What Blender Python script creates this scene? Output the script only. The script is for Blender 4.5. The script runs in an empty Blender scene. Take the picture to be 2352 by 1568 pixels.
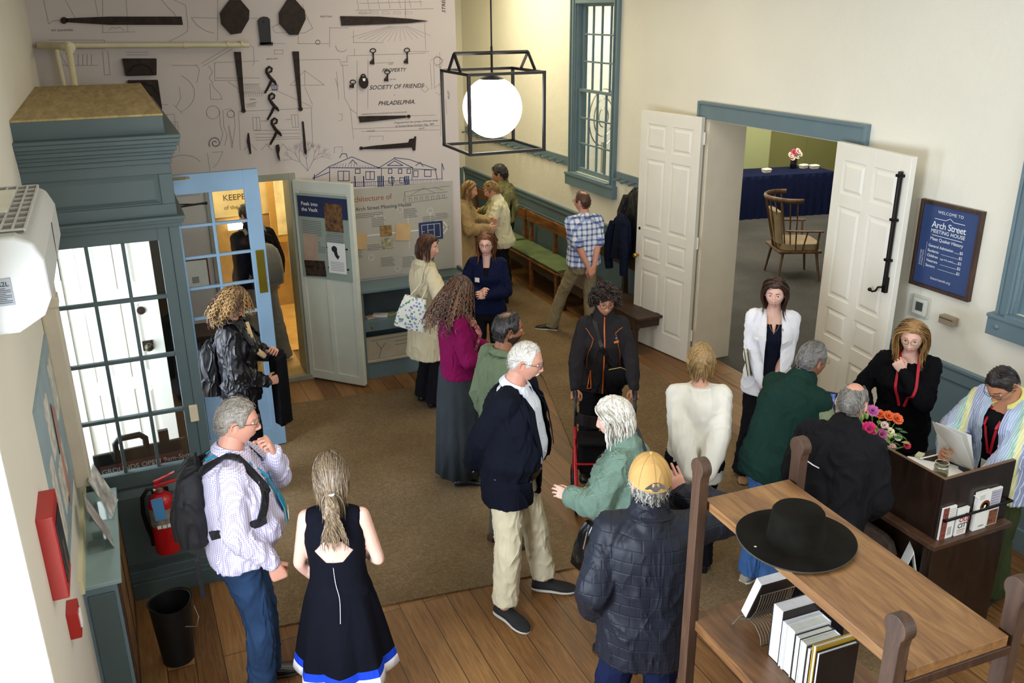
import bpy, bmesh, math, random
import numpy as np
from mathutils import Vector, Matrix, noise
from mathutils.bvhtree import BVHTree
random.seed(7); rng = np.random.RandomState(7)
C = bpy.context.scene.collection
SC = bpy.context.scene
PI = math.pi
def R(d): return math.radians(d)

# ---------------------------------------------------------------- camera, world, lights, exposure
F_PX = 2045.0; YAW = R(23.8); PITCH = R(20.4); ROLL = R(-.5); HC = 3.55
FW = Vector((math.sin(YAW)*math.cos(PITCH), math.cos(YAW)*math.cos(PITCH), -math.sin(PITCH)))
RT0 = Vector((math.cos(YAW), -math.sin(YAW), 0)); UP0 = RT0.cross(FW)
RT = RT0*math.cos(ROLL)+UP0*math.sin(ROLL); UP = -RT0*math.sin(ROLL)+UP0*math.cos(ROLL)
cam_d = bpy.data.cameras.new('camera'); cam = bpy.data.objects.new('camera', cam_d); C.objects.link(cam)
cam_d.sensor_width = 36; cam_d.lens = 36*F_PX/2352; cam_d.clip_start = .05; cam_d.clip_end = 100
cam.matrix_world = Matrix(((RT.x, UP.x, -FW.x, 0), (RT.y, UP.y, -FW.y, 0), (RT.z, UP.z, -FW.z, HC), (0, 0, 0, 1)))
SC.camera = cam
SC.view_settings.view_transform = 'Standard'; SC.view_settings.look = 'None'
SC.view_settings.exposure = -0.17; SC.view_settings.gamma = 1.0; SC.view_settings.use_curve_mapping = False
def ray(px, py): return RT*((px-1176)/F_PX)-UP*((py-784)/F_PX)+FW
def onz(px, py, z=0):
    d = ray(px, py); return Vector((0, 0, HC))+d*((z-HC)/d.z)
def onx(px, py, x):
    d = ray(px, py); return Vector((0, 0, HC))+d*(x/d.x)
def ony(px, py, y):
    d = ray(px, py); return Vector((0, 0, HC))+d*(y/d.y)

w = bpy.data.worlds.new('sky'); SC.world = w; w.use_nodes = True
w.node_tree.nodes['Background'].inputs[0].default_value = (.80, .90, 1, 1)
w.node_tree.nodes['Background'].inputs[1].default_value = 3.0
def area(name, loc, look, sx, sy, power, col=(1, 1, 1), spread=180):
    l = bpy.data.lights.new(name, 'AREA'); l.shape = 'RECTANGLE'; l.size = sx; l.size_y = sy
    l.energy = power; l.color = col; l.spread = R(spread)
    o = bpy.data.objects.new(name, l); C.objects.link(o); o.location = loc
    o.rotation_euler = (Vector(look)-Vector(loc)).to_track_quat('-Z', 'Y').to_euler()
    return o
def point(name, loc, power, r=.1, col=(1, 1, 1)):
    l = bpy.data.lights.new(name, 'POINT'); l.energy = power; l.shadow_soft_size = r; l.color = col
    o = bpy.data.objects.new(name, l); C.objects.link(o); o.location = loc; return o
COOL = (.78, .87, 1.0); WARM = (1.0, .86, .62); NEUT = (1.0, .96, .90)
area('daylight_left_window', (-.75, 2.2, 1.75), (2, 2.6, 1.2), 1.3, 1.7, 210, COOL)
area('daylight_front_windows', (3.0, -1.35, 3.2), (2.6, 5, 1.2), 3.6, 1.8, 84, (.93, .96, 1))
area('daylight_entry_door', (-.9, 6.2, 1.5), (1, 6.4, 1.2), 1.1, 2.0, 75, COOL)
area('overhead_fill_near', (2.6, 3.2, 4.28), (2.6, 3.2, 0), 2.4, 2.4, 40, NEUT)  # fill area light added under the ceiling, no fixture of the room
area('overhead_fill_middle', (3.2, 7.0, 4.28), (3.2, 7.0, 0), 1.6, 1.6, 45, WARM)  # warm fill added overhead, not a real fitting
area('overhead_fill_far', (4.3, 11.0, 4.2), (4.3, 11.0, 0), 1.2, 2.0, 75, (1, .90, .62))  # added fill that brightens the far end from above
area('side_room_light', (8.0, 8.5, 3.9), (8.6, 9.5, 0), 2.5, 2.5, 130, (1, .95, .78))
area('side_room_daylight', (11.5, 12.2, 3.7), (11, 13.8, .8), 2.0, 2.0, 170, (1, .97, .8))
area('side_room_light_rear', (7.6, 11.6, 4.0), (7.6, 11.8, 0), 2.0, 1.5, 150, (1, .95, .82))
point('vault_light', (1.5, 10.2, 2.5), 60, .15, (1, .9, .7))
point('vault_strip_light', (.9, 11.4, 2.0), 35, .15, (1, .9, .7))

# ---------------------------------------------------------------- helpers
def lin(c):
    if isinstance(c, str):
        c = c.lstrip('#'); c = [int(c[i:i+2], 16)/255 for i in (0, 2, 4)]
    return tuple((x/12.92 if x <= .04045 else ((x+.055)/1.055)**2.4) for x in c)+(1.0,)
def lerp(a, b, t): return a+(b-a)*t
def pw(x, pts):
    if x <= pts[0][0]: return pts[0][1]
    for (a, b), (c, d) in zip(pts[:-1], pts[1:]):
        if x <= c: return b+(d-b)*(x-a)/(c-a)
    return pts[-1][1]
MATS = {}
class NT:
    def __init__(s, name):
        s.m = bpy.data.materials.new(name); s.m.use_nodes = True; s.t = s.m.node_tree
        s.b = s.t.nodes['Principled BSDF']; s.co = None
    def n(s, t, **k):
        o = s.t.nodes.new(t)
        for a, v in k.items():
            if a.startswith('i_'):
                key = a[2:]; key = int(key) if key.isdigit() else key
                o.inputs[key].default_value = v
            else: setattr(o, a, v)
        return o
    def l(s, a, b): s.t.links.new(a, b)
    def coord(s, scale=(1, 1, 1), rot=(0, 0, 0), gen='Object'):
        tc = s.n('ShaderNodeTexCoord'); mp = s.n('ShaderNodeMapping')
        mp.inputs['Scale'].default_value = scale; mp.inputs['Rotation'].default_value = rot
        s.l(tc.outputs[gen], mp.inputs[0]); return mp.outputs[0]
    def noise(s, v, scale, detail=3, rough=.5, dist=0):
        o = s.n('ShaderNodeTexNoise'); o.inputs['Scale'].default_value = scale; o.inputs['Detail'].default_value = detail
        o.inputs['Roughness'].default_value = rough; o.inputs['Distortion'].default_value = dist
        s.l(v, o.inputs['Vector']); return o.outputs['Fac']
    def ramp(s, f, stops):
        o = s.n('ShaderNodeValToRGB'); e = o.color_ramp.elements
        while len(e) < len(stops): e.new(.5)
        for i, (p, c) in enumerate(stops): e[i].position = p; e[i].color = lin(c) if isinstance(c, str) else c
        s.l(f, o.inputs[0]); return o.outputs[0]
    def mix(s, f, a, b, mode='MIX'):
        o = s.n('ShaderNodeMix', data_type='RGBA', blend_type=mode)
        for sock, v in ((0, f), (6, a), (7, b)):
            if hasattr(v, 'is_linked') or hasattr(v, 'links'): s.l(v, o.inputs[sock])
            else: o.inputs[sock].default_value = v
        return o.outputs[2]
    def math(s, op, a, b=None):
        o = s.n('ShaderNodeMath', operation=op)
        for i, v in enumerate((a, b)):
            if v is None: continue
            if hasattr(v, 'links'): s.l(v, o.inputs[i])
            else: o.inputs[i].default_value = v
        return o.outputs[0]
    def bump(s, h, strength, dist=.01):
        o = s.n('ShaderNodeBump'); o.inputs['Strength'].default_value = strength; o.inputs['Distance'].default_value = dist
        s.l(h, o.inputs['Height']); s.l(o.outputs[0], s.b.inputs['Normal'])
    def set(s, **k):
        for a, v in k.items():
            i = s.b.inputs[a.replace('_', ' ')]
            if hasattr(v, 'links'): s.l(v, i)
            else: i.default_value = v
def M(name, col, rough=.6, metal=0, var=.08, vs=6, bump=0, bs=60, kind=None, spec=.5, sheen=0, emit=0, aniso=None):
    """plain procedural material: base colour with soft variation and optional bump"""
    if name in MATS: return MATS[name]
    t = NT(name); v = t.coord(aniso or (1, 1, 1)); c = lin(col)
    n = t.noise(v, vs, 3)
    hi = tuple(min(1, x*(1+var)) for x in c[:3])+(1,); lo = tuple(x*(1-var) for x in c[:3])+(1,)
    t.set(Base_Color=t.ramp(n, [(.3, lo), (.7, hi)]), Roughness=rough, Metallic=metal)
    t.b.inputs['Specular IOR Level'].default_value = spec
    if sheen: t.b.inputs['Sheen Weight'].default_value = sheen
    if emit:
        t.b.inputs['Emission Color'].default_value = c; t.b.inputs['Emission Strength'].default_value = emit
    if bump: t.bump(t.noise(v, bs, 4, .6), bump, .004)
    MATS[name] = t.m; return t.m
def cloth(name, col, folds=.6, weave=.25, rough=.9, var=.1, gloss=0, rib=None, quilt=None, fs=9):
    """cloth: weave and folds as bump, optional ribs (dir, freq) or quilting"""
    if name in MATS: return MATS[name]
    t = NT(name); v = t.coord(); c = lin(col)
    n = t.noise(v, 5, 3); hi = tuple(min(1, x*(1+var)) for x in c[:3])+(1,); lo = tuple(x*(1-var) for x in c[:3])+(1,)
    t.set(Base_Color=t.ramp(n, [(.3, lo), (.7, hi)]), Roughness=rough)
    t.b.inputs['Specular IOR Level'].default_value = .10+gloss
    v2 = t.coord((1, 1, .38), (R(14), R(22), 0))
    f = t.math('POWER', t.math('SUBTRACT', 1.0, t.math('ABSOLUTE', t.math('MULTIPLY', t.math('SUBTRACT', t.noise(v2, fs, 1.5, .45, .9), .5), 5.0))), 2.0); wv = t.noise(v, 420, 1)
    h = t.math('ADD', t.math('MULTIPLY', f, folds*.34), t.math('MULTIPLY', wv, weave*.03))
    if rib:
        w_ = t.n('ShaderNodeTexWave', wave_type='BANDS', bands_direction=rib[0]); w_.inputs['Scale'].default_value = rib[1]
        w_.inputs['Distortion'].default_value = .4; t.l(v, w_.inputs[0])
        h = t.math('ADD', h, t.math('MULTIPLY', w_.outputs['Fac'], .10))
    if quilt:
        br = t.n('ShaderNodeTexBrick'); br.inputs['Scale'].default_value = quilt; br.inputs['Mortar Size'].default_value = .035
        br.inputs['Mortar Smooth'].default_value = 1; br.inputs['Color1'].default_value = (1, 1, 1, 1); br.inputs['Color2'].default_value = (1, 1, 1, 1)
        br.inputs['Mortar'].default_value = (0, 0, 0, 1); br.inputs['Brick Width'].default_value = .55; br.inputs['Row Height'].default_value = .35
        v3 = t.coord((1, 1, 1), (R(90), 0, 0)); t.l(v3, br.inputs[0])
        h = t.math('ADD', h, t.math('MULTIPLY', br.outputs['Color'], .05))
    t.bump(h, .9, .03); MATS[name] = t.m; return t.m

def glass_mat(name, col=(1, 1, 1, 1), alpha=.12, rough=.05):
    t = NT(name); tr = t.n('ShaderNodeBsdfTransparent'); gl = t.n('ShaderNodeBsdfGlossy'); gl.inputs['Roughness'].default_value = rough
    fr = t.n('ShaderNodeLayerWeight'); fr.inputs[0].default_value = .5; mx = t.n('ShaderNodeMixShader'); tr.inputs[0].default_value = col
    sc = t.math('ADD', t.math('MULTIPLY', t.math('POWER', fr.outputs['Facing'], 4.0), .5), alpha); t.l(sc, mx.inputs[0]); t.l(tr.outputs[0], mx.inputs[1]); t.l(gl.outputs[0], mx.inputs[2])
    t.l(mx.outputs[0], t.t.nodes['Material Output'].inputs[0]); return t.m
BC = [0]
class MB:
    """collects shapes into one mesh"""
    def __init__(s): s.v = []; s.f = []; s.m = []
    def add(s, vs, fs, mi=0, M_=None):
        o = len(s.v)
        if M_ is not None: vs = [M_ @ Vector(p) for p in vs]
        s.v += [tuple(p) for p in vs]; s.f += [tuple(i+o for i in f) for f in fs]
        s.m += (mi if isinstance(mi, list) else [mi]*len(fs)); return s
    def box(s, x0, x1, y0, y1, z0, z1, mi=0, M_=None):
        BC[0] += 1; e = ((BC[0]*37) % 17)*4e-5; x0 -= e; x1 += e; y0 -= e; y1 += e; z1 += e
        v = [(x, y, z) for z in (z0, z1) for y in (y0, y1) for x in (x0, x1)]
        return s.add(v, [(0, 2, 3, 1), (4, 5, 7, 6), (0, 1, 5, 4), (2, 6, 7, 3), (0, 4, 6, 2), (1, 3, 7, 5)], mi, M_)
    def cbox(s, c, d, mi=0, M_=None):
        return s.box(c[0]-d[0]/2, c[0]+d[0]/2, c[1]-d[1]/2, c[1]+d[1]/2, c[2]-d[2]/2, c[2]+d[2]/2, mi, M_)
    def rings(s, rs, mi=0, cap=True, closed=False, M_=None):
        n = len(rs[0]); v = [p for r in rs for p in r]; f = []
        K = len(rs) if closed else len(rs)-1
        for k in range(K):
            a = k*n; b = ((k+1) % len(rs))*n
            for i in range(n): j = (i+1) % n; f.append((a+i, a+j, b+j, b+i))
        if cap and not closed: f.append(tuple(range(n-1, -1, -1))); f.append(tuple((len(rs)-1)*n+i for i in range(n)))
        return s.add(v, f, mi, M_)
    def tube(s, pts, r, n=8, mi=0, closed=False, M_=None, flat=None):
        pts = [Vector(p) for p in pts]; rs = []; K = len(pts); up = None
        for k in range(K):
            a = pts[k-1] if (k or closed) else pts[0]; b = pts[(k+1) % K] if (k < K-1 or closed) else pts[-1]
            t = (b-a); t = t.normalized() if t.length > 1e-9 else Vector((0, 0, 1))
            if up is None: up = Vector((0, 0, 1)) if abs(t.z) < .9 else Vector((1, 0, 0))
            x = t.cross(up)
            if x.length < 1e-6: x = t.orthogonal()
            x.normalize(); up = x.cross(t).normalized()
            rr = r[k] if hasattr(r, '__len__') else r
            ry = rr*(flat or 1)
            rs.append([pts[k]+x*(rr*math.cos(2*PI*i/n))+up*(ry*math.sin(2*PI*i/n)) for i in range(n)])
        return s.rings(rs, mi, True, closed, M_)
    def lathe(s, prof, n=24, mi=0, c=(0, 0, 0), M_=None, cap=True, sx=1, sy=1):
        rs = [[(c[0]+r*sx*math.cos(2*PI*i/n), c[1]+r*sy*math.sin(2*PI*i/n), c[2]+z) for i in range(n)] for r, z in prof]
        return s.rings(rs, mi, cap, False, M_)
    def ball(s, c, r, n=14, m=9, mi=0, M_=None):
        r = (r, r, r) if not hasattr(r, '__len__') else r
        rs = [[(c[0]+r[0]*math.sin(PI*(k+.02)/(m-1+.04))*math.cos(2*PI*i/n), c[1]+r[1]*math.sin(PI*(k+.02)/(m-1+.04))*math.sin(2*PI*i/n),
                c[2]-r[2]*math.cos(PI*(k+.02)/(m-1+.04))) for i in range(n)] for k in range(m)]
        return s.rings(rs, mi, True, False, M_)
    def prism(s, pts, fn, d, mi=0):
        """2-D outline pts -> fn(u,v,depth) 3-D, extruded by d"""
        n = len(pts); v = [fn(u, w_, 0) for u, w_ in pts]+[fn(u, w_, d) for u, w_ in pts]
        f = [tuple(range(n)), tuple(range(2*n-1, n-1, -1))]+[(i, i+n, (i+1) % n+n, (i+1) % n) for i in range(n)]
        return s.add(v, f, mi)
    def ribbon(s, pts, w_, fn, mi=0):
        """flat line of width w_ along 2-D polyline pts, placed by fn(u,v)"""
        for (a, b), (c, d) in zip(pts[:-1], pts[1:]):
            L = math.hypot(c-a, d-b)
            if L < 1e-6: continue
            nx, ny = -(d-b)/L*w_/2, (c-a)/L*w_/2; ex, ey = (c-a)/L*w_*.4, (d-b)/L*w_*.4
            s.add([fn(a+nx-ex, b+ny-ey), fn(c+nx+ex, d+ny+ey), fn(c-nx+ex, d-ny+ey), fn(a-nx-ex, b-ny-ey)], [(0, 1, 2, 3)], mi)
        return s
    def mesh(s, name, mats=()):
        me = bpy.data.meshes.new(name); me.from_pydata(s.v, [], s.f)
        for m in mats: me.materials.append(m)
        me.polygons.foreach_set('material_index', s.m); me.update(); return me
    def build(s, name, mats, parent=None, loc=None, bevel=0, smooth=None, fix=True, rz=0, seg=2):
        if not isinstance(mats, (list, tuple)): mats = [mats]
        me = s.mesh(name, mats)
        if fix:
            bm = bmesh.new(); bm.from_mesh(me); bmesh.ops.recalc_face_normals(bm, faces=bm.faces); bm.to_mesh(me); bm.free()
        if smooth: shade(me, smooth)
        o = bpy.data.objects.new(name, me); C.objects.link(o)
        if parent: o.parent = parent
        if loc: o.location = loc
        if rz: o.rotation_euler.z = rz
        if bevel:
            b = o.modifiers.new('bevel', 'BEVEL'); b.width = bevel; b.segments = seg; b.limit_method = 'ANGLE'; b.angle_limit = R(35)
        return o
def shade(me, ang=40):
    me.polygons.foreach_set('use_smooth', [True]*len(me.polygons)); me.set_sharp_from_angle(angle=R(ang))
def tag(o, label=None, cat=None, group=None, kind=None):
    for k, v in (('label', label), ('category', cat), ('group', group), ('kind', kind)):
        if v: o[k] = v
    return o
def empty(name, loc, rz=0, label=None, cat=None, group=None):
    o = bpy.data.objects.new(name, None); C.objects.link(o); o.location = loc; o.rotation_euler.z = rz; o.empty_display_size = .1
    return tag(o, label, cat, group)
def struct(mb, name, mats, **k): return tag(mb.build(name, mats, **k), kind='structure')
def copy_tree(o, parent=None):
    c = o.copy(); C.objects.link(c); c.parent = parent
    for ch in [x for x in bpy.data.objects if x.parent == o]: copy_tree(ch, c)
    return c
TMP = bpy.data.scenes.new('work'); TVL = TMP.view_layers[0]
def evaluated(me, mods):
    """mesh after modifiers, worked out in a scratch scene"""
    o = bpy.data.objects.new('work', me); TMP.collection.objects.link(o)
    for t, kv in mods:
        m = o.modifiers.new(t, t)
        for a, b in kv.items(): setattr(m, a, b)
    TVL.update(); dg = TVL.depsgraph
    r = bpy.data.meshes.new_from_object(o.evaluated_get(dg)); bpy.data.objects.remove(o); return r
_tc = {}
def text_geo(body, size=1, shear=0, space=1, bold=0, align='LEFT'):
    key = (body, shear, space, bold, align)
    if key not in _tc:
        cu = bpy.data.curves.new('t', 'FONT'); cu.body = body; cu.size = 1; cu.shear = shear; cu.space_character = space; cu.offset = bold
        cu.align_x = align; cu.resolution_u = 3
        o = bpy.data.objects.new('t', cu); TMP.collection.objects.link(o); TVL.update()
        me = bpy.data.meshes.new_from_object(o.evaluated_get(TVL.depsgraph))
        _tc[key] = ([tuple(v.co) for v in me.vertices], [tuple(p.vertices) for p in me.polygons])
        bpy.data.objects.remove(o); bpy.data.curves.remove(cu); bpy.data.meshes.remove(me)
    v, f = _tc[key]; return [(x*size, y*size) for x, y, z in v], f
def text(mb, body, u, v, size, fn, mi=0, **k):
    vs, fs = text_geo(body, size, **k); mb.add([fn(u+a, v+b) for a, b in vs], fs, mi)
# ================================================================ materials of the place
def wood_floor():
    t = NT('old_floor_boards'); v = t.coord((1, 1, 1), (0, 0, 0))
    br = t.n('ShaderNodeTexBrick'); br.offset = .37; br.inputs['Scale'].default_value = 1; br.inputs['Brick Width'].default_value = 2.3; br.inputs['Row Height'].default_value = .155
    br.inputs['Mortar Size'].default_value = .0028; br.inputs['Mortar Smooth'].default_value = .3; br.inputs['Bias'].default_value = 0
    br.inputs['Color1'].default_value = (0, 0, 0, 1); br.inputs['Color2'].default_value = (1, 1, 1, 1); br.inputs['Mortar'].default_value = (.5, .5, .5, 1)
    v1 = t.coord((1, 1, 1), (0, 0, R(90))); t.l(v1, br.inputs[0])
    gr = t.noise(t.coord((16, 1.1, 1)), 3.2, 6, .62, .8); big = t.noise(v, 1.1, 3)
    mixf = t.math('ADD', t.math('MULTIPLY', gr, .55), t.math('ADD', t.math('MULTIPLY', br.outputs['Color'], .22), t.math('MULTIPLY', big, .25)))
    c = t.ramp(mixf, [(.28, '#41280f'), (.46, '#6c4824'), (.62, '#886136'), (.82, '#a67e4b')])
    c2 = t.mix(br.outputs['Fac'], c, lin('#2a1a0e')); t.set(Base_Color=c2, Roughness=t.ramp(gr, [(.3, (.36, .36, .36, 1)), (.8, (.58, .58, .58, 1))]))
    t.bump(t.math('SUBTRACT', t.math('MULTIPLY', gr, .25), br.outputs['Fac']), .35, .004); return t.m
def rug(name, c1, c2, c3):
    t = NT(name); v = t.coord(); a = t.noise(t.coord((1, 14, 1), (0, 0, R(12))), 26, 3, .7); b = t.noise(t.coord((14, 1, 1), (0, 0, R(12))), 26, 3, .7); big = t.noise(v, 1.3, 3)
    m = t.math('ADD', t.math('MULTIPLY', a, .45), t.math('ADD', t.math('MULTIPLY', b, .35), t.math('MULTIPLY', big, .2)))
    t.set(Base_Color=t.ramp(m, [(.36, c1), (.5, c2), (.62, c3)]), Roughness=.95); t.b.inputs['Specular IOR Level'].default_value = .1
    t.bump(m, .8, .006); return t.m
def woodm(name, c1, c2, c3, scale=(14, 14, 1.2), rough=.42, rot=(0, 0, 0), ns=2.6):
    t = NT(name); g = t.noise(t.coord(scale, rot), ns, 6, .6, 1.0)
    t.set(Base_Color=t.ramp(g, [(.28, c1), (.5, c2), (.74, c3)]), Roughness=rough); t.bump(g, .15, .002); return t.m
def plaster(name, col, b=.35, sc=9):
    t = NT(name); v = t.coord(); n = t.noise(v, sc, 5, .62); n2 = t.noise(v, .9, 2); c = lin(col); lo = tuple(x*.93 for x in c[:3])+(1,)
    t.set(Base_Color=t.ramp(n2, [(.3, lo), (.7, c)]), Roughness=.85); t.b.inputs['Specular IOR Level'].default_value = .2; t.bump(n, b, .02); return t.m
FLOOR = wood_floor(); RUG = rug('woven_runner', '#4f3f2b', '#756147', '#958060'); CARPET = rug('grey_carpet', '#343231', '#4a4846', '#605d5a')
WALLW = plaster('cream_plaster', '#e9e5d6'); WALLL = plaster('left_plaster', '#e2dccb', .12); PINKW = plaster('mural_paper', '#c9bfba', .03)
CEIL = plaster('ceiling_plaster', '#e8e4d8', .1)
BLUE = M('blue_grey_paint', '#667b83', .42, var=.05, vs=3, bump=.08, bs=30); BLUED = M('shaded_blue_paint', '#4b5b5c', .45, var=.05, vs=3, bump=.08, bs=30)  # BLUED: same blue with the vestibule's shade put into the colour
BLUEL = M('daylit_blue_paint', '#7f9cb4', .42, var=.04, bump=.06, bs=30)  # same blue, lightened in colour for daylight on the open door
WHITEP = M('door_white_paint', '#ece8dc', .35, var=.03, vs=3, bump=.05, bs=20); SAGE = M('sage_paint', '#d6d8ca', .45, var=.04, bump=.05, bs=30)
GREENW = plaster('green_wall', '#a3a67a', .08); GREEND = plaster('green_wainscot', '#7f7d50', .06)
BLACKM = M('black_metal', '#17120f', .4, .6, var=.05); IRON = M('old_iron', '#2b2019', .62, .55, var=.35, vs=25, bump=.7, bs=45)
BRASS = M('brass', '#b08a3c', .3, .9, var=.1); CHROME = M('chrome', '#b8b4ac', .25, .9, var=.03); PAPER = M('paper', '#ecebe6', .7, var=.02)
INK = M('ink', '#22242c', .8, var=0); GREYINK = M('grey_ink', '#8f8a88', .8, var=0); BLUEINK = M('blue_ink', '#30406a', .8, var=0)
WOODT = woodm('walnut_top', '#5f3e20', '#835c34', '#a07848', (9, 1.2, 9), .5); WOODD = woodm('dark_walnut', '#2c1a12', '#3f281b', '#54382a', (8, 8, 1.2)); WOODP = woodm('walnut_post', '#33200f', '#452d1c', '#583c28', (8, 8, 1.4), .6)
DESKW = woodm('espresso_desk', '#170d08', '#241710', '#33221a', (5, 5, 1.1), .3); GLASS = glass_mat('window_glass', (.95, .98, .98, 1), .06)
YW = 8.66; XR = 5.35; XL = -.47; YV = 5.41; CZ = 4.35; YFAR = 14.0
# ---- floors, ceilings, walls (boxes with thickness)
struct(MB().box(-.95, XR, -1.6, YFAR, -.12, 0), 'floor', FLOOR)
struct(MB().box(-.95, XR+.6, -1.6, YFAR+.2, CZ, CZ+.12), 'ceiling', CEIL)
def wall_holes(mb, axis, pos, th, a0, a1, z0, z1, holes):
    """wall along an axis with rectangular holes (u0,u1,z0,z1)"""
    us = sorted({a0, a1, *[h[0] for h in holes], *[h[1] for h in holes]})
    for u0, u1 in zip(us[:-1], us[1:]):
        zs = [z0]; hs = sorted([h for h in holes if h[0] <= u0+1e-6 and h[1] >= u1-1e-6], key=lambda h: h[2]); cur = z0
        segs = []
        for h in hs: segs.append((cur, h[2])); cur = h[3]
        segs.append((cur, z1))
        for s0, s1 in segs:
            if s1-s0 < 1e-4: continue
            if axis == 'y': mb.box(pos, pos+th, u0, u1, s0, s1)
            else: mb.box(u0, u1, pos, pos+th, s0, s1)
    return mb
DY0, DY1, DZ = 5.42, 7.33, 2.545          # double doors in the right wall
WY0, WY1, WZ0, WZ1 = 9.17, 10.10, 1.62, 3.62
W2Y0, W2Y1, W2Z0, W2Z1 = 2.6, 3.80, 1.62, 3.3
struct(wall_holes(MB(), 'y', XR, .15, -1.6, YFAR, 0, CZ, [(DY0, DY1, 0, DZ), (WY0, WY1, WZ0, WZ1), (W2Y0, W2Y1, W2Z0, W2Z1)]), 'wall_right', WALLW)
struct(wall_holes(MB(), 'y', XL-.45, .45, -1.6, YFAR, 0, CZ, [(5.55, 6.85, 0, 2.35), (1.5, 3.0, .95, 2.6)]), 'wall_left', WALLL)
MURX1 = 3.245
struct(wall_holes(MB(), 'x', YW, .32, XL, MURX1, 0, CZ, [(.78, 1.50, 0, 2.06)]), 'wall_back', PINKW)
struct(MB().box(MURX1, XR, YFAR, YFAR+.2, 0, CZ), 'wall_far', WALLW)
struct(MB().box(2.9, MURX1, YW+.32, YFAR, 0, CZ), 'wall_passage', WALLW)
struct(wall_holes(MB(), 'x', -1.75, .15, -.95, XR+.5, 0, CZ, [(1.2, 4.8, 2.2, 4.1)]), 'wall_front', WALLW)
# ---- blue dado, rails, skirting on the right wall
mb = MB(); mb.box(XR-.012, XR, 7.50, YFAR, .16, 1.02); mb.box(XR-.03, XR, 7.50, YFAR, 1.02, 1.10); mb.box(XR-.045, XR, 7.5, YFAR, 1.09, 1.115); mb.box(XR-.03, XR, 7.5, YFAR, 0, .17)
mb.box(XR-.02, XR, 7.5, YFAR, .86, .885)
struct(mb, 'trim_1', BLUE, bevel=.004)
mb = MB(); mb.box(XR-.012, XR, -1.6, 5.24, .16, 1.0); mb.box(XR-.03, XR, -1.6, 5.24, 1.0, 1.10); mb.box(XR-.045, XR, -1.6, 5.24, 1.09, 1.115); mb.box(XR-.03, XR, -1.6, 5.24, 0, .17); struct(mb, 'trim_2', BLUE, bevel=.004)
mb = MB(); mb.box(MURX1, XR-.05, YFAR-.02, YFAR, 0, 1.1); struct(mb, 'trim_3', BLUE)
struct(MB().box(4.95, 4.99, 7.9, YFAR, 0, .012).box(4.55, 4.57, 2.0, 4.5, 0, .004), 'trim_4', WOODT)
# ---- rugs lying on the boards
def thing(mb, name, mats, label, cat, group=None, kind=None, **k): return tag(mb.build(name, mats, **k), label, cat, group, kind)
mb = MB(); P = [(.30, 4.62), (2.72, 4.62), (2.50, 8.10), (.55, 8.10)]; P = [(.42, 4.74), (2.62, 4.50), (2.70, 7.90), (1.17, 8.05), (.62, 7.4)]
mb.prism(P, lambda u, v, d: (u, v, .002+d), .010); thing(mb, 'floor_rug', RUG, 'large brown woven rug in the middle of the floor in front of the mural wall', 'rug')
mb = MB(); mb.prism([(3.02, 2.2), (3.72, 2.2), (3.74, 4.5), (4.60, 4.9), (4.82, 7.2), (4.86, 13.6), (4.35, 13.6), (3.70, 7.6), (2.92, 5.0)], lambda u, v, d: (u, v, .002+d), .010)
thing(mb, 'runner_rug', RUG, 'long brown runner leading past the double doors to the far benches', 'rug')
# ---- side room beyond the double doors
SR = XR+.15
struct(MB().box(SR, XR+.45, 4.9, DY0, 0, 3).box(SR, XR+.45, DY1, 7.9, 0, 3).box(SR, XR+.45, DY0, DY1, DZ, 3), 'wall_portal', WALLW)
struct(MB().box(XR+.0, 14.5, 4.0, 15.6, -.12, -.002), 'floor_side_room', CARPET)
struct(MB().box(XR-.0, 5.62, DY0, DY1, -.002, .004), 'threshold', FLOOR)
struct(MB().box(SR, 14.5, 4.0, 15.6, 4.1, 4.2), 'ceiling_side_room', CEIL)
struct(MB().box(SR, 11.499, 13.95, 14.15, 0, 4.1).box(11.5, 11.65, 13.95, 15.5, 0, 4.1), 'wall_side_room_back', GREENW)
struct(MB().box(11.65, 14.5, 14.35, 14.5, 0, 1.46).box(12.9, 12.915, 14.34, 14.36, .1, 1.46), 'wall_side_room_wainscot', GREEND)
struct(MB().box(11.65, 14.5, 14.5, 14.6, 1.4, 4.1), 'wall_side_room_end', CEIL)
struct(MB().box(11.6, 14.5, 14.22, 14.5, 1.46, 1.50), 'trim_5', GREENW)
struct(MB().box(11.65, 14.5, 14.30, 14.35, 0, .14), 'baseboard_side_room', M('cream_trim', '#cfcfa6', .5))
struct(MB().box(14.4, 14.5, 4, 14.5, 0, 4.1).box(SR, 14.5, 3.9, 4.0, 0, 4.1), 'wall_side_room_right', GREENW)
# ---- vault room behind the mural wall
OCH = M('vault_wall', '#ece6cc', .8, var=.06); struct(MB().box(.3, 2.75, 12.4, 12.5, 0, 3).box(2.65, 2.75, YW+.33, 12.4, 0, 3).box(.3, .4, YW+.33, 12.4, 0, 3), 'wall_vault', OCH)
struct(MB().box(.3, 2.75, YW+.33, 12.5, 3, 3.05), 'ceiling_vault', OCH); struct(MB().box(.4, 2.65, 9.5, 12.4, 0, .01), 'floor_vault', M('vault_floor', '#c9a05c', .4, var=.2, vs=4))

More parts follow.
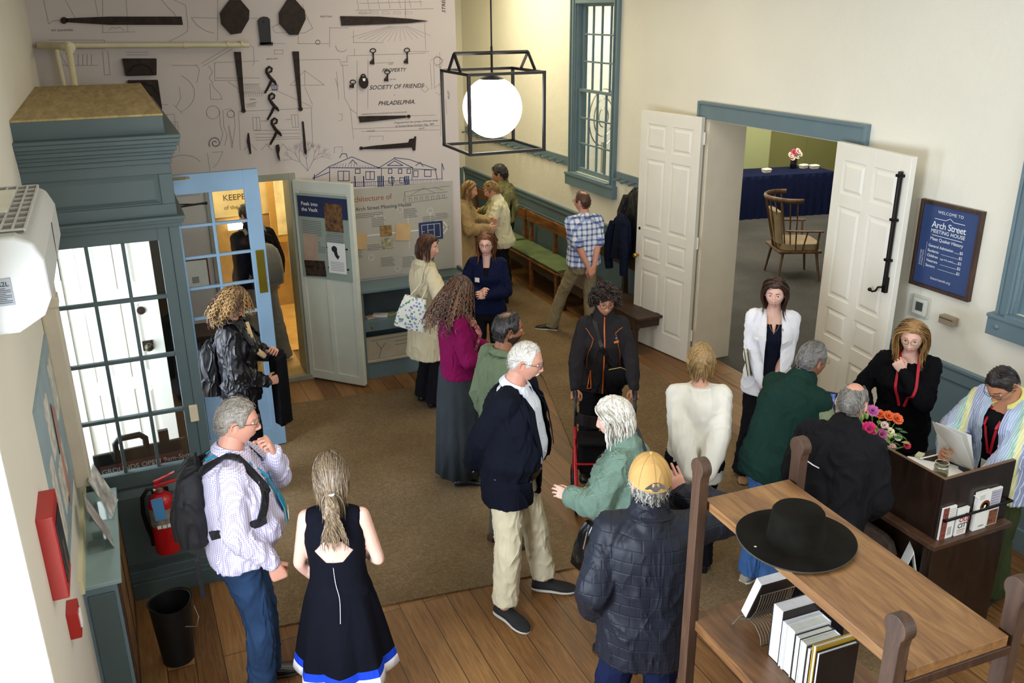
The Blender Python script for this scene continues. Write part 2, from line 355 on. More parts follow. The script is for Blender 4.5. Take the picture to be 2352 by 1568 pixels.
# ================================================================ doors and windows
def panel_door(name, wd, ht, th, rows, mats, parent=None, stile=.11, mid=.09, loc=None, rz=0, raise_=.012):
    """panelled leaf: x along width from hinge, rows of (z0, z1)"""
    mb = MB(); xs = [(stile, wd/2-mid/2), (wd/2+mid/2, wd-stile)]
    mb.box(0, wd, .008, th-.008, 0, ht)
    for s0, s1 in ((0, .012), (th-.012, th)):
        mb.box(0, stile, s0, s1, 0, ht); mb.box(wd-stile, wd, s0, s1, 0, ht); mb.box(xs[0][1], xs[1][0], s0, s1, 0, ht)
        cur = 0
        for z0, z1 in rows+[(ht, ht)]:
            for a, b in xs: mb.box(a, b, s0, s1, cur, z0)
            cur = z1
    for z0, z1 in rows:
        for a, b in xs:
            for y0, y1 in ((.008, -.001), (th-.008, th+.001)):
                q = .022; e = .045
                v = [(a+q, y0, z0+q), (b-q, y0, z0+q), (b-q, y0, z1-q), (a+q, y0, z1-q), (a+e, y1, z0+e), (b-e, y1, z0+e), (b-e, y1, z1-e), (a+e, y1, z1-e)]
                mb.add(v, [(4, 5, 6, 7), (0, 1, 5, 4), (1, 2, 6, 5), (2, 3, 7, 6), (3, 0, 4, 7)])
    o = mb.build(name, mats, parent, loc, bevel=.003, rz=rz); return o
rows8 = [(.22, .86), (.98, 1.22), (1.32, 2.06), (2.16, 2.42)]
def knob(mb, x, y, z, dy, r=.028): mb.lathe([(.012, 0), (.012, .035), (r, .045), (r*1.05, .058), (r*.7, .072), (.002, .075)], 16, 0, M_=Matrix.Translation((x, y, z)) @ Matrix.Rotation(R(90 if dy < 0 else -90), 4, 'X'))
# left leaf hinged at y=7.33, folded back to the wall
dl = panel_door('door_1', .89, 2.55, .045, rows8, WHITEP, loc=(XR-.045, DY1+.0, .012), rz=R(99)); tag(dl, kind='structure')
mb = MB(); knob(mb, .84, .045, 1.0, 1); mb.build('door_knob', BRASS, dl, smooth=40)
mb = MB(); mb.lathe([(.016, .04), (.016, .05), (.002, .05)], 14, M_=Matrix.Translation((.84, 0, 1.30)) @ Matrix.Rotation(R(-90), 4, 'X')); mb.build('lock_cylinder', BLACKM, dl)
# right leaf hinged at y=5.42
dr = panel_door('door_2', .86, 2.55, .045, rows8, WHITEP, loc=(XR-.12, DY0+.05, .012), rz=R(-97.6)); tag(dr, kind='structure')
# ---- casing of the double doorway
mb = MB(); y0, y1 = DY0-.16, DY1+.14
mb.box(XR-.035, XR, y0, y1, DZ, DZ+.16); mb.box(XR-.05, XR, y0-.0, y1, DZ+.135, DZ+.16)
for a, b in ((y0, y0+.03), (y1-.03, y1)): mb.box(XR-.05, XR, a, b, DZ, DZ+.16)
struct(mb, 'trim_6', BLUE, bevel=.003)
mb = MB(); mb.box(XR, XR+.45, DY1-.012, DY1, 0, DZ).box(XR, XR+.45, DY0, DY0+.012, 0, DZ).box(XR, XR+.45, DY0, DY1, DZ-.012, DZ); mb.box(XR-.02, XR, DY1, DY1+.10, 0, DZ).box(XR-.02, XR, DY0-.10, DY0, 0, DZ)
struct(mb, 'trim_7', M('jamb_cream', '#e3d9c4', .6, var=.03), bevel=.002)
mb = MB(); 
for z in (.25, 1.25, 2.3): mb.tube([(XR-.045, DY1-.01, z), (XR-.045, DY1-.01, z+.12)], .010, 8)
struct(mb, 'door_hinges', WHITEP)
# ---- long bolt on the right leaf (near its hinge side), on the camera face
bolt = empty('door_bolt', (0, 0, 0)); bolt.parent = dr
mb = MB(); X0 = .79
mb.tube([(X0, -.022, 1.60), (X0, -.022, 2.44)], .017, 10); mb.build('bolt_rod', BLACKM, bolt, smooth=50)
mb = MB(); [mb.box(X0-.026, X0+.026, -.042, 0, z, z+.02) for z in (1.78, 2.08, 2.40)]; mb.box(X0-.02, X0+.02, -.03, 0, 1.54, 1.66); mb.build('bolt_bracket', BLACKM, bolt, bevel=.003)
mb = MB(); mb.tube([(X0-.01, -.03, 1.58), (X0-.035, -.05, 1.575), (X0-.055, -.05, 1.54), (X0-.09, -.05, 1.525), (X0-.115, -.05, 1.53)], .008, 8); mb.ball((X0-.122, -.05, 1.532), .015); mb.build('bolt_handle', BLACKM, bolt, smooth=60)

def sash_window(name, ya, yb, za, zb, xw, cols, rws, mat, open_=0, casing=.11, deep=.14):
    """double-hung window in the right wall, looking from the room"""
    f = MB(); c = casing
    for s0, s1 in ((ya-c, ya), (yb, yb+c)): f.box(xw-.03, xw, s0, s1, za-.05, zb+c); 
    for s0, s1 in ((ya-c, ya-c+.022), (yb+c-.022, yb+c), (ya-.035, ya-.015), (yb+.015, yb+.035)): f.box(xw-.045, xw, s0, s1, za-.05, zb+c)
    f.box(xw-.03, xw, ya, yb, zb, zb+c); f.box(xw-.045, xw, ya-c, yb+c, zb+c-.02, zb+c)
    f.box(xw, xw+deep, ya, ya+.012, za, zb).box(xw, xw+deep, yb-.012, yb, za, zb).box(xw, xw+deep, ya, yb, zb-.012, zb)
    o = struct(f, name, mat, bevel=.003)
    s = MB(); s.box(xw-.07, xw+.0, ya-c-.03, yb+c+.03, za-.17, za-.03); s.box(xw-.085, xw+deep, ya-.01, yb+.01, za-.03, za); s.box(xw-.085, xw, ya-c-.03, yb+c+.03, za-.045, za-.02); s.build('window_sill', mat, o, bevel=.004)
    zm = (za+zb)/2
    for k, (z0, z1, xo) in enumerate(((za, zm+.02, .03), (zm-.02, zb, .07))):
        m = MB(); w = .045
        m.box(xw+xo, xw+xo+.035, ya, ya+w, z0, z1).box(xw+xo, xw+xo+.035, yb-w, yb, z0, z1).box(xw+xo, xw+xo+.035, ya, yb, z0, z0+(.06 if k == 0 else .035)).box(xw+xo, xw+xo+.035, ya, yb, z1-.035, z1)
        for i in range(1, cols): y = ya+w+(yb-ya-2*w)*i/cols; m.box(xw+xo+.006, xw+xo+.03, y-.010, y+.010, z0, z1)
        for i in range(1, rws): z = z0+.045+(z1-z0-.08)*i/rws; m.box(xw+xo+.006, xw+xo+.03, ya, yb, z-.010, z+.010)
        q = m.build('sash', mat, o, bevel=.003)
        g = MB(); g.box(xw+xo+.016, xw+xo+.020, ya+.02, yb-.02, z0+.03, z1-.02); g.build('pane', GLASS, q)
    return o
sash_window('window_1', WY0, WY1, WZ0, WZ1, XR, 4, 3, BLUE)
sash_window('window_2', W2Y0, W2Y1, W2Z0, W2Z1, XR, 4, 3, BLUE)
mb = MB(); mb.ball((XR-.072, 3.86, W2Z0-.10), (.012, .02, .02)); struct(mb, 'window_stop', BLUE, smooth=60)
# room seen through window_1 : fan, boards
struct(MB().box(SR, 9.2, 13.2, 13.3, 0, 4.1), 'wall_side_room_partition', WALLW)
# ---- left window, deep bright reveal
mb = MB(); mb.box(XL-.45, XL-.001, 2.988, 3.0, .95, 2.6).box(XL-.45, XL+.02, 1.5, 3.0, .95, .965); struct(mb, 'window_3', WHITEP)
mb = MB(); y = [1.5+1.5*i/4 for i in range(5)]
for a in y: mb.box(XL-.40, XL-.37, a-.015, a+.015, .95, 2.6)
for z in (.96, 1.36, 1.78, 2.2, 2.58): mb.box(XL-.40, XL-.37, 1.5, 3.0, z-.015, z+.015)
struct(mb, 'window_3_muntins', WHITEP); struct(MB().box(XL-.39, XL-.386, 1.5, 3, .95, 2.6), 'window_3_pane', GLASS)

# ================================================================ vestibule (blue airlock in the left corner)
VX0, VX1, VY1, VZ = XL, .285, 7.95, 3.03
vs = empty('entry_vestibule', (VX0, YV, 0), 0, 'grey-blue panelled wooden entry vestibule with a cornice and glazed front in the left corner', 'vestibule')
L_ = lambda x, y, z: (x-VX0, y-YV, z)
def vb(mb, name, mats, **k): return mb.build(name, mats, vs, **k)
def B(mb, x0, x1, y0, y1, z0, z1, mi=0): return mb.box(x0-VX0, x1-VX0, y0-YV, y1-YV, z0, z1, mi)
TOPW = woodm('raw_pine_top', '#8f7a50', '#ab9564', '#bfa978', (8, 1, 1), .8)
mb = MB(); B(mb, VX0, VX1, YV, VY1, VZ-.01, VZ); vb(mb, 'top_board', TOPW)
mb = MB(); B(mb, VX0, VX1-.004, YV+.0, VY1, VZ-.11, VZ-.01); vb(mb, 'frieze', BLUED, bevel=.003)
mb = MB()                                                     # cornice stepped out
for k, (o, z0, z1) in enumerate(((.09, 2.905, 2.925), (.082, 2.88, 2.905), (.066, 2.86, 2.88), (.056, 2.835, 2.86), (.040, 2.815, 2.835), (.026, 2.79, 2.815), (.014, 2.76, 2.79))):
    B(mb, VX0, VX1+o*.8, YV-o, YV+.02, z0, z1); B(mb, VX1-.02, VX1+o*.8, YV, VY1, z0, z1)
vb(mb, 'cornice', BLUED, bevel=.004)
def frontpanel(mb, x0, x1, z0, z1, y, d=.012, e=.03):
    v = [(x0-VX0, y-YV, z0), (x1-VX0, y-YV, z0), (x1-VX0, y-YV, z1), (x0-VX0, y-YV, z1)]; i = .016
    w_ = [(x0+e-VX0, y-d-YV, z0+e), (x1-e-VX0, y-d-YV, z0+e), (x1-e-VX0, y-d-YV, z1-e), (x0+e-VX0, y-d-YV, z1-e)]
    mb.add(v+w_, [(4, 5, 6, 7), (0, 1, 5, 4), (1, 2, 6, 5), (2, 3, 7, 6), (3, 0, 4, 7)])
mb = MB(); B(mb, VX0, VX1, YV+.012, YV+.05, 2.36, 2.76); [B(mb, a, b, YV, YV+.02, c, d) for a, b, c, d in ((VX0, VX1+.002, 2.70, 2.77), (VX0, VX1+.002, 2.455, 2.53), (VX1-.07, VX1+.002, 2.53, 2.70), (VX0, VX0+.05, 2.53, 2.70))]
frontpanel(mb, VX0+.05, VX1-.07, 2.53, 2.70, YV+.014, .01, .03); vb(mb, 'frieze_panel', BLUED, bevel=.003)
mb = MB()
for o, z0, z1 in ((.05, 2.445, 2.465), (.035, 2.425, 2.445), (.02, 2.40, 2.425)): B(mb, VX0, VX1+o*.8, YV-o, YV+.01, z0, z1); B(mb, VX1-.01, VX1+o*.8, YV, VY1, z0, z1)
vb(mb, 'architrave', BLUED, bevel=.003)
GX0, GX1 = VX0+.06, .165; zr = [2.325, 1.985, 1.62, 1.255, .90]
mb = MB(); B(mb, GX1, VX1-.055, YV, YV+.045, 0, 2.40); B(mb, VX0, GX0, YV, YV+.045, 0, 2.40); B(mb, GX0, GX1, YV, YV+.045, 2.325, 2.40); B(mb, VX1-.055, VX1, YV-.008, YV+.06, 0, 2.42); vb(mb, 'front_frame', BLUED, bevel=.003)
mb = MB(); gw = (GX1-GX0)/3
for i in (1, 2): B(mb, GX0+gw*i-.010, GX0+gw*i+.010, YV+.004, YV+.036, .90, 2.325)
for z in zr[1:-1]: B(mb, GX0, GX1, YV+.004, YV+.036, z-.011, z+.011)
vb(mb, 'glazing_bars', BLUED, bevel=.004)
mb = MB(); B(mb, GX0, GX1, YV+.018, YV+.021, .90, 2.325); vb(mb, 'pane', GLASS)
mb = MB(); B(mb, GX0, GX1, YV, YV+.045, 0, .90); B(mb, VX0, GX1+.005, YV-.012, YV, .115, .20); B(mb, VX0, VX1, YV-.03, YV, 0, .115); B(mb, VX0, VX1, YV-.014, YV, .115, .14)
B(mb, GX0, GX1, YV-.012, YV, .80, .90); B(mb, -.115, -.085, YV-.012, YV, .2, .8) if 0 else None
vb(mb, 'dado_panel', BLUED, bevel=.004)
mb = MB(); frontpanel(mb, GX0-.02, .115, .21, .78, YV-.001, .016, .05); vb(mb, 'raised_panel', BLUED, bevel=.002)
mb = MB(); B(mb, VX1-.05, VX1, YV+.06, YV+.14, 0, 2.40); B(mb, VX1-.05, VX1, 7.16, VY1, 0, 2.40); B(mb, VX1-.05, VX1, YV+.14, 7.16, 2.32, 2.40); B(mb, VX0, VX1, VY1-.05, VY1, 0, 2.9); B(mb, VX1-.04, VX1, YV+.03, VY1, 2.40, 2.9); vb(mb, 'side_frame', BLUED, bevel=.003)
mb = MB(); B(mb, .195, .245, YV-.02, YV, 1.17, 1.28); vb(mb, 'light_switch', M('beige_plate', '#cfc0a2', .4), bevel=.004)
struct(MB().box(XL-.45, XL, 5.55, 5.57, 0, 2.35).box(XL-.45, XL, 6.83, 6.85, 0, 2.35), 'door_3_jamb', WHITEP)
# white exterior door leaf swung into the vestibule
xd = panel_door('door_3', .62, 2.30, .045, [(.2, .85), (.95, 1.55), (1.65, 2.12)], WHITEP, loc=(XL+.0, 6.86, .01), rz=R(6)); tag(xd, kind='structure')
mb = MB(); knob(mb, .50, -.0, 1.18, -1, .032); mb.build('door_knob', M('dark_brass', '#4c4636', .3, .8), xd, smooth=50)
mb = MB(); mb.cbox((.50, -.004, 1.18), (.075, .01, .075)); mb.build('knob_plate', IRON, xd); mb = MB(); mb.lathe([(.03, 0), (.03, .012), (.001, .014)], 18, M_=Matrix.Translation((.49, 0, 1.46)) @ Matrix.Rotation(R(90), 4, 'X')); mb.build('deadbolt', IRON, xd, smooth=40)
# open blue glazed door
bd = empty('door_4', (.30, 7.17, .02), R(3)); bd['kind'] = 'structure'
W, Hh, T_ = .715, 2.385, .045; gx0, gx1 = .085, .60; gzr = [2.235, 1.985, 1.735, 1.485, 1.235, .66]
mb = MB(); mb.box(0, gx0, 0, T_, 0, Hh).box(gx1, W, 0, T_, 0, Hh).box(gx0, gx1, 0, T_, gzr[0], Hh).box(gx0, gx1, .01, T_-.01, 0, .66).box(gx0, gx1, 0, T_, 0, .17).box(gx0, gx1, 0, T_, .56, .66)
mb.build('door_frame', BLUEL, bd, bevel=.003)
mb = MB(); mb.box((gx0+gx1)/2-.011, (gx0+gx1)/2+.011, .006, .039, .66, gzr[0])
for z in gzr[1:5]+[.95]: mb.box(gx0, gx1, .006, .039, z-.011, z+.011)
mb.build('glazing_bars', BLUEL, bd, bevel=.004); mb = MB(); mb.box(gx0, gx1, .02, .023, .66, gzr[0]); mb.build('pane', GLASS, bd)
mb = MB(); mb.box(.63, .695, -.006, 0, 1.38, 1.74); mb.build('push_plate', M('brass_plate', '#8d7d2c', .3, .85), bd, bevel=.002)
mb = MB(); mb.box(gx0, gx0+.006, -.004, .05, .9, 2.2); mb.build('edge_strip', BLUEL, bd)
# door closer of the blue door
dc = empty('door_closer', (VX1+.01, 7.0, 2.20), 0, 'dark metal door closer with thin arms above the open blue door', 'door closer')
mb = MB(); mb.tube([(.02, -.03, -.02), (.02, -.03, -.14)], .032, 14); mb.build('cylinder', IRON, dc, smooth=40)
mb = MB(); mb.tube([(.02, -.03, -.0), (.30, .02, .01)], .008, 8); mb.tube([(.02, -.03, .03), (.30, .02, .0)], .005, 6); mb.build('arm', BLACKM, dc)
mb = MB(); mb.box(-.0, .20, .05, .07, .19, .205); mb.tube([(-.02, .03, .2), (.17, .05, .2)], .010, 8); mb.build('bracket', M('worn_brass', '#8a7148', .45, .7), dc)

# ================================================================ mural wall: drawing, panel, doorway
fW = lambda px, py, dd=0: (lambda p: (p.x, YW-.0015-dd, p.z))(ony(px, py, YW))
mural = MB(); G, K_, BL = 0, 1, 2
def pl(pts, w_=.0045, mi=0, d=0):
    q = [(p.x, p.z) for p in (ony(a, b, YW) for a, b in pts)]; mural.ribbon(q, w_, lambda u, v: (u, YW-.0015-d, v), mi)
lines = [[(100, 0), (112, 55), (122, 48), (140, 47)], [(150, 0), (172, 40)], [(218, 0), (226, 40), (236, 40)], [(236, 0), (236, 75), (310, 73)], [(250, 70), (258, 62), (266, 66), (274, 62), (285, 70)], [(290, 0), (294, 73)],
 [(400, 0), (426, 12), (432, 60), (430, 72), (410, 85), (388, 95)], [(372, 0), (388, 20), (400, 30), (404, 38)], [(440, 40), (500, 42)], [(500, 0), (500, 94)], [(440, 42), (455, 60), (475, 72), (492, 76)],
 [(112, 92), (240, 92), (240, 112), (112, 112)], [(285, 100), (342, 100)], [(288, 120), (340, 120)], [(290, 126), (340, 126)], [(136, 122), (160, 160)], [(140, 150), (225, 150)], [(180, 125), (180, 150)], [(190, 125), (190, 150)], [(200, 125), (200, 150)], [(210, 125), (210, 150)], [(236, 118), (240, 172), (252, 172)], [(248, 118), (253, 172)],
 [(545, 42), (590, 42)], [(545, 95), (582, 108), (584, 145), (580, 150)], [(600, 100), (655, 100)], [(630, 115), (650, 115), (650, 124), (630, 124), (630, 115)], [(640, 55), (625, 62), (632, 75), (700, 76), (718, 65), (700, 30), (695, 10)], [(685, 100), (755, 100)], [(685, 62), (685, 100)], [(757, 62), (757, 108)], [(757, 64), (800, 64)], [(812, 70), (812, 98), (880, 98)], [(975, 50), (978, 115)],
 [(462, 146), (525, 108)], [(466, 152), (534, 112)], [(493, 144), (595, 140)], [(493, 150), (493, 185), (548, 184)], [(493, 144), (493, 150)], [(496, 179), (596, 179)], [(478, 150), (488, 165), (480, 180), (490, 190)], [(482, 192), (484, 228), (510, 228)], [(510, 228), (505, 215), (490, 200), (486, 190)],
 [(546, 211), (634, 207)], [(634, 207), (718, 246)], [(524, 187), (548, 205)], [(560, 193), (597, 193)], [(555, 213), (605, 213)], [(565, 240), (590, 234)], [(405, 245), (415, 225), (412, 200)], [(395, 150), (450, 150)], [(450, 148), (458, 160), (452, 190)], [(548, 256), (715, 248)], [(715, 248), (718, 330)], [(548, 258), (552, 345)],
 [(580, 270), (596, 269), (598, 298), (582, 299), (580, 270)], [(589, 270), (590, 298)], [(669, 264), (684, 263), (686, 292), (672, 293), (669, 264)], [(677, 264), (679, 292)], [(598, 278), (630, 277)], [(655, 275), (669, 274)], [(585, 300), (690, 298)], [(588, 322), (690, 318)], [(586, 308), (688, 306)], [(586, 316), (688, 314)], [(560, 345), (575, 330), (590, 345)], [(600, 345), (612, 330), (625, 345)], [(640, 345), (650, 330), (662, 345)],
 [(667, 195), (700, 162), (745, 195), (667, 196)], [(700, 162), (700, 196)], [(718, 240), (700, 200)], [(683, 138), (780, 136)], [(780, 136), (784, 150), (800, 150)], [(787, 150), (792, 225), (805, 250), (820, 262)], [(797, 128), (797, 142), (785, 142)], [(800, 128), (978, 122)], [(814, 112), (814, 128)], [(940, 118), (985, 118)], [(805, 250), (812, 320)], [(812, 296), (1010, 288)], [(830, 302), (1010, 298)], [(1010, 120), (1012, 312)],
 [(988, 140), (1003, 128), (1018, 138), (1012, 155), (1000, 150)], [(988, 145), (992, 205)], [(996, 145), (998, 205)], [(965, 200), (975, 212), (985, 205), (975, 195), (965, 200)], [(1000, 212), (1010, 218), (1018, 205), (1008, 193), (998, 202)], [(770, 180), (776, 200)], [(773, 165), (778, 228)],
 [(778, 262), (786, 262), (786, 275), (778, 278)], [(848, 313), (880, 312), (880, 322)], [(848, 313), (848, 322)], [(768, 338), (786, 337), (786, 350)], [(768, 338), (768, 352)], [(362, 240), (385, 240)], [(365, 265), (400, 262), (404, 300)], [(370, 280), (408, 280), (412, 350)], [(398, 240), (420, 262)], [(384, 262), (384, 350)], [(385, 330), (412, 330)], [(386, 300), (408, 300)], [(390, 285), (400, 285), (400, 296), (390, 296), (390, 285)], [(476, 352), (484, 400)], [(487, 350), (512, 348), (500, 375), (490, 385)], [(1024, 230), (1026, 262)],
 [(845, 137), (845, 250)], [(820, 140), (820, 270), (1000, 264)], [(860, 145), (905, 143)]]
for l in lines: pl(l)
def circ(cx, cy, r, a0=0, a1=360, w_=.0045, mi=0, ry=None): pl([(cx+r*math.cos(R(a)), cy-(ry or r)*math.sin(R(a))) for a in range(int(a0), int(a1)+1, 12)], w_, mi)
circ(489, 258, 15); circ(530, 262, 8); circ(422, 380, 40, 20, 200, ry=24); circ(385, 215, 62, -60, 70, ry=48); circ(1005, 140, 9); circ(785, 105, 14, 180, 330); circ(730, 97, 5)
for r0 in (.0, .5, 1):                                           # scroll
    pl([(494+(2+(14-r0*3)*t)*math.cos(6.28*1.6*t), 328-(2+(14-r0*3)*t)*math.sin(6.28*1.6*t)) for t in [i/24 for i in range(25)]], .004)
pl([(516, 335), (522, 310), (514, 290), (512, 252)]); pl([(505, 335), (512, 305), (506, 290), (504, 255)]); pl([(524, 290), (533, 340), (540, 290), (538, 258), (530, 250), (516, 252)]); pl([(526, 288), (534, 330)])
for i in range(9): pl([(562+i*5, 213), (556+i*5+4, 222)], .004); pl([(560+i*4, 194), (566+i*4, 206)], .004); pl([(571+i*2, 240-i*.6), (566+i*2.4, 246)], .003)
for i in range(14): a = 200+i*10; pl([(905-10+i*3, 60), (905+(i-7)*14, 62+34*math.cos((i-6)/7.5))], .0035)      # rays under the strap
for i in range(7): pl([(820+i*24, 0), (824+i*24, 22-i)], .004)
pl([(817, 24), (996, 20)], .005); pl([(825, 8), (970, 4)], .004); pl([(930, 0), (932, 50)]); pl([(822, 30), (850, 30), (850, 24)])
for i in range(5): pl([(826+i*26, 27), (842+i*26, 27), (842+i*26, 32), (826+i*26, 32), (826+i*26, 27)], .003)
rnd = random.Random(3)                                          # bare tree
def branch(x, y, a, L, d):
    x2, y2 = x+L*math.sin(R(a)), y-L*math.cos(R(a)); pl([(x, y), (x2, y2)], .006-.001*(4-d))
    if d > 0:
        for da in (-24, 6, 30): branch(x2, y2, a+da+rnd.uniform(-9, 9), L*rnd.uniform(.62, .8), d-1)
for a in (-42, -8, 28): branch(707, 392, a, 27, 3)
# the meeting house sketch
H = [[(719, 408), (755, 383), (808, 360), (872, 386), (870, 384)], [(755, 385), (872, 386)], [(757, 386), (757, 420)], [(869, 386), (905, 364), (948, 385), (946, 412)], [(872, 386), (948, 385)], [(890, 380), (906, 369), (925, 380), (890, 380)], [(876, 386), (876, 414)], [(905, 362), (940, 366), (1002, 388)], [(1000, 388), (1004, 412)], [(946, 388), (1002, 390)], [(722, 400), (722, 412)], [(719, 410), (757, 395)],
     [(780, 362), (785, 353), (795, 353), (798, 362)], [(776, 393), (802, 393), (802, 415), (777, 415), (776, 393)], [(789, 393), (789, 415)], [(840, 394), (860, 394), (860, 412), (840, 412), (840, 394)], [(850, 394), (850, 412)], [(816, 388), (827, 388), (827, 398), (816, 398), (816, 388)], [(892, 388), (900, 388), (900, 398), (892, 398), (892, 388)], [(915, 388), (923, 388), (923, 398), (915, 398), (915, 388)], [(935, 388), (943, 388), (943, 398), (935, 398), (935, 388)], [(893, 408), (905, 408), (905, 420), (893, 420), (893, 408)], [(918, 408), (928, 408), (928, 420), (918, 420), (918, 408)], [(950, 392), (960, 392), (960, 406), (950, 406), (950, 392)], [(975, 390), (990, 390), (990, 405), (975, 405), (975, 390)], [(1015, 410), (1015, 375), (1020, 390)], [(803, 375), (810, 367), (820, 377)], [(955, 380), (965, 373), (972, 382)]]
for l in H: pl(l, .007, 2)
for i in range(16): pl([(770+i*6.3, 377-(4 if i < 8 else -1)+abs(i-7)*.6), (765+i*6.8, 386)], .003, 2)
for i in range(46): pl([(808+i*4.6, 418-i*.15), (808+i*4.6, 428-i*.15)], .004, 2)
pl([(806, 419), (1018, 410)], .004, 2); pl([(806, 429), (1018, 420)], .004, 2)
for x in (868, 872, 876, 880, 930, 934, 938, 900, 815, 835): pl([(x, 405), (x+1, 428)], .012, 2)
pl([(757, 176+0), (757, 177)], .001)
for (x, y) in ((636, 196), (640, 196), (644, 196)): pl([(x-9, y), (x-9, y+12)], .006, 2)
pl([(623, 195), (638, 195), (638, 206), (624, 206), (623, 195)], .005, 2)
def wt(body, px, py, size, mi=1, **k): p = ony(px, py, YW); text(mural, body, p.x, p.z, size, lambda u, v: (u, YW-.002, v), mi, **k)
wt('PROPERTY', 877, 166, .050, shear=.35, bold=.006); wt('OF THE', 895, 184, .018); wt('SOCIETY OF FRIENDS', 848, 206, .056, shear=.35, bold=.008, space=1.02); wt('IN', 904, 219, .014); wt('PHILADELPHIA.', 868, 242, .056, shear=.35, bold=.012)
wt('DIMENSIONS OF THE LOTS SURVEYED AND THE PLAN DRAWN', 830, 264, .016, shear=.2); wt('Prepared from the surveys of former times', 905, 284, .026, shear=.3); wt('by Samuel Haines Surveyor Aug. 1883', 908, 292, .026, shear=.3)
wt('VINTAGE', 842, 303, .020, shear=.2); wt('ALLEY', 962, 297, .022, shear=.2); wt('INT. ELEVATION', 118, 72, .022); wt('MEETING', 735, 40, .022, shear=.2, space=1.3); wt('BRICK ROW', 612, 137, .018, shear=.2); wt('ALLEY', 892, 148, .018); wt('WING', 573, 230, .020, shear=.2)
text(mural, 'STREET', 0, 0, .05, lambda u, v: (3.145-v, YW-.002, 3.53+u), 1, shear=.3, bold=.01); text(mural, 'ALLEY', 0, 0, .03, lambda u, v: (3.16-v, YW-.002, 2.72+u), 1, shear=.3)
tag(mural.build('wall_mural', [GREYINK, INK, BLUEINK], fix=False), 'printed architectural drawings and lettering covering the back wall', 'mural')
# ---- exhibit panel "Architecture of"
def panel_fn(u, v, d=0): return (u, YW-.022-d, v)
pa, pb = ony(735, 436, YW), ony(1037, 418, YW); PX0, PX1, PZ1, PZ0 = 1.62, pb.x, 1.905, .985
ex = empty('exhibit_panel', (PX0, YW, PZ0), 0, 'grey timeline exhibit panel headed Architecture of beside the open sage door', 'exhibit panel')
def pe(mb, name, mats, **k): o = mb.build(name, mats, ex, **k); o.location = (-PX0, -YW, -PZ0); return o
pe(MB().box(PX0, PX1, YW-.02, YW-.001, PZ0, PZ1), 'board', M('panel_grey', '#a7a398', .6, var=.03))
pr = MB(); tx = lambda b, u, v, s_, mi, **k: text(pr, b, u, v, s_, panel_fn, mi, **k)
tx('Architecture of', 2.03, 1.78, .075, 2, bold=.006); tx('Arch Street Meeting House', 2.12, 1.69, .052, 0)
for i in range(3): pr.ribbon([(2.06, 1.655-i*.018), (2.40-.1*(i == 2), 1.655-i*.018)], .006, panel_fn, 1)
pr.ribbon([(1.9, 1.43), (3.04, 1.43)], .010, panel_fn, 3); pr.ribbon([(3.04, 1.49), (3.09, 1.43), (3.04, 1.37)], .012, panel_fn, 3)
for cx, cz, n_ in ((2.28, 1.60, 6), (2.62, 1.66, 6), (2.82, 1.56, 4), (2.22, 1.33, 4), (2.35, 1.18, 6), (2.58, 1.16, 7), (2.75, 1.24, 5), (2.96, 1.58, 4), (2.02, 1.3, 6)):
    for i in range(n_): pr.ribbon([(cx, cz-i*.017), (cx+.12+.01*((i*7) % 3), cz-i*.017)], .006, panel_fn, 1)
for cx, cz in ((2.35, 1.62), (2.58, 1.66), (2.25, 1.2), (2.52, 1.05), (2.69, 1.14), (2.87, 1.2), (2.9, 1.62), (2.02, 1.18)): pr.ribbon([(cx+.03*math.cos(R(a)), cz+.03*math.sin(R(a))) for a in range(0, 361, 30)], .004, panel_fn, 3)
for cx in (2.41, 2.66, 2.9, 2.05): pr.ribbon([(cx, 1.25), (cx, 1.6)], .004, panel_fn, 3)
sk = [[(2.62, 1.74), (2.64, 1.84), (3.12, 1.86)], [(2.64, 1.84), (2.64, 1.72), (3.1, 1.74)], [(2.70, 1.8), (2.84, 1.86), (2.96, 1.8)], [(2.95, 1.86), (3.05, 1.82)], [(2.66, 1.79), (3.1, 1.80)]]+[[(2.68+i*.06, 1.735), (2.68+i*.06, 1.77), (2.705+i*.06, 1.77), (2.705+i*.06, 1.735)] for i in range(7)]
for l in sk: pr.ribbon(l, .004, panel_fn, 1)
pe(pr, 'print', [INK, M('panel_ink', '#6f6c68', .8), M('rust_ink', '#9a5a3a', .8), M('panel_line', '#dedcd4', .7)], fix=False)
ph = MB()
def quad(mb, cx, cz, w_, h_, rot, mi, d=.002, fn=panel_fn):
    c, s_ = math.cos(R(rot)), math.sin(R(rot)); mb.prism([(cx+c*x-s_*z, cz+s_*x+c*z) for x, z in ((-w_/2, -h_/2), (w_/2, -h_/2), (w_/2, h_/2), (-w_/2, h_/2))], lambda u, v, dd: fn(u, v, dd+d), .002, mi)
PH = M('old_photo', '#8a6a3a', .5, var=.6, vs=30); TAN = M('tan_paper', '#c3a274', .7, var=.1); NAVY = M('navy_print', '#232d52', .5, var=.05)
for a_, nm_, m_ in (((2.42, 1.46, .12, .11, 0), 'photograph', PH), ((2.43, 1.33, .12, .11, 0), 'photograph', M('old_photo_grey', '#9b9578', .5, var=.5, vs=34)), ((2.60, 1.43, .16, .18, -6), 'tan_document', TAN), ((2.14, 1.38, .15, .16, -8), 'tan_document', TAN), ((2.90, 1.41, .26, .19, 0), 'blueprint', NAVY)): ph = MB(); quad(ph, *a_, 0); pe(ph, nm_, m_)

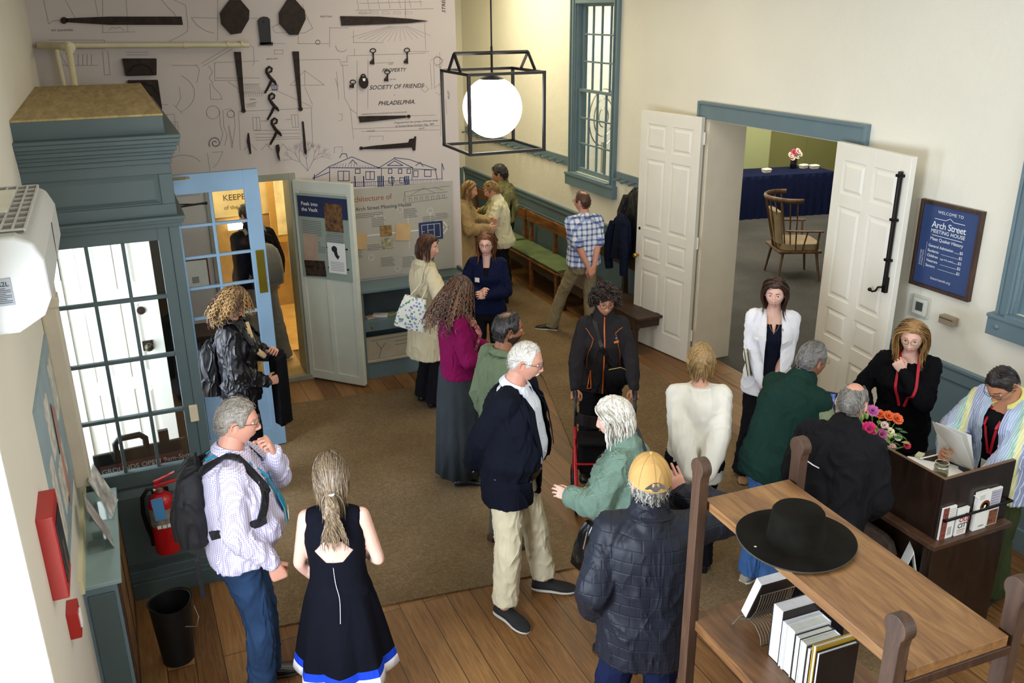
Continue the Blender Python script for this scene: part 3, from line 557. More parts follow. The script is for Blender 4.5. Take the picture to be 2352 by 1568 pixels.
lp = MB()
for l in ([(2.80, 1.34), (2.80, 1.48), (3.0, 1.48), (3.0, 1.34), (2.80, 1.34)], [(2.865, 1.34), (2.865, 1.48)], [(2.935, 1.34), (2.935, 1.48)], [(2.865, 1.42), (2.935, 1.42)], [(2.80, 1.41), (2.83, 1.41)]): lp.ribbon(l, .005, lambda u, v: (u, YW-.0275, v), 0)
pe(lp, 'floor_plan', M('plan_line', '#c9cbd8', .6), fix=False)
# ---- doorway casing and sage door
mb = MB(); mb.box(.72, .785, YW-.02, YW+.33, 0, 2.11).box(1.495, 1.56, YW-.02, YW+.33, 0, 2.11).box(.785, 1.495, YW-.02, YW+.33, 2.05, 2.11).box(.72, 1.56, YW-.06, YW, 0, .05)
struct(mb, 'door_5_casing', M('grey_green_casing', '#8c8d7c', .5, var=.06), bevel=.003)
mb = MB(); mb.box(.78, 1.50, YW, YW+.9, 0, .03); struct(mb, 'door_5_threshold', M('worn_threshold', '#b99a66', .5, var=.2))
pd_a = onz(712, 865); pd_b = onz(832, 886); ang = math.atan2(pd_b.y-pd_a.y, pd_b.x-pd_a.x); WD = .655
pd = empty('door_5', (1.53, YW-.03, .02), ang); pd['kind'] = 'structure'
mb = MB(); mb.box(0, WD, .0, .04, 0, 2.03); S_ = .06
for a, b, c, d in ((0, WD, 0, .09), (0, WD, 1.93, 2.03), (0, S_, 0, 2.03), (WD-S_, WD, 0, 2.03), (0, WD, 1.13, 1.2), (WD/2-.03, WD/2+.03, 0, 1.2)): mb.box(a, b, -.012, 0, c, d)
mb.build('door_leaf', SAGE, pd, bevel=.004)
fP = lambda u, v, d=0: (u, -.020-d, v)
mb = MB(); mb.box(.035, WD-.045, -.018, -.006, 1.08, 1.91); ps = mb.build('poster', M('poster_grey_green', '#9aa69b', .55, var=.04), pd)
mb = MB(); quad(mb, .33, 1.79, .56, .20, 0, 0, 0, fP); quad(mb, .45, 1.70, .20, .27, 0, 1, .002, fP); quad(mb, .16, 1.38, .17, .28, -3, 2, .001, fP); quad(mb, .19, 1.18, .24, .16, 3, 3, .001, fP)
mb.build('poster_pictures', [NAVY, M('photo_interior', '#6a4a2c', .5, var=.8, vs=26), M('pink_map', '#b39a86', .7, var=.15), M('photo_jars', '#33241c', .5, var=1.2, vs=34)], ps)
mb = MB()
for b, u, v in (('Peek into', .09, 1.80), ('the Vault', .09, 1.745)): text(mb, b, u, v, .05, lambda a, c: fP(a, c, .004), 1, bold=.012)
for x0, z0, n_, L in ((.08, 1.65, 9, .22), (.34, 1.52, 7, .2), (.20, 1.40, 4, .12), (.12, 1.45, 3, .15), (.36, 1.55, 2, .18)):
    for i in range(n_): mb.ribbon([(x0, z0-i*.017), (x0+L-.02*((i*3) % 3), z0-i*.017)], .006, lambda a, c: fP(a, c, .001), 0)
mb.build('poster_text', [M('panel_ink', '#6f6c68', .8), PAPER], ps, fix=False)
sc_ = MB(); sc_.box(.36, .56, -.036, -.030, 1.16, 1.46); sn = sc_.build('notice_sheet', PAPER, ps)
mb = MB(); mb.prism([(.44+.032*math.cos(R(a)), 1.40+.032*math.sin(R(a))) for a in range(0, 360, 24)], lambda u, v, d: (u, -.0365-d, v), .001); mb.prism([(.43, 1.38), (.47, 1.38), (.475, 1.345), (.495, 1.335), (.475, 1.30), (.452, 1.32), (.44, 1.34)], lambda u, v, d: (u, -.0365-d, v), .001)
for i in range(6): mb.ribbon([(.385, 1.27-i*.016), (.535, 1.27-i*.016)], .004, lambda u, v: (u, -.0368, v), 1)
mb.build('silhouette', [INK, M('panel_ink', '#6f6c68', .8)], sn, fix=False)
mb = MB(); [mb.box(x, x+.02, -.03, -.018, z, z+.012) for x in (.345, .56) for z in (1.20, 1.40)]; mb.build('sheet_clips', BLACKM, ps)
# ================================================================ iron hardware hung on the mural wall
fI = lambda d0: (lambda u, v, d: (u, YW-.006-d0-d, v))
def iron_px(name, outlines, label, cat, group=None, mat=None, d=.010, holes=(), rings=()):
    """flat forged piece, outline traced in the wall plane"""
    mb = MB(); base = None
    for ol in outlines:
        P = [(q.x, q.z) for q in (ony(a, b, YW) for a, b in ol)]; base = base or P[0]; mb.prism(P, fI(0), d)
    for (cx, cy, r, w_) in rings:
        c = ony(cx, cy, YW); rr = r*.00464; ww = w_*.00464; mb.tube([(c.x+rr*math.cos(q), YW-.012, c.z+rr*math.sin(q)) for q in [2*PI*i/18 for i in range(18)]], ww, 6, closed=True)
    for (cx, cy) in holes:
        c = ony(cx, cy, YW); mb.ball((c.x, YW-.006-d-.0015, c.z), (.007, .004, .007), 8, 5)
    bx = sum(v[0] for v in mb.v)/len(mb.v); bz = min(v[2] for v in mb.v); mb.v = [(x-bx, y-YW, z-bz) for x, y, z in mb.v]
    o = mb.build(name, mat or IRON, loc=(bx, YW, bz), bevel=.0015, seg=1); return tag(o, label, cat, group)
def disc(cx, cy, r, n=14): return [(cx+r*math.cos(2*PI*i/n), cy-r*math.sin(2*PI*i/n)) for i in range(n)]
G1 = 'old iron hardware displayed on the mural wall'
iron_px('strap_hinge', [[(152, 42), (250, 38), (417, 38), (420, 57), (250, 57), (152, 51)], disc(147, 47, 8)], 'long iron strap hinge with round tip pointing left, top left of the mural', 'strap hinge', G1, holes=((200, 47), (290, 47), (380, 47)))
iron_px('octagonal_iron_plate', [[(527, 0), (552, 0), (572, 24), (571, 45), (553, 76), (530, 79), (508, 55), (505, 30)]], 'octagonal iron plate at the top edge of the mural, the left one of the pair', 'iron plate', G1, d=.02)
iron_px('octagonal_iron_plate', [[(660, -2), (676, -2), (699, 24), (701, 44), (684, 80), (664, 80), (641, 54), (640, 30)]], 'octagonal iron plate at the top edge of the mural, right of the domed latch plate', 'iron plate', G1, d=.02)
iron_px('latch_plate', [[(591, 48), (596, 41), (604, 38), (613, 39), (619, 44), (622, 100), (598, 103)], [(596, 97), (626, 97), (626, 104), (596, 104)]], 'small domed black latch plate hung between the two octagonal plates', 'latch plate', G1, mat=BLACKM, d=.016, holes=((605, 50),))
iron_px('strap_hinge', [[(781, 37), (870, 38), (940, 43), (983, 48), (940, 53), (870, 56), (784, 59)]], 'broad rusty strap hinge tapering to a point on the right, above the lettering', 'strap hinge', G1, holes=((800, 48), (850, 48), (900, 48)))
iron_px('strap_hinge', [[(537, 119), (553, 119), (562, 250), (555, 251)], disc(559, 254, 5)], 'tall hanging tapered strap hinge with a ball tip, left of the scroll hooks', 'strap hinge', G1, holes=((546, 140), (551, 180), (556, 220)))
iron_px('strap_hinge', [[(671, 118), (686, 118), (692, 245), (686, 247)], disc(690, 250, 5)], 'tall hanging tapered strap hinge with a ball tip, right of the scroll hooks', 'strap hinge', G1, holes=((679, 140), (683, 180), (687, 220)))
def dog(x, y, label):
    mb = MB(); pts = [(x+2, y+14), (x+8, y+12), (x+9, y+5), (x+3, y+1), (x-3, y+6), (x-3, y+14), (x+5, y+26), (x+15, y+36), (x+19, y+42)]
    P = [ony(a, b, YW) for a, b in pts]; mb.tube([(p.x, YW-.016, p.z) for p in P], [.007, .008, .009, .010, .011, .012, .015, .013, .006], 8)
    P = [ony(a, b, YW) for a, b in ((x+9, y+30), (x+3, y+44), (x-7, y+62))]; mb.tube([(p.x, YW-.014, p.z) for p in P], [.012, .011, .008], 8)
    c = P[0]; mb.v = [(a-c.x, b-YW, d-c.z) for a, b, d in mb.v]; tag(mb.build('shutter_hook', IRON, loc=(c.x, YW, c.z), smooth=60), label, 'shutter hook', G1)
dog(615, 152, 'scrolled iron shutter hook, topmost of the three hung one above another'); dog(621, 213, 'scrolled iron shutter hook, middle one of the three hung one above another'); dog(627, 270, 'scrolled iron shutter hook, lowest of the three hung one above another')
iron_px('iron_spike', [[(569, 304), (572, 306), (577, 352), (574, 354), (567, 325)]], 'thin iron spike hung low beneath the left tapered hinge', 'iron spike', G1)
iron_px('iron_spike', [[(693, 278), (697, 279), (704, 350), (702, 356), (698, 350)]], 'long thin iron spike beneath the right tapered hinge', 'iron spike', G1)
iron_px('iron_pintle', [[(633, 333), (640, 331), (642, 342), (640, 352), (643, 370), (638, 362), (634, 345)]], 'stubby iron pintle just below the lowest shutter hook', 'iron pintle', G1, d=.02)
def keyi(x, y, h, label):
    P = ony(x, y, YW); Q = ony(x+1, y+h, YW); mb = MB(); mb.tube([(.027*math.cos(q), -.012, .018*math.sin(q)) for q in [2*PI*i/18 for i in range(18)]], .0045, 6, closed=True)
    L = P.z-Q.z; mb.tube([(0, -.012, -.018), (0, -.012, -L)], .006, 8); mb.box(-.035, 0, -.016, -.008, -L+.004, -L+.03); mb.box(-.022, 0, -.016, -.008, -L+.035, -L+.045); mb.ball((0, -.012, -.03), .009, 8, 5)
    tag(mb.build('iron_key', IRON, loc=(P.x, YW, P.z), smooth=50), label, 'key', G1)
keyi(856, 116, 32, 'large old iron key at the upper left above PROPERTY'); keyi(934, 115, 31, 'large old iron key at the upper right above PROPERTY'); keyi(889, 165, 22, 'old iron key hung over the word PROPERTY'); keyi(810, 188, 14, 'smallest iron key, left of the padlock')
p_ = ony(834, 188, YW); pk = empty('padlock', (p_.x, YW, p_.z), 0, 'old heart-shaped iron padlock beside the small key', 'padlock', G1)
mb = MB(); mb.prism([(.045*math.cos(R(a)), .055*math.sin(R(a))*(1 if a < 180 else 1.1)) for a in range(0, 360, 20)], lambda u, v, d: (u, -.008-d, v), .028); mb.build('lock_body', IRON, pk, bevel=.006); mb = MB(); mb.tube([(.022*math.cos(R(a)), -.02, .045+.025*math.sin(R(a))) for a in range(-20, 201, 20)], .006, 8); mb.build('shackle', IRON, pk, smooth=60); mb = MB(); mb.prism([(-.010, .01), (.010, .01), (.014, .035), (-.014, .035)], lambda u, v, d: (u, -.037-d, v), .004); mb.build('key_cover', CHROME, pk)
iron_px('strap_hinge', [[(823, 267), (850, 266), (930, 265), (935, 267), (930, 270), (850, 279), (826, 281)], disc(938, 267, 4)], 'tapered iron hinge under PHILADELPHIA pointing right', 'strap hinge', G1, holes=((842, 272), (874, 270), (904, 268)))
iron_px('strap_hinge', [[(832, 338), (860, 334), (937, 327), (940, 319), (951, 317), (951, 313), (955, 313), (953, 345), (948, 345), (945, 338), (880, 342), (832, 342)], disc(829, 340, 4)], 'tapered iron hinge with an upright end plate above the house drawing', 'strap hinge', G1, holes=((866, 338), (897, 336)))
def firemark(ol, arc, label):
    P = [(q.x, q.z) for q in (ony(a, b, YW) for a, b in ol)]; mb = MB(); c = P[0]; mb.prism([(u-c[0], v-c[1]) for u, v in P], lambda u, v, d: (u, -.004-d, v), .05)
    o = mb.build('cast_iron_box_lock', IRON, loc=(c[0], YW, c[1]), bevel=.005); tag(o, label, 'box lock', G1); mb = MB(); A = [ony(a, b, YW) for a, b in arc]; mb.tube([(p.x-c[0], -.056, p.z-c[1]) for p in A], .006, 6); mb.build('arched_rim', IRON, o)
firemark([(281, 134), (359, 134), (359, 172), (289, 174)], [(296, 165), (306, 152), (322, 146), (342, 152), (352, 168)], 'dark iron box lock with an arched rim, above the vestibule top')
firemark([(293, 184), (362, 183), (372, 250), (310, 250)], [(310, 200), (330, 190), (350, 196), (364, 215)], 'dark iron box lock half hidden behind the vestibule top')
mb = MB(); mb.box(-.03, .05, -.05, 0, -.10, .12); p_ = ony(366, 372, YW); tag(mb.build('iron_bracket', IRON, loc=(p_.x, YW, p_.z), bevel=.004), 'small black iron bracket beside the vestibule cornice', 'bracket')
# ---- cream pipework on and above the vestibule
PIPE = M('cream_pipe', '#cfc6a4', .5, var=.06)
pp = empty('water_pipe', (-.2, YW-.08, 3.28), 0, 'cream painted pipe along the mural wall dropping into the vestibule top', 'pipe')
mb = MB(); mb.tube([(-.22, 0, .03), (1.45, 0, .0)], .022, 12); mb.tube([(-.22, 0, .03), (-.22, .06, .03)], .022, 10); mb.build('long_pipe', PIPE, pp, smooth=50)
mb = MB(); mb.tube([(-.22, 0, .03), (-.10, -.10, .03), (.01, -.55, .03)], .028, 12); mb.tube([(.01, -.55, .06), (.01, -.78, -.25)], .024, 12); mb.tube([(-.10, -.03, .02), (-.08, -.03, -.6)], .022, 10); mb.build('drop_pipe', PIPE, pp, smooth=50)
mb = MB()
for x in (.9, 1.26, 1.38): mb.tube([(x, 0, .008), (x+.02, 0, .008)], .028, 12)
mb.tube([(.01, -.56, .02), (.01, -.58, -.02)], .032, 12); mb.tube([(-.02, -.5, .03), (.03, -.58, .03)], .034, 12); mb.build('pipe_fitting', PIPE, pp, smooth=50)

# ================================================================ display desk under the exhibit panel
dk = empty('display_desk', (2.03, YW-.34, 0), 0, 'blue-grey slant-front display desk with pigeonhole and an open lower shelf under the exhibit panel', 'desk')
DX = 1.18; mb = MB(); DARKIN = M('dark_interior', '#3a2c22', .7)
mb.box(0, DX, .02, .34, 0, .18).box(0, .03, 0, .34, 0, .93).box(DX-.03, DX, 0, .34, 0, .93).box(0, DX, .31, .34, .0, .93); mb.build('carcass', BLUE, dk, bevel=.003)
mb = MB(); mb.box(.03, DX-.03, 0, .31, .60, .63).box(.03, DX-.03, -.0, .02, .52, .62); mb.build('shelf', BLUE, dk, bevel=.003)
mb = MB(); mb.box(.03, DX-.03, .01, .31, .18, .20); mb.build('lower_board', M('mural_box', '#b8b0a0', .7), dk)
mb = MB(); mb.box(0, DX, -.02, .34, .93, .955); mb.build('top', BLUE, dk, bevel=.003)
mb = MB(); mb.box(DX-.46, DX, .0, .34, .955, .97).box(DX-.46, DX-.43, 0, .34, .97, 1.0).box(DX-.03, DX, 0, .34, .97, 1.0).box(DX-.46, DX, 0, .02, .97, 1.0); mb.build('tray_rim', BLUED, dk, bevel=.003)
mb = MB(); mb.box(.03, DX-.03, .295, .31, .63, .93); mb.build('back_panel', M('slate_back', '#4d585c', .7), dk); mb = MB(); mb.ball((.10, -.008, .57), .012); mb.build('drawer_knob', BRASS, dk)
bx = tag(MB().box(0, 1.10, 0, .02, 0, .24).build('drawing_board', M('board_paper', '#b3aa98', .8), loc=(2.07, YW-.30, .205)), 'printed drawing board standing in the lower shelf of the display desk', 'display board')
mb = MB(); fB = lambda u, v: (u, -.001, v)
for l in ([(.05, .2), (1.0, .22)], [(.3, .16), (.6, .17)], [(.3, .12), (.6, .13)], [(.12, .0), (.15, .1), (.1, .18)], [(.15, .1), (.2, .16)], [(.45, .04), (.6, .04), (.6, .09), (.45, .09), (.45, .04)], [(.8, .03), (1.0, .03), (1.0, .12), (.8, .12), (.8, .03)]): mb.ribbon(l, .004, fB)
mb.build('print', INK, bx, fix=False)
def papers(x0, n, cols, z, y):
    for i in range(n):
        w_, h_ = rng.uniform(.09, .15), rng.uniform(.07, .10); o = MB().box(-w_/2, w_/2, -h_/2, h_/2, 0, .012+.01*(i % 2)).build('booklet', cols[i % len(cols)], loc=(x0+i*.115, y+rng.uniform(-.03, .03), z+.0005), rz=rng.uniform(-.5, .5)); yield o
for i, o in enumerate(papers(2.14, 4, [M('pink_paper', '#c9a79c', .7), PAPER, M('green_paper', '#a9ad7c', .7), PAPER], .63, YW-.22)): tag(o, ['pinkish booklet lying on the display desk shelf behind the sage door', 'white leaflet on the display desk shelf, first after the pink one', 'green booklet on the display desk shelf', 'white leaflet on the display desk shelf beside the floral tote bag'][i], 'leaflet', 'leaflets on the display desk shelf')

# ================================================================ far wall and passage
bk = empty('brochure_rack', (3.30, 13.1, 0), 0, 'tall dark brown rack of labels seen past the end of the mural wall', 'rack')
mb = MB(); mb.box(0, .85, 0, .06, 0, 3.2); mb.build('board', M('dark_brown_board', '#3a2a22', .6), bk, bevel=.004); mb = MB()
for i in range(17): mb.box(.05, .80, -.008, 0, .15+i*.18, .18+i*.18)
mb.build('label_strip', M('dim_label', '#8d877c', .7), bk)

# ================================================================ peg rails
def peg_rail(y0, y1, n, label):
    r = empty('peg_rail', (XR, y0, 1.67), 0, label, 'peg rail'); MB().box(-.025, 0, 0, y1-y0, 0, .11).build('rail_board', BLUE, r, bevel=.003)
    for i in range(n):
        y = .12+(y1-y0-.24)*i/(n-1); mb = MB(); mb.lathe([(.010, 0), (.010, .06), (.018, .085), (.016, .10), (.002, .104)], 12, M_=Matrix.Translation((-.025, y, .05)) @ Matrix.Rotation(R(-100), 4, 'Y')); mb.build('peg', BLUE, r, smooth=50)
peg_rail(10.25, 13.9, 16, 'blue-grey peg rail on the cream wall beyond the tall sash window'); peg_rail(8.30, 9.03, 4, 'short blue-grey peg rail between the sash window and the left door leaf')
# ---- coats
def coat(name, y, z, w_, L, mat, label, seed, dx=.11):
    mb = MB(); n = 30; rs = []; rr = random.Random(seed); ph = rr.uniform(0, 6)
    for k in range(22):
        t = k/21; hw = w_*pw(t, [(0, .22), (.06, .45), (.16, .75), (.4, .85), (.8, .95), (1, 1)]); hd = .075*pw(t, [(0, .4), (.15, .8), (.5, 1), (1, 1.1)]); rs.append([])
        for i in range(n):
            q = 2*PI*i/n; f = 1+.16*math.sin(q*5+ph+t*1.2)*t+.08*math.sin(q*9+ph*2); rs[-1].append((-dx+hd*math.cos(q)*f, hw*math.sin(q)*f+.02*math.sin(t*4+ph), -t*L+.02*math.sin(q*3+ph)*t))
    mb.rings(rs); o = mb.build('coat_body', mat, smooth=70); e = empty(name, (XR, y, z), 0, label, 'coat'); o.parent = e
    for s_ in (-1, 1):
        m = MB(); m.tube([(-dx-.03, s_*w_*.62, -.12), (-dx-.06, s_*w_*.85, -.30), (-dx-.06, s_*w_*.88, -.52), (-dx-.05, s_*w_*.8, -.66)], [.05, .055, .05, .045], 12); m.build('sleeve', mat, e, smooth=70)
    return e
coat('black_jacket', 8.42, 1.70, .24, .74, cloth('black_nylon', '#17161a', 1.3, gloss=.35, rough=.45), 'black hooded jacket hanging on a peg next to the left white door leaf', 2)
coat('navy_coat', 8.45, 1.42, .20, .52, cloth('dark_navy_coat', '#141a2c', 1.0, rough=.8), 'dark navy coat hanging beneath the black jacket', 5, .27)

# ================================================================ benches
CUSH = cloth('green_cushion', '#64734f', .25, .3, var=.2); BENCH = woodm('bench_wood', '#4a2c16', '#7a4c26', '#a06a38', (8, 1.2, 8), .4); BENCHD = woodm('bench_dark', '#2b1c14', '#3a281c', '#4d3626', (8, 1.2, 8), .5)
def bench(y0, y1, label, cushion=True):
    BENCH = globals()['BENCH'] if cushion else BENCHD  # uncushioned bench: darker wood colour carries the shadow and dark coats there
    e = empty('wooden_bench', (XR, y0, 0), 0, label, 'bench', 'old wooden benches along the right wall'); L = y1-y0
    MB().box(-.47, -.06, 0, L, .40, .43).build('seat', BENCH, e, bevel=.006)
    mb = MB(); mb.box(-.13, -.10, 0, L, .76, .90); mb.build('top_rail', BENCH, e, bevel=.006)
    for i in range(3):
        y = .05+(L-.16)*i/2; mb = MB(); mb.prism([(-.47, 0), (-.42, 0), (-.42, .30), (-.10, .30), (-.10, 0), (-.05, 0), (-.05, .42), (-.075, .9), (-.10, .9), (-.12, .44), (-.47, .40)], lambda u, v, d, y=y: (u, y+d, v), .05); mb.build('bench_end', BENCH, e, bevel=.004)
    MB().box(-.46, -.44, 0, L, .30, .40).build('apron', BENCHD, e, bevel=.003)
    if cushion:
        mb = MB(); n_ = 10; rs = []
        for k in range(17):
            y = .03+(L-.06)*k/16; h = .045+.006*math.sin(k*2.1); rs.append([(-.27+.19*math.copysign(abs(math.cos(q))**.35, math.cos(q)), y, .432+.5*h+.5*h*math.copysign(abs(math.sin(q))**.5, math.sin(q))) for q in [2*PI*i/20 for i in range(20)]])
        mb.rings(rs); mb.build('seat_cushion', CUSH, e, smooth=50)
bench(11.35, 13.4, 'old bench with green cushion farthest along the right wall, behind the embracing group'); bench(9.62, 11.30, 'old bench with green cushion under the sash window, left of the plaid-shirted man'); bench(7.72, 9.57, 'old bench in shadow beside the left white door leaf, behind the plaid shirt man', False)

# ================================================================ pendant lamp
LP = Vector((0, 0, HC))+ray(1131, 247)*4.5/ray(1131, 247).length*1.0
LP = Vector((0, 0, HC))+ray(1131, 247)*4.35
lamp = empty('pendant_lamp', LP, R(-1), 'lit white globe pendant in a black open box frame', 'pendant lamp')
GLOBE = NT('lit_globe'); GLOBE.set(Base_Color=(1, 1, 1, 1), Roughness=.3); GLOBE.b.inputs['Emission Color'].default_value = (1, .97, .90, 1); GLOBE.b.inputs['Emission Strength'].default_value = 7
mb = MB(); mb.ball((0, 0, 0), .145, 40, 26); mb.build('globe', GLOBE.m, lamp, smooth=80)
mb = MB(); mb.lathe([(.055, .125), (.058, .137), (.03, .15), (.01, .156)], 24); mb.tube([(0, 0, .15), (0, 0, .285)], .006, 8); mb.tube([(0, 0, .27), (0, 0, CZ-LP.z)], .004, 8); mb.build('stem', BLACKM, lamp, smooth=40)
mb = MB(); a = .19; zb, zt_ = -.19, .17; w_ = .0065
for x in (-a, a):
    for y in (-a, a): mb.box(x-w_, x+w_, y-w_, y+w_, zb, zt_)
for z in (zb, zt_):
    for s_ in (-a, a): mb.box(-a-w_, a+w_, s_-w_, s_+w_, z-w_, z+w_); mb.box(s_-w_, s_+w_, -a-w_, a+w_, z-w_, z+w_)
for s_ in (-a, a): mb.tube([(s_, -.09, zt_), (s_, 0, zt_+.085), (s_, .09, zt_)], .0085, 4)
mb.tube([(-a, 0, zt_+.085), (a, 0, zt_+.085)], .0085, 4); mb.build('cage_frame', BLACKM, lamp)
mb = MB(); mb.lathe([(.06, CZ-LP.z-.02), (.06, CZ-LP.z)], 20); mb.build('canopy', BLACKM, lamp)

# ================================================================ things on the right wall
sg = empty('welcome_sign', (XR, 4.665, 1.605), 0, 'navy framed welcome sign listing admission prices in white', 'sign')
SW, SH = .525, .64; fS = lambda u, v, d=0: (-.022-d, -u, v)      # u runs toward the camera
mb = MB(); fr = .026
for a, b, c, d in ((0, SW, 0, fr), (0, SW, SH-fr, SH), (0, fr, 0, SH), (SW-fr, SW, 0, SH)): mb.box(-.035+.0004*(c > 0), 0, -b, -a, c, d)
mb.build('frame', WOODD, sg, bevel=.003); MB().box(-.02, -.001, -SW+fr, -fr, fr, SH-fr).build('sign_board', M('sign_navy', '#2d4270', .5, var=.03), sg)
SGT = M('sign_white', '#e4e6ec', .6, var=0); mb = MB(); tS = lambda b, u, v, s_, **k: text(mb, b, u, v, s_, fS, 0, **k)
tS('WELCOME TO', SW/2, .560, .030, align='CENTER', space=1.15, bold=.006); tS('Arch Street', SW/2, .455, .066, align='CENTER', bold=.008, space=.93); tS('MEETING HOUSE', SW/2, .418, .037, align='CENTER', bold=.010, space=1.04); tS('Meet Quaker History', SW/2, .362, .034, align='CENTER', bold=.003, space=.95)
for a in ([(.135, .520), (.23, .520), (.263, .540), (.297, .520), (.39, .520)], [(.135, .400), (.39, .400)]): mb.ribbon(a, .004, fS)
for i, (b, x1) in enumerate((('General Admission', .34), ('Students', .235), ('Children', .225), ('Veterans', .24), ('Seniors', .225))):
    z = .312-i*.037; tS(b, .115, z, .028, bold=.008); tS('$5' if i == 0 else '$2', .385, z, .028, bold=.008)
    if i == 2: tS('(age 8 & under)', .232, z, .018, bold=.004); x1 = .345
    mb.ribbon([(x1, z+.001), (.382, z+.001)], .002, fS)
tS('historicasmh.org', SW/2, .080, .026, align='CENTER'); mb.ribbon([(.10, .15), (.10, .34)], .0015, fS)
for b, u in (('SUGGESTED', .066), ('DONATION', .086)): text(mb, b, 0, 0, .019, lambda a, c, u=u: (-.022, -(u-c), .16+a), 0, space=1.15)
mb.build('lettering', SGT, sg, fix=False)
th = empty('thermostat', (XR, 4.63, 1.37), 0, 'white thermostat in a clear guard under the welcome sign', 'thermostat')
MB().box(-.045, 0, -.17, 0, 0, .165).build('clear_guard', glass_mat('clear_guard', (.93, .95, .95, 1), .10), th, bevel=.01); MB().box(-.030, -.002, -.15, -.025, .02, .145).build('housing', WHITEP, th, bevel=.01, seg=3); MB().box(-.033, -.029, -.122, -.06, .055, .12).build('screen', M('lcd_dark', '#3b423f', .2), th)
sn_ = empty('wall_sensor', (XR, 4.335, 1.40), 0, 'small bronze sensor box on the wall right of the thermostat', 'sensor'); MB().box(-.055, 0, -.125, 0, 0, .062).build('housing', M('bronze_case', '#a2927a', .4, .3), sn_, bevel=.004); MB().box(-.057, -.053, -.12, -.005, .042, .046).build('seam', BLACKM, sn_)
mb = MB(); mb.box(-.04, 0, 0, .05, 0, .09); tag(mb.build('door_stop', BLACKM, loc=(XR, 4.60, 1.05), bevel=.004), 'small black catch on the wall edge behind the right door leaf', 'catch')

# ================================================================ left wall : air conditioner, poster, alarms, cupboard
ac = empty('air_conditioner', (XL, 3.2, 2.56), 0, 'white wall-mounted air conditioner at the left edge above the entry door glass', 'air conditioner')
ACW = M('ac_white', '#bfbfba', .45, var=.02); mb = MB(); prof = [(0, 0), (.10, -.0), (.185, .05), (.215, .11), (.215, .24), (.19, .30), (.14, .325), (0, .325)]
mb.prism(prof, lambda u, v, d: (u, d, v), 1.0); mb.build('casing', ACW, ac, bevel=.012, seg=3)
mb = MB(); mb.box(.02, .165, .06, .93, .322, .329); mb.build('intake', M('grille_dark', '#5e5b50', .8), ac)
mb = MB()
for i in range(10): mb.box(.02, .168, .06+i*.0965, .068+i*.0965, .326, .335)
for i in range(5): mb.box(.02+i*.0365, .026+i*.0365, .06, .93, .326, .335)
for i in range(35): mb.box(.02, .168, .07+i*.0245, .073+i*.0245, .326, .330)
mb.build('grille_bars', ACW, ac); mb = MB(); mb.tube([(.212, .55, .02), (.218, .55, .25)], .0015, 5); mb.build('seam', IRON, ac)
mb = MB(); mb.box(.03, .105, -.0025, .0, .10, .19); lb = mb.build('rating_label', M('label_grey', '#8e9296', .6), ac)
mb = MB(); text(mb, 'A2L', 0, 0, .022, lambda u, v: (.062+u, -.004, .165+v), 0, bold=.01); text(mb, 'A', 0, 0, .03, lambda u, v: (.034+u, -.004, .13+v), 0, bold=.02)
for i in range(9): mb.ribbon([(.055, .158-i*.006), (.10-.015*(i % 3 == 0), .158-i*.006)], .002, lambda u, v: (u, -.0035, v), 0)
mb.build('label_print', INK, lb, fix=False)
mb = MB(); 
mb.box(.03, .10, .35, .80, .335, .345); mb.build('plastic_wrap', M('cloudy_film', '#d3cfc0', .3), ac, bevel=.01)
cd = empty('conduit_cover', (XL, 5.02, 1.05), 0, 'cream plastic pipe cover running up the left wall beside the glazed front', 'pipe cover'); mb = MB(); mb.box(0, .085, 0, .10, 0, 1.42); mb.build('channel', M('conduit_cream', '#cbbfa8', .5), cd, bevel=.012); mb = MB(); mb.box(-.002, .092, -.006, .106, 1.06, 1.12); mb.build('joint', M('conduit_cream', '#cbbfa8', .5), cd, bevel=.006)
# poster (hexagonal look from the low slant) on the left wall
ps_ = empty('history_poster', (XL, 3.92, 1.19), 0, 'large blue-grey map poster on the left wall under the air conditioner', 'poster')
MB().box(.0, .012, 0, 1.05, 0, .80).build('board', M('poster_blue', '#8fa2a8', .5, var=.12, vs=5), ps_); mb = MB()
for y, z, a, b in ((.05, .10, .16, .40), (.34, .12, .22, .22), (.30, .42, .18, .28), (.60, .16, .14, .18), (.78, .42, .2, .3)): mb.box(.012, .016, y, y+a, z, z+b)
mb.build('pictures', M('poster_prints', '#c9c3b4', .6, var=.35, vs=18), ps_); mb = MB(); mb.prism([(.55, .05), (.66, .12), (.62, .34), (.70, .52), (.58, .60), (.54, .3)], lambda u, v, d: (.0165+d, u, v), .002); mb.build('map_shape', M('map_red', '#b08070', .6, var=.2), ps_)
def redbox(y0, y1, z0, z1, d, label, name):
    e = empty(name, (XL, y0, z0), 0, label, 'fire alarm'); RED = M('alarm_red', '#a8201c', .35, var=.05); MB().box(0, d, 0, y1-y0, 0, z1-z0).build('housing', RED, e, bevel=.004); return e, RED
e, RED = redbox(3.36, 3.60, 1.42, 1.78, .06, 'red framed fire alarm panel on the left wall near the bright window', 'fire_alarm_panel'); MB().box(.058, .063, .03, .21, .05, .31).build('window', M('black_gloss', '#15171a', .15), e)
mb = MB(); mb.box(.06, .066, .10, .115, .06, .20); mb.build('handle', CHROME, e)
e, RED = redbox(3.60, 3.71, 1.06, 1.19, .045, 'small red alarm pull box on the left wall, lower than the framed one', 'alarm_pull_box'); MB().box(.044, .052, .03, .08, .03, .10).build('pull_handle', PAPER, e, bevel=.002)
CBX = .175; cb = empty('cupboard', (XL, 4.32, 0), 0, 'blue-grey cupboard against the left wall with leaflet holders on top', 'cupboard')
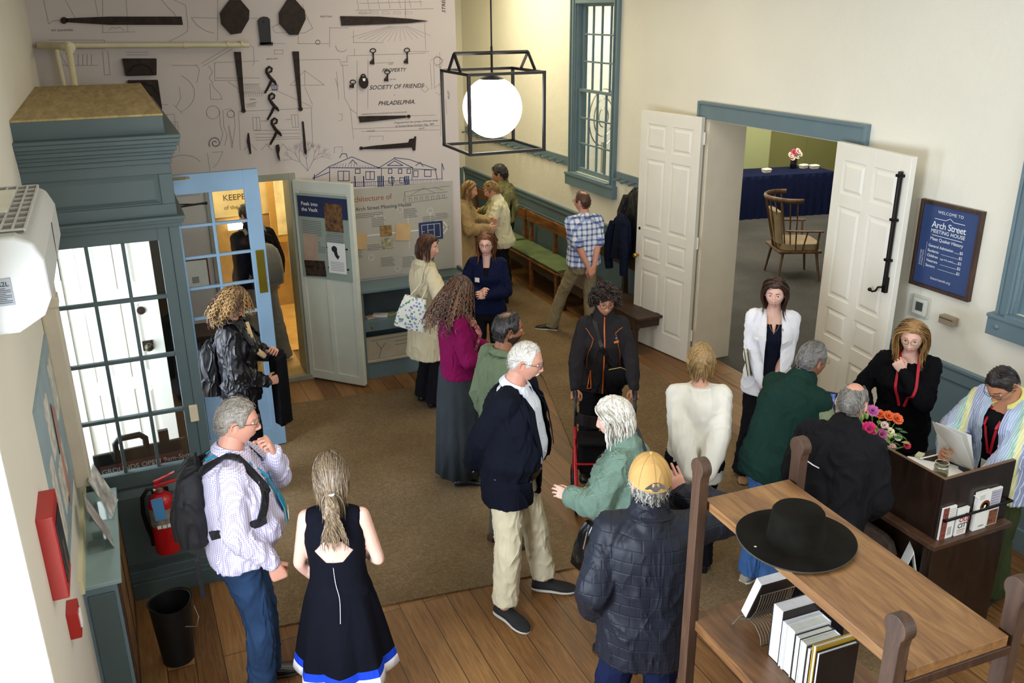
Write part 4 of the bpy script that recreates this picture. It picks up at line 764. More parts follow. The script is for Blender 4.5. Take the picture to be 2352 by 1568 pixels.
MB().box(0, CBX-.012, .02, 1.02, 0, .825).build('body', BLUE, cb, bevel=.003); MB().box(-.0, CBX+.012, 0, 1.03, .825, .85).build('top', M('cupboard_top', '#8ba3a2', .4, var=.03), cb, bevel=.005)
mb = MB(); mb.box(.02, CBX-.03, .008, .02, .06, .78); mb.build('end_panel', BLUED, cb, bevel=.004); mb = MB(); [mb.box(CBX-.012, CBX, a, b, c, d) for a, b, c, d in ((.02, 1.02, 0, .08), (.02, 1.02, .76, .825), (.02, .07, .08, .76), (.97, 1.02, .08, .76), (.5, .55, .08, .76))]; mb.build('front_frame', BENCHD, cb, bevel=.002)
MB().box(CBX-.014, CBX-.004, .07, .97, .08, .76).build('front_panel', WOODT, cb)
MB().box(0, .02, -.06, 1.1, .85, .93).build('backsplash', M('cream_strip', '#d8d0a8', .5), cb)
ACR = glass_mat('acrylic', (.93, .96, .96, 1), .12)
def holder(y, label, rz, mt):
    e = empty('leaflet_holder', (XL+.035, y, .851), rz, label, 'leaflet holder', 'acrylic leaflet holders on the blue cupboard'); T = Matrix.Rotation(R(-14), 4, 'Y')
    mb = MB(); mb.box(.0, .13, 0, .22, 0, .004); mb.box(-.002, .002, 0, .22, 0, .28, M_=Matrix.Translation((.125, 0, 0)) @ Matrix.Rotation(R(-20), 4, 'Y')); mb.build('acrylic_stand', ACR, e)
    mb = MB(); mb.box(.003, .005, .01, .21, .01, .27, M_=Matrix.Translation((.125, 0, 0)) @ Matrix.Rotation(R(-20), 4, 'Y')); q = mb.build('leaflet', mt, e)
holder(4.98, 'clear leaflet holder on the blue cupboard, the farther one by the glazed front', R(-8), M('leaflet_print', '#cfccc6', .5, var=.5, vs=16)); holder(4.62, 'clear leaflet holder on the blue cupboard, the nearer one', R(6), M('leaflet_print_2', '#b5aca8', .5, var=.4, vs=14))
# fire extinguisher on the vestibule front
fe = empty('fire_extinguisher', (-.045, YV-.095, .36), 0, 'red fire extinguisher with a black hose hung on the vestibule panel', 'fire extinguisher'); FR = M('extinguisher_red', '#b3141a', .22, var=.05)
mb = MB(); mb.lathe([(.060, 0), (.078, .008), (.080, .03), (.080, .34), (.072, .375), (.05, .40), (.028, .412), (.028, .425)], 32); mb.build('cylinder', FR, fe, smooth=40)
mb = MB(); mb.lathe([(.0805, .20), (.0805, .325)], 32, cap=False); mb.build('instruction_band', M('label_silver', '#8e8878', .4, .3, var=.5, vs=24), fe); mb = MB(); [mb.cbox((-.035+i*.03, -.079, .215), (.022, .006, .02)) for i in range(4)]; mb.build('band_icons', PAPER, fe)
mb = MB(); mb.lathe([(.022, .42), (.022, .45), (.012, .455)], 16); mb.ball((-.03, -.01, .44), .012); mb.build('valve', CHROME, fe, smooth=50)
mb = MB(); mb.prism([(-.03, .45), (.0, .455), (.12, .475), (.12, .482), (-.01, .475), (-.03, .47)], lambda u, v, d: (u, -.012+d, v), .024); mb.prism([(-.02, .475), (.10, .53), (.10, .538), (-.0, .505), (-.03, .50)], lambda u, v, d: (u, -.010+d, v), .020); mb.build('lever', FR, fe, bevel=.002)
mb = MB(); mb.tube([(-.02, -.0, .44), (-.07, 0, .45), (-.105, 0, .40), (-.115, 0, .30), (-.105, 0, .20), (-.085, 0, .10)], .012, 10); mb.tube([(-.085, 0, .10), (-.083, 0, .06)], [.014, .018], 10); mb.build('hose', BLACKM, fe, smooth=60)
mb = MB(); mb.box(-.03, .035, -.088, -.084, .27, .42, M_=Matrix.Rotation(R(-4), 4, 'Y')); mb.build('inspection_tag', M('tag_blue', '#4f93c9', .6, var=.06), fe); mb = MB(); mb.box(-.05, .05, .078, .093, .1, .4); mb.build('wall_bracket', IRON, fe)
# waste bin
wb = empty('waste_bin', (-.085, 4.70, 0), 0, 'black metal waste bin with a lifted rim and wire handle on the boards', 'waste bin'); BIN = M('bin_black', '#12110f', .5, .3, var=.3, vs=20, bump=.2)
mb = MB(); N = 40; pr_ = [(.088, 0), (.118, .40), (.124, .405), (.124, .398), (.112, .396), (.084, .012), (.002, .012)]; rs = []
for r_, z in pr_: rs.append([(r_*math.cos(2*PI*i/N), r_*math.sin(2*PI*i/N), z+(.010*math.sin(2*PI*i/N*2+1) if z > .3 else 0)) for i in range(N)])
mb.rings(rs, 0, False); mb.add([(.0885*math.cos(2*PI*i/N), .0885*math.sin(2*PI*i/N), .001) for i in range(N)], [tuple(range(N))]); mb.build('bucket', BIN, wb, smooth=40)
mb = MB(); mb.tube([(.124, -.02, .34), (.14, -.05, .28), (.12, -.11, .26), (.06, -.14, .30)], .003, 6); mb.build('wire_handle', CHROME, wb)
# A-frame sign in the vestibule
af = empty('sandwich_board', (-.40, 5.62, .13), R(4), 'dark red opening-hours sandwich board with a black carry handle behind the glass', 'sandwich board')
MB().box(0, .56, 0, .03, 0, .82).build('board', BLACKM, af, bevel=.008); MB().box(.03, .53, -.004, 0, .03, .74).build('red_face', M('sign_red', '#5a1d1c', .5, var=.05), af)
mb = MB(); mb.tube([(.14, .015, .80), (.14, .015, .87), (.17, .015, .90), (.29, .015, .90), (.32, .015, .87), (.32, .015, .80)], .020, 10); mb.box(.40, .46, 0, .03, .80, .90); mb.build('carry_handle', BLACKM, af, smooth=50)
mb = MB(); fA = lambda u, v: (u, -.006, v); text(mb, 'GROUNDS OPEN 9am-5pm', .035, .685, .046, fA, 0, bold=.006); text(mb, 'BUILDING OPEN 10am-4pm', .035, .61, .046, fA, 0, bold=.006); mb.build('lettering', M('sign_cream', '#cfc4b4', .6, var=0), af, fix=False)
mb = MB(); mb.box(0, .56, 0, .35, 0, .129); tag(mb.build('low_crate', IRON, loc=(-.40, 5.60, 0), bevel=.005), 'dark low stand under the sandwich board inside the vestibule', 'stand')
# framed notice seen through the blue door glass
nf = empty('framed_notice', (.42, YW, 1.10), 0, 'small framed notice on the mural wall seen through the blue door glass', 'framed notice'); MB().box(0, .25, -.02, 0, 0, .28).build('frame', M('mahogany', '#6a3a2a', .4), nf, bevel=.003); MB().box(.015, .235, -.023, -.019, .015, .265).build('paper', PAPER, nf); MB().box(.09, .15, -.026, -.022, .05, .11).build('picture', M('notice_grey', '#9a9a94', .6), nf)
tb_ = empty('side_table', (.35, YW-.4, 0), 0, 'dark wooden side table under the framed notice behind the blue door', 'table'); MB().box(0, .34, 0, .4, .70, .74).build('table_top', WOODD, tb_, bevel=.004); MB().box(.02, .32, .02, .38, .0, .70).build('body', WOODD, tb_, bevel=.003)

# ================================================================ vault room contents
vc = empty('display_cabinet', (.95, 11.2, 0), 0, 'lit display cabinet with headline boards in the vault room', 'cabinet'); MB().box(0, .9, 0, .4, 0, 2.7).build('cabinet_body', M('vault_wood', '#b5935a', .5, var=.2), vc)
MB().box(.05, .85, -.02, 0, 1.22, 1.95).build('headline_board', M('vault_board', '#e6cf94', .6), vc); mb = MB(); text(mb, 'AT', .22, 1.56, .10, lambda u, v: (u, -.022, v), 0, bold=.01); text(mb, 'KEEPERS', .18, 1.42, .10, lambda u, v: (u, -.022, v), 0, bold=.01); text(mb, 'of the Light', .18, 1.31, .07, lambda u, v: (u, -.022, v), 0); mb.build('lettering', M('faded_ink', '#5f4a2c', .7), vc, fix=False)
LITP = NT('lit_strip'); LITP.set(Base_Color=(1, .9, .7, 1)); LITP.b.inputs['Emission Color'].default_value = (1, .88, .6, 1); LITP.b.inputs['Emission Strength'].default_value = 4; MB().box(.20, .42, -.06, -.02, 1.06, 1.17).build('cabinet_light', LITP.m, vc)
fs = empty('framed_screen', (1.62, 10.9, .9), 0, 'tall gilt framed painting panel on the vault room wall', 'picture'); MB().box(0, .5, 0, .04, 0, 1.7).build('frame', M('gilt', '#c9a055', .4, .3), fs, bevel=.01); MB().box(.08, .42, -.01, 0, .1, 1.6).build('picture', M('picture_warm', '#e8d3a0', .5, var=.3), fs); mb = MB(); mb.lathe([(.01, .9), (.06, 1.0), (.09, 1.12), (.04, 1.3), (.03, 1.6)], 16, c=(.28, -.06, 0)); mb.build('violin_form', M('russet', '#8a3a1c', .4, var=.3), fs, smooth=50)
# ================================================================ side room contents
TN = cloth('navy_tablecloth', '#121938', .25, .1, rough=.8)
tc = empty('trestle_table', (10.1, 12.75, 0), R(-10), 'long table under a floor-length navy cloth in the side room', 'table')
mb = MB(); Wt, Dt, Ht = 1.85, .75, .76
def ringt(o, z, wav): 
    P = []; n1 = 40
    for i in range(n1): P.append((Wt*i/n1, 0))
    for i in range(16): P.append((Wt, Dt*i/16))
    for i in range(n1): P.append((Wt*(1-i/n1), Dt))
    for i in range(16): P.append((0, Dt*(1-i/16)))
    cx, cy = Wt/2, Dt/2; out = []
    for j, (x, y) in enumerate(P): f = o+wav*math.sin(j*1.9); dx, dy = (1 if x >= Wt-.001 else -1 if x <= .001 else 0), (1 if y >= Dt-.001 else -1 if y <= .001 else 0); out.append((x+dx*f, y+dy*f, z))
    return out
mb.rings([ringt(.06, 0, .020), ringt(.04, .35, .013), ringt(.012, .68, .004), ringt(0, Ht-.005, 0), ringt(-.006, Ht, 0)]); mb.build('tablecloth', TN, tc, smooth=40)
def takeout(x, y, rz, label, open_=False):
    p = tc.matrix_basis @ Vector((x, y, Ht)); o = MB(); o.rings([[( (.075+a)*sx, (.055+a)*sy, z) for sx, sy in ((-1, -1), (1, -1), (1, 1), (-1, 1))] for z, a in ((.001, -.01), (.05, 0), (.052, .004), (.058, .004), (.075, -.012))]); tag(o.build('white_box', M('box_white', '#e9e2cf', .6, var=.02), loc=p, rz=rz, bevel=.005), label, 'box', 'white boxes on the navy table')
takeout(.62, .28, .0, 'white box alone at the left on the navy clothed table'); takeout(1.50, .50, .2, 'white box next to the flower vase on the navy table'); takeout(1.66, .40, -.1, 'white box nearest the right end of the navy table')
def blossom(mb, c, r, mi, n=9, layers=3, up=Vector((0, 0, 1)), cen=None):
    """ruffled bloom of overlapping petals"""
    up = up.normalized(); x = up.orthogonal().normalized(); y = up.cross(x)
    for L in range(layers):
        rr = r*(1-.28*L); tilt = .25+.5*L
        for i in range(n-L):
            q = 2*PI*(i+.5*L)/(n-L); d = x*math.cos(q)+y*math.sin(q); s_ = up.cross(d)
            b = c+up*(.02*r*L); t = b+(d*math.cos(tilt)+up*math.sin(tilt))*rr; m = b+(d*math.cos(tilt)+up*math.sin(tilt))*rr*.62; w_ = rr*PI/(n-L)*1.15
            mb.add([b, m+s_*w_-up*rr*.04, t+s_*w_*.5, t-s_*w_*.5, m-s_*w_-up*rr*.04, m+up*rr*.10], [(0, 1, 5), (1, 2, 5), (2, 3, 5), (3, 4, 5), (4, 0, 5)], mi)
    if cen is not None: mb.ball(c+up*r*.10, r*.24, 10, 6, cen)
p = tc.matrix_basis @ Vector((1.32, .55, Ht)); fv = empty('flower_vase', p, 0, 'dark vase of pale pink gerberas on the navy table', 'vase of flowers'); mb = MB(); mb.lathe([(.05, .002), (.07, .05), (.06, .12), (.05, .16)], 18); mb.build('vase', M('dark_vase', '#1a1620', .2), fv, smooth=40)
mb = MB()
for i, (x, z, c_) in enumerate(((-.10, .25, 0), (-.04, .30, 1), (.05, .31, 0), (.10, .26, 0), (.03, .22, 2), (-.07, .20, 0))): mb_ = MB(); blossom(mb_, Vector((0, 0, 0)), .062, 0, 10, 2, Vector((x*3, -1.2, .8)), 1); f_ = mb_.build('gerbera', [(M('petal_pale', '#efc9c0', .6), M('petal_pink', '#c2456a', .6), M('petal_white', '#efe6da', .6))[c_], M('flower_eye', '#7a2a40', .6)], fv, fix=False); f_.location = (x, -.02, z)
mb = MB(); [mb.tube([(0, 0, .1), (x*.6, 0, z-.02)], .004, 5) for x, z in ((-.10, .25), (-.04, .30), (.05, .31), (.10, .26))]; mb.ball((0, 0, .17), (.08, .06, .05)); mb.build('foliage', M('dark_leaf', '#1c2a20', .6), fv)
# Windsor armchair
ch = empty('windsor_armchair', (8.50, 9.50, 0), R(-112), 'wooden spindle-back armchair with a beige seat pad in the side room', 'armchair'); ch.scale = (1.1, 1.1, 1.1); CHW = woodm('chair_wood', '#3e2a1a', '#5a3e28', '#74543a', (8, 8, 2), .4)
mb = MB(); mb.box(-.29, .29, -.27, .27, .36, .395); mb.build('seat', CHW, ch, bevel=.012)
mb = MB(); rs = [[(.26*math.copysign(abs(math.cos(q))**.4, math.cos(q)), .02+.25*math.copysign(abs(math.sin(q))**.4, math.sin(q)), z) for q in [2*PI*i/24 for i in range(24)]] for z in (.40, .43, .46, .475)]; mb.rings(rs); mb.build('seat_pad', cloth('pad_beige', '#94836a', .4), ch, smooth=50)
mb = MB(); rs = [[(.20*math.copysign(abs(math.cos(q))**.4, math.cos(q)), -.22-.17*(z-.45)+.045*math.sin(q), z) for q in [2*PI*i/20 for i in range(20)]] for z in (.47, .55, .7, .82, .87)]; mb.rings(rs); mb.build('back_pad', cloth('pad_beige', '#94836a', .4), ch, smooth=50)
mb = MB(); bow = []
for i in range(19): a = R(lerp(-10, 190, i/18)) if False else R(180+(-100+200*i/18)+90-180); bow.append((.33*math.sin(R(-100+200*i/18)), -.10-.30*math.cos(R(-100+200*i/18)), 1.03+.0*i))
mb.tube(bow, .020, 8, flat=1.5); mb.build('top_bow', CHW, ch, smooth=50)
for i in range(11):
    t = -88+176*i/10; mb = MB(); mb.tube([(.25*math.sin(R(t)), -.05-.20*math.cos(R(t)), .385), (.33*math.sin(R(t)), -.10-.30*math.cos(R(t)), 1.02)], .009, 6); mb.build('spindle', CHW, ch)
for s_ in (-1, 1):
    mb = MB(); mb.tube([(s_*.30, -.22, .66), (s_*.33, .0, .655), (s_*.33, .24, .65)], .018, 8, flat=.8); mb.build('arm_rest', CHW, ch, smooth=50); mb = MB(); mb.tube([(s_*.27, .20, .39), (s_*.32, .20, .65)], .014, 8); mb.tube([(s_*.27, .02, .39), (s_*.32, .05, .65)], .010, 8); mb.build('arm_post', CHW, ch)
    for y in (-.20, .22): mb = MB(); mb.tube([(s_*.22, y, .37), (s_*.27, y*1.25, 0)], [.020, .013], 8); mb.build('leg', CHW, ch)
pf = MB(); pf.box(0, 1.2, 0, .03, 0, .55); pp_ = tag(pf.build('picture_frame', M('frame_cream', '#e6dcc0', .5), loc=(11.75, 14.28, 1.51), bevel=.004), 'large white mounted picture standing on the ledge in the side room', 'picture'); MB().box(.10, 1.05, -.004, 0, .14, .5).build('print', M('print_dark', '#4b4a3e', .6, var=.3), pp_)
pf = MB(); pf.box(0, 1.2, 0, .03, 0, .55); tag(pf.build('picture_frame', M('frame_cream', '#e6dcc0', .5), loc=(13.12, 14.28, 1.51), bevel=.004), 'second white mounted picture on the side room ledge, partly behind the right door', 'picture')
sc = empty('wall_screen', (9.05, 12.0, 1.0), R(20), 'lit screen seen edge-on just inside the side room', 'screen'); MB().box(0, .04, 0, .5, 0, .7).build('housing', BLACKM, sc); 
mb = MB(); mb.box(-.004, 0, .02, .48, .03, .67); mb.build('display', LITP.m, sc); MB().box(-.0, .04, .2, .3, -1.0, 0).build('stand', BLACKM, sc)
# stand of things seen through window_1
fn = empty('floor_fan', (7.4, 13.0, 0), R(30), 'round floor fan and easel shape seen through the sash window', 'fan'); mb = MB(); mb.tube([(0, 0, 0), (0, 0, 1.5)], .03, 8); mb.lathe([(.2, 0), (.2, .03)], 16); mb.build('stand', CHROME, fn); mb = MB(); [mb.tube([(r_*math.cos(q), 0, 1.9+r_*math.sin(q)) for q in [2*PI*i/30 for i in range(30)]], .012, 6, closed=True) for r_ in (.45, .3, .15)]; mb.build('cage', CHROME, fn)
# ================================================================ display shelf in the foreground
SHX, SHY, SHR = 1.845, 2.425, R(2.2)
sh = empty('display_shelf', (SHX, SHY, 0), -SHR, 'tall open walnut display shelf with round-topped corner posts in the foreground', 'shelf')
SWI, SLE = .43, 1.02                                             # across x, toward the camera -y
MB().box(.02, SWI-.02, -SLE+.0, .0, 1.762, 1.80).build('top_shelf', WOODT, sh, bevel=.003)
MB().box(-.004, SWI-.0, -SLE+.0, .01, 1.225, 1.27).build('middle_shelf', woodm('walnut_shelf', '#4a301c', '#684628', '#855e38', (9, 1.2, 9)), sh, bevel=.004)
MB().box(-.10, SWI, -SLE, .01, .78, .82).build('lower_shelf', WOODP, sh, bevel=.004)
def post(x, y, zt):
    mb = MB(); r = .040
    prof = [(y-.026, 0), (y+.026, 0), (y+.026, zt-.075)]+[(y+.026+.0, zt-.075)]+[(y+r*math.sin(R(a)), zt-r-r*math.cos(R(a))) for a in range(150, 30-0, -15)] if False else None
    ol = [(y-.026, 0), (y+.026, 0), (y+.026, zt-2*r-.012)]+[(y+r*math.cos(R(a)), zt-r+r*math.sin(R(a))) for a in range(-42, 223, 12)]+[(y-.026, zt-2*r-.012)]
    mb.prism(ol, lambda u, v, d: (x-.021+d, u, v), .042); return mb.build('post', WOODP, sh, bevel=.003)
post(-.012, -.012, 1.985); post(SWI+.012, -.012, 1.985); post(-.012, -SLE+.02, 1.985); post(SWI+.012, -SLE+.02, 1.985)
MB().box(-.0, SWI, -SLE-.004, -SLE+.03, 1.73, 1.762).build('end_rail', WOODD, sh, bevel=.003)
def shw(x, y, z): q = Matrix.Translation((SHX, SHY, 0)) @ Matrix.Rotation(-SHR, 4, 'Z') @ Vector((x, y, z)); return q
# hat
HAT = NT('black_felt'); v = HAT.coord(); n_ = HAT.noise(v, 60, 5, .7); n2_ = HAT.noise(v, 7, 3); HAT.set(Base_Color=HAT.ramp(n2_, [(.3, '#0f0e0b'), (.75, '#1e1c17')]), Roughness=.95); HAT.b.inputs['Sheen Weight'].default_value = .0; HAT.b.inputs['Specular IOR Level'].default_value = .08; HAT.bump(n_, .5, .002)
ht = empty('felt_hat', shw(.15, -.37, 1.80), R(0), 'wide flat-brimmed black felt hat lying on top of the walnut shelf', 'hat')
mb = MB(); N = 64; rs = []
for r_, z in ((.205, .012), (.2055, .016), (.200, .018), (.15, .014), (.115, .014), (.102, .018), (.099, .03), (.090, .118), (.084, .126), (.06, .128), (.03, .127), (.002, .126)):
    rs.append([(r_*math.cos(2*PI*i/N), r_*math.sin(2*PI*i/N)*.97, z+(.012*(r_/.2)**3*math.cos(4*PI*i/N+1.2)*.5 if r_ > .11 else 0)) for i in range(N)])
rs2 = [[(r_*math.cos(2*PI*i/N), r_*math.sin(2*PI*i/N)*.97, z+(.012*(r_/.2)**3*math.cos(4*PI*i/N+1.2)*.5 if r_ > .11 else 0)) for i in range(N)] for r_, z in ((.09, .008), (.15, .008), (.203, .010))]
mb.rings(rs2+rs, 0, False); mb.build('crown_and_brim', HAT.m, ht, smooth=60)
mb = MB(); mb.tube([(.2045*math.cos(2*PI*i/N), .2045*math.sin(2*PI*i/N)*.97, .014+.012*math.cos(4*PI*i/N+1.2)*.5) for i in range(N)], .0028, 6, closed=True); mb.build('brim_binding', M('felt_binding', '#3a382f', .9), ht, smooth=60)
mb = MB(); mb.ball((-.165, .012, .0165), (.006, .005, .002)); mb.build('speck', M('pale_speck', '#b8b4a0', .9), ht)
# books on the middle shelf
def book(x, y, z, th, hgt, wd, cover, page, label, rz=0, thick=.004):
    e = empty('book', shw(x, y, z), -SHR+rz, label, 'book', 'books standing on the walnut shelf')
    MB().box(.004, wd-.004, -th+thick, -thick, .003, hgt-.003).build('page_block', page, e, bevel=.001); mb = MB()
    mb.box(0, wd, -thick, 0, 0, hgt).box(0, wd, -th, -th+thick, 0, hgt).box(wd-thick, wd, -th, 0, 0, hgt); mb.build('cover', cover, e, bevel=.001); return e
PG = M('page_white', '#e2e2e6', .7, var=.06, vs=40); PG2 = M('page_cream', '#d6d8cc', .7, var=.08, vs=40); CVD = M('cover_dark', '#221a1a', .4); CVW = M('cover_white', '#d8dadc', .4)
CVY = M('cover_gold', '#a8841e', .4); CVR = M('cover_maroon', '#5a1c1c', .4); CVB = M('cover_black', '#120c0a', .3)
x = .135; y = -.31
for th_, h_, w_, cv, pg, lb in ((.062, .235, .17, CVD, PG, 'thickest white-paged book at the left end of the row'), (.018, .20, .16, CVW, PG, 'thin pale book right beside the thickest one'), (.046, .20, .16, CVW, PG2, 'pale book third from the left end of the row'), (.030, .19, .15, CVD, PG2, 'book with a dark edge line in the middle of the row'), (.030, .19, .15, CVW, PG2, 'pale book just left of the gold-topped one'), (.024, .185, .17, CVD, PG2, 'slim dark-covered book leaning next to the gold-topped black one'), (.020, .215, .17, CVY, PG2, 'book with a gold cover strip at the right of the row'), (.018, .20, .17, CVB, PG, 'black-fronted book at the right end of the row')):
    book(x, y, 1.271, th_, h_, w_, cv, pg, lb+' on the walnut shelf'); y -= th_+.002
# wire rack with a propped book
WIRE = M('rack_wire', '#8a8474', .35, .8)
def wire_rack(x, y, z, label, lab2, rz=0):
    e = empty('book_easel', shw(x, y, z), -SHR+rz, label, 'book stand', 'curved wire book stands on the walnut shelf'); mb = MB()
    def prof(t): a = R(lerp(-150, 40, t)); return (0, 0)
    P1 = [(-.02, -.165, .006), (.0, -.14, .06), (.0, -.11, .085), (0, -.08, .090), (0, -.05, .075), (0, -.02, .03), (0, .0, .015)]
    for i in range(13):
        xx = i*.0125; pts = [(xx, -.145, .002), (xx, -.135, .035), (xx, -.10, .062), (xx, -.055, .062), (xx, -.02, .035), (xx, .0, .02)]; mb.tube(pts, .0019, 5)
        pts = [(xx, -.055, .058), (xx, -.070, .075), (xx, -.095, .12), (xx, -.110, .17), (xx, -.118, .21)]; mb.tube(pts, .0019, 5)
    mb.tube([(-.004, -.145, .002), (.16, -.145, .002)], .003, 6); mb.tube([(-.004, -.118, .21), (.16, -.118, .21)], .003, 6); mb.tube([(-.03, -.0, .004), (.0, -.0, .03), (.15, 0, .03)], .003, 6); mb.build('wire_frame', WIRE, e, smooth=60)
    b = empty('book', e.matrix_basis @ Vector((0, 0, 0)), -SHR+rz, lab2, 'book'); T = Matrix.Translation((.0, -.040, .055)) @ Matrix.Rotation(R(20), 4, 'X')
    rs = []
    for k in range(9): 
        t = k/8; z_ = .21*t; yo = .0*(1-t)**2; rs.append([(0, yo, z_), (.15, yo, z_), (.15, yo+.034, z_), (0, yo+.034, z_)])
    mb = MB(); mb.rings(rs, M_=T); mb.build('page_block', PG, b); rs = [[(p[0]-.002 if p[0] < .01 else p[0]+.003, p[1]+(.036 if i > 1 else .034)-(0 if i > 1 else 0), p[2]) for i, p in enumerate(r)] for r in [[(0, q[0][1]-.0, q[0][2]), (.15, q[0][1], q[0][2]), (.15, q[0][1]+.003, q[0][2]), (0, q[0][1]+.003, q[0][2])] for q in rs]]
    mb = MB(); mb.rings([[(a, b_-.040, c) for a, b_, c in r] for r in rs], M_=T); mb.build('cover', CVD, b)
wire_rack(.145, -.115, 1.271, 'curved wire book stand on the middle shelf beside the thick book', 'open white-paged book propped in the curved wire stand under the hat', R(0))
wire_rack(-.06, -.42, .821, 'curved wire book stand on the lower shelf, mostly cut by the frame edge', 'white-paged book on the lower shelf at the bottom edge of the picture', R(6))
e = empty('book', shw(.10, -.80, .821), -SHR, 'light grey box file at the foot of the shelf unit near the right front post', 'book'); MB().box(0, .20, -.10, 0, 0, .29).build('body', CVW, e, bevel=.004)

# ================================================================ reception desk
DKX, DKY, DTZ, DCZ = 3.85, 2.94, 1.15, .775
de = empty('reception_desk', (DKX, DKY, 0), 0, 'dark espresso wooden reception desk with raised screens and leaflet racks', 'desk')
XW, YL = .55, 1.50
MB().box(0, XW, 0, .022, DCZ, DTZ).build('end_screen', DESKW, de, bevel=.002); MB().box(0, .022, .022, YL, DCZ, DTZ).build('side_screen', DESKW, de, bevel=.002); MB().box(0, XW*.45, YL-.022, YL, DCZ, DTZ-.02).build('back_screen', DESKW, de, bevel=.002)
EDGE = M('desk_edge', '#6a4c34', .4); mb = MB(); mb.box(.001, XW-.001, .001, .021, DTZ, DTZ+.0015); mb.box(.001, .021, .022, YL, DTZ, DTZ+.0015); mb.build('edge_band', EDGE, de)
MB().box(-.06, XW+.0, -.055, YL, DCZ-.03, DCZ).build('worktop', woodm('desk_top', '#38251a', '#4b3324', '#604634', (1.5, 8, 8), .35), de, bevel=.003)
mb = MB(); mb.box(.06, .09, .30, YL-.05, 0, DCZ-.03).box(-.04, XW-.02, -.035, -.01, 0, DCZ-.03).box(-.04, -.015, -.01, .03, 0, DCZ-.03).box(.06, .09, -.01, .31, 0, DCZ-.03).box(-.04, .09, YL-.05, YL-.02, 0, DCZ-.03); mb.build('carcass', DESKW, de, bevel=.002)
MB().box(-.04, .07, -.01, YL-.05, .50, .525).build('front_shelf', DESKW, de, bevel=.002); MB().box(-.04, .07, -.01, YL-.05, .05, .08).build('bottom_shelf', DESKW, de, bevel=.002)
mb = MB(); mb.tube([(.02, -.030, .905), (XW-.005, -.030, .905)], .008, 8); [mb.tube([(x_, -.030, .905), (x_, 0, .905)], .008, 8) for x_ in (.022, .19, .33, XW-.01)]; mb.build('leaflet_bar', BLACKM, de)
def cards(x0, w_, h_, n, label, draw):
    e = empty('leaflet_stack', (DKX+x0, DKY-.004-.003*n, DCZ+.001), 0, label, 'leaflets', 'leaflets held by the bar on the desk end'); MB().box(0, w_, 0, .003*n, 0, h_).build('sheets', PAPER, e, bevel=.001)
    mb = MB(); mats = draw(mb, lambda u, v: (u, -.0008, v), w_, h_); mb.build('print', mats, e, fix=False)
fq = lambda mb, f, a, b, c, d, mi: mb.add([f(a, c), f(b, c), f(b, d), f(a, d)], [(0, 1, 2, 3)], mi)
INKR = M('ink_red', '#a82c34', .6, var=0); BRICKP = M('photo_brick', '#7a3e34', .6, var=.6, vs=60)
def d1(mb, f, w_, h_): fq(mb, f, .0, w_*.45, 0, h_, 0); fq(mb, f, w_*.45, w_, h_*.0, h_*.45, 2); [mb.ribbon([(w_*.5, h_*(.92-.06*i)), (w_*.93, h_*(.92-.06*i))], .002, f, 1) for i in range(7)]; [mb.ribbon([(w_*(.6+.1*i), h_*.1), (w_*(.6+.1*i), h_*.35)], .004, f, 1) for i in range(3)]; return [BRICKP, INK, PAPER]
def d2(mb, f, w_, h_): text(mb, 'OLD', w_*.2, h_*.50, .040, f, 0, bold=.03); text(mb, 'CITY', w_*.14, h_*.28, .040, f, 1, bold=.03); mb.ribbon([(w_*.15, h_*.2), (w_*.85, h_*.2)], .004, f, 0); [mb.ribbon([(w_*.15, h_*(.14-.05*i)), (w_*.8, h_*(.14-.05*i))], .002, f, 1) for i in range(2)]; return [INKR, INK]
RB = [M('ink_'+n_, c_, .6, var=0) for n_, c_ in (('r', '#c8382c'), ('o', '#d8902c'), ('g', '#4a9c50'), ('b', '#3a5ca8'))]
def d3(mb, f, w_, h_):
    for i, m_ in enumerate((0, 1, 2, 3)): mb.ribbon([(w_*.62+(.034-.007*i)*math.cos(R(a)), h_*.62+(.034-.007*i)*math.sin(R(a))) for a in range(-60, 211, 15)], .007, f, i)
    [mb.ribbon([(w_*.1, h_*(.92-.04*i)), (w_*.5, h_*(.92-.04*i))], .002, f, 4) for i in range(3)]; text(mb, 'CARDS', w_*.35, h_*.08, .014, f, 4, bold=.02); return RB+[INK]
def d4(mb, f, w_, h_): fq(mb, f, .004, w_-.004, h_*.45, h_*.97, 0); fq(mb, f, w_*.2, w_-.004, .004, h_*.42, 1); [mb.ribbon([(w_*.2, h_*(.9-.07*i)), (w_*.85, h_*(.9-.07*i))], .002, f, 2) for i in range(6)]; return [M('ink_lilac', '#b9b8c8', .6), M('photo_room', '#7a4a34', .6, var=.6, vs=50), INK]
cards(.012, .10, .20, 4, 'brick-and-white leaflets nearest the desk corner', d1); cards(.125, .085, .17, 6, 'stack of red and black lettered cards in the middle of the desk end', d2); cards(.26, .10, .24, 8, 'tall white leaflets with a rainbow arc on the desk end', d3); cards(.362, .095, .235, 5, 'lilac and brown leaflets at the far right of the desk end', d4)
e = empty('wooden_wedge', (DKX+.005, DKY+.25, .5255), R(0), 'grey weathered wooden block lying on the desk front shelf', 'wooden block'); mb = MB(); mb.prism([(0, 0), (.46, 0), (.42, .07), (.36, .09), (0, .09)], lambda u, v, d: (-.03+d, .45-u, v), .05); mb.build('block', M('weathered_wood', '#6a5a50', .8, var=.25, vs=20), e, bevel=.003)
nt = empty('tent_card', (DKX-.02, DKY+.07, .5255), R(55), 'white folded notice card on the desk front shelf near the corner', 'card'); mb = MB(); mb.box(-.055, .055, -.001, .001, 0, .17, M_=Matrix.Rotation(R(-14), 4, 'X')); mb.box(-.055, .055, -.001, .001, 0, .16, M_=Matrix.Translation((0, .08, 0)) @ Matrix.Rotation(R(14), 4, 'X')); mb.build('card', PAPER, nt)
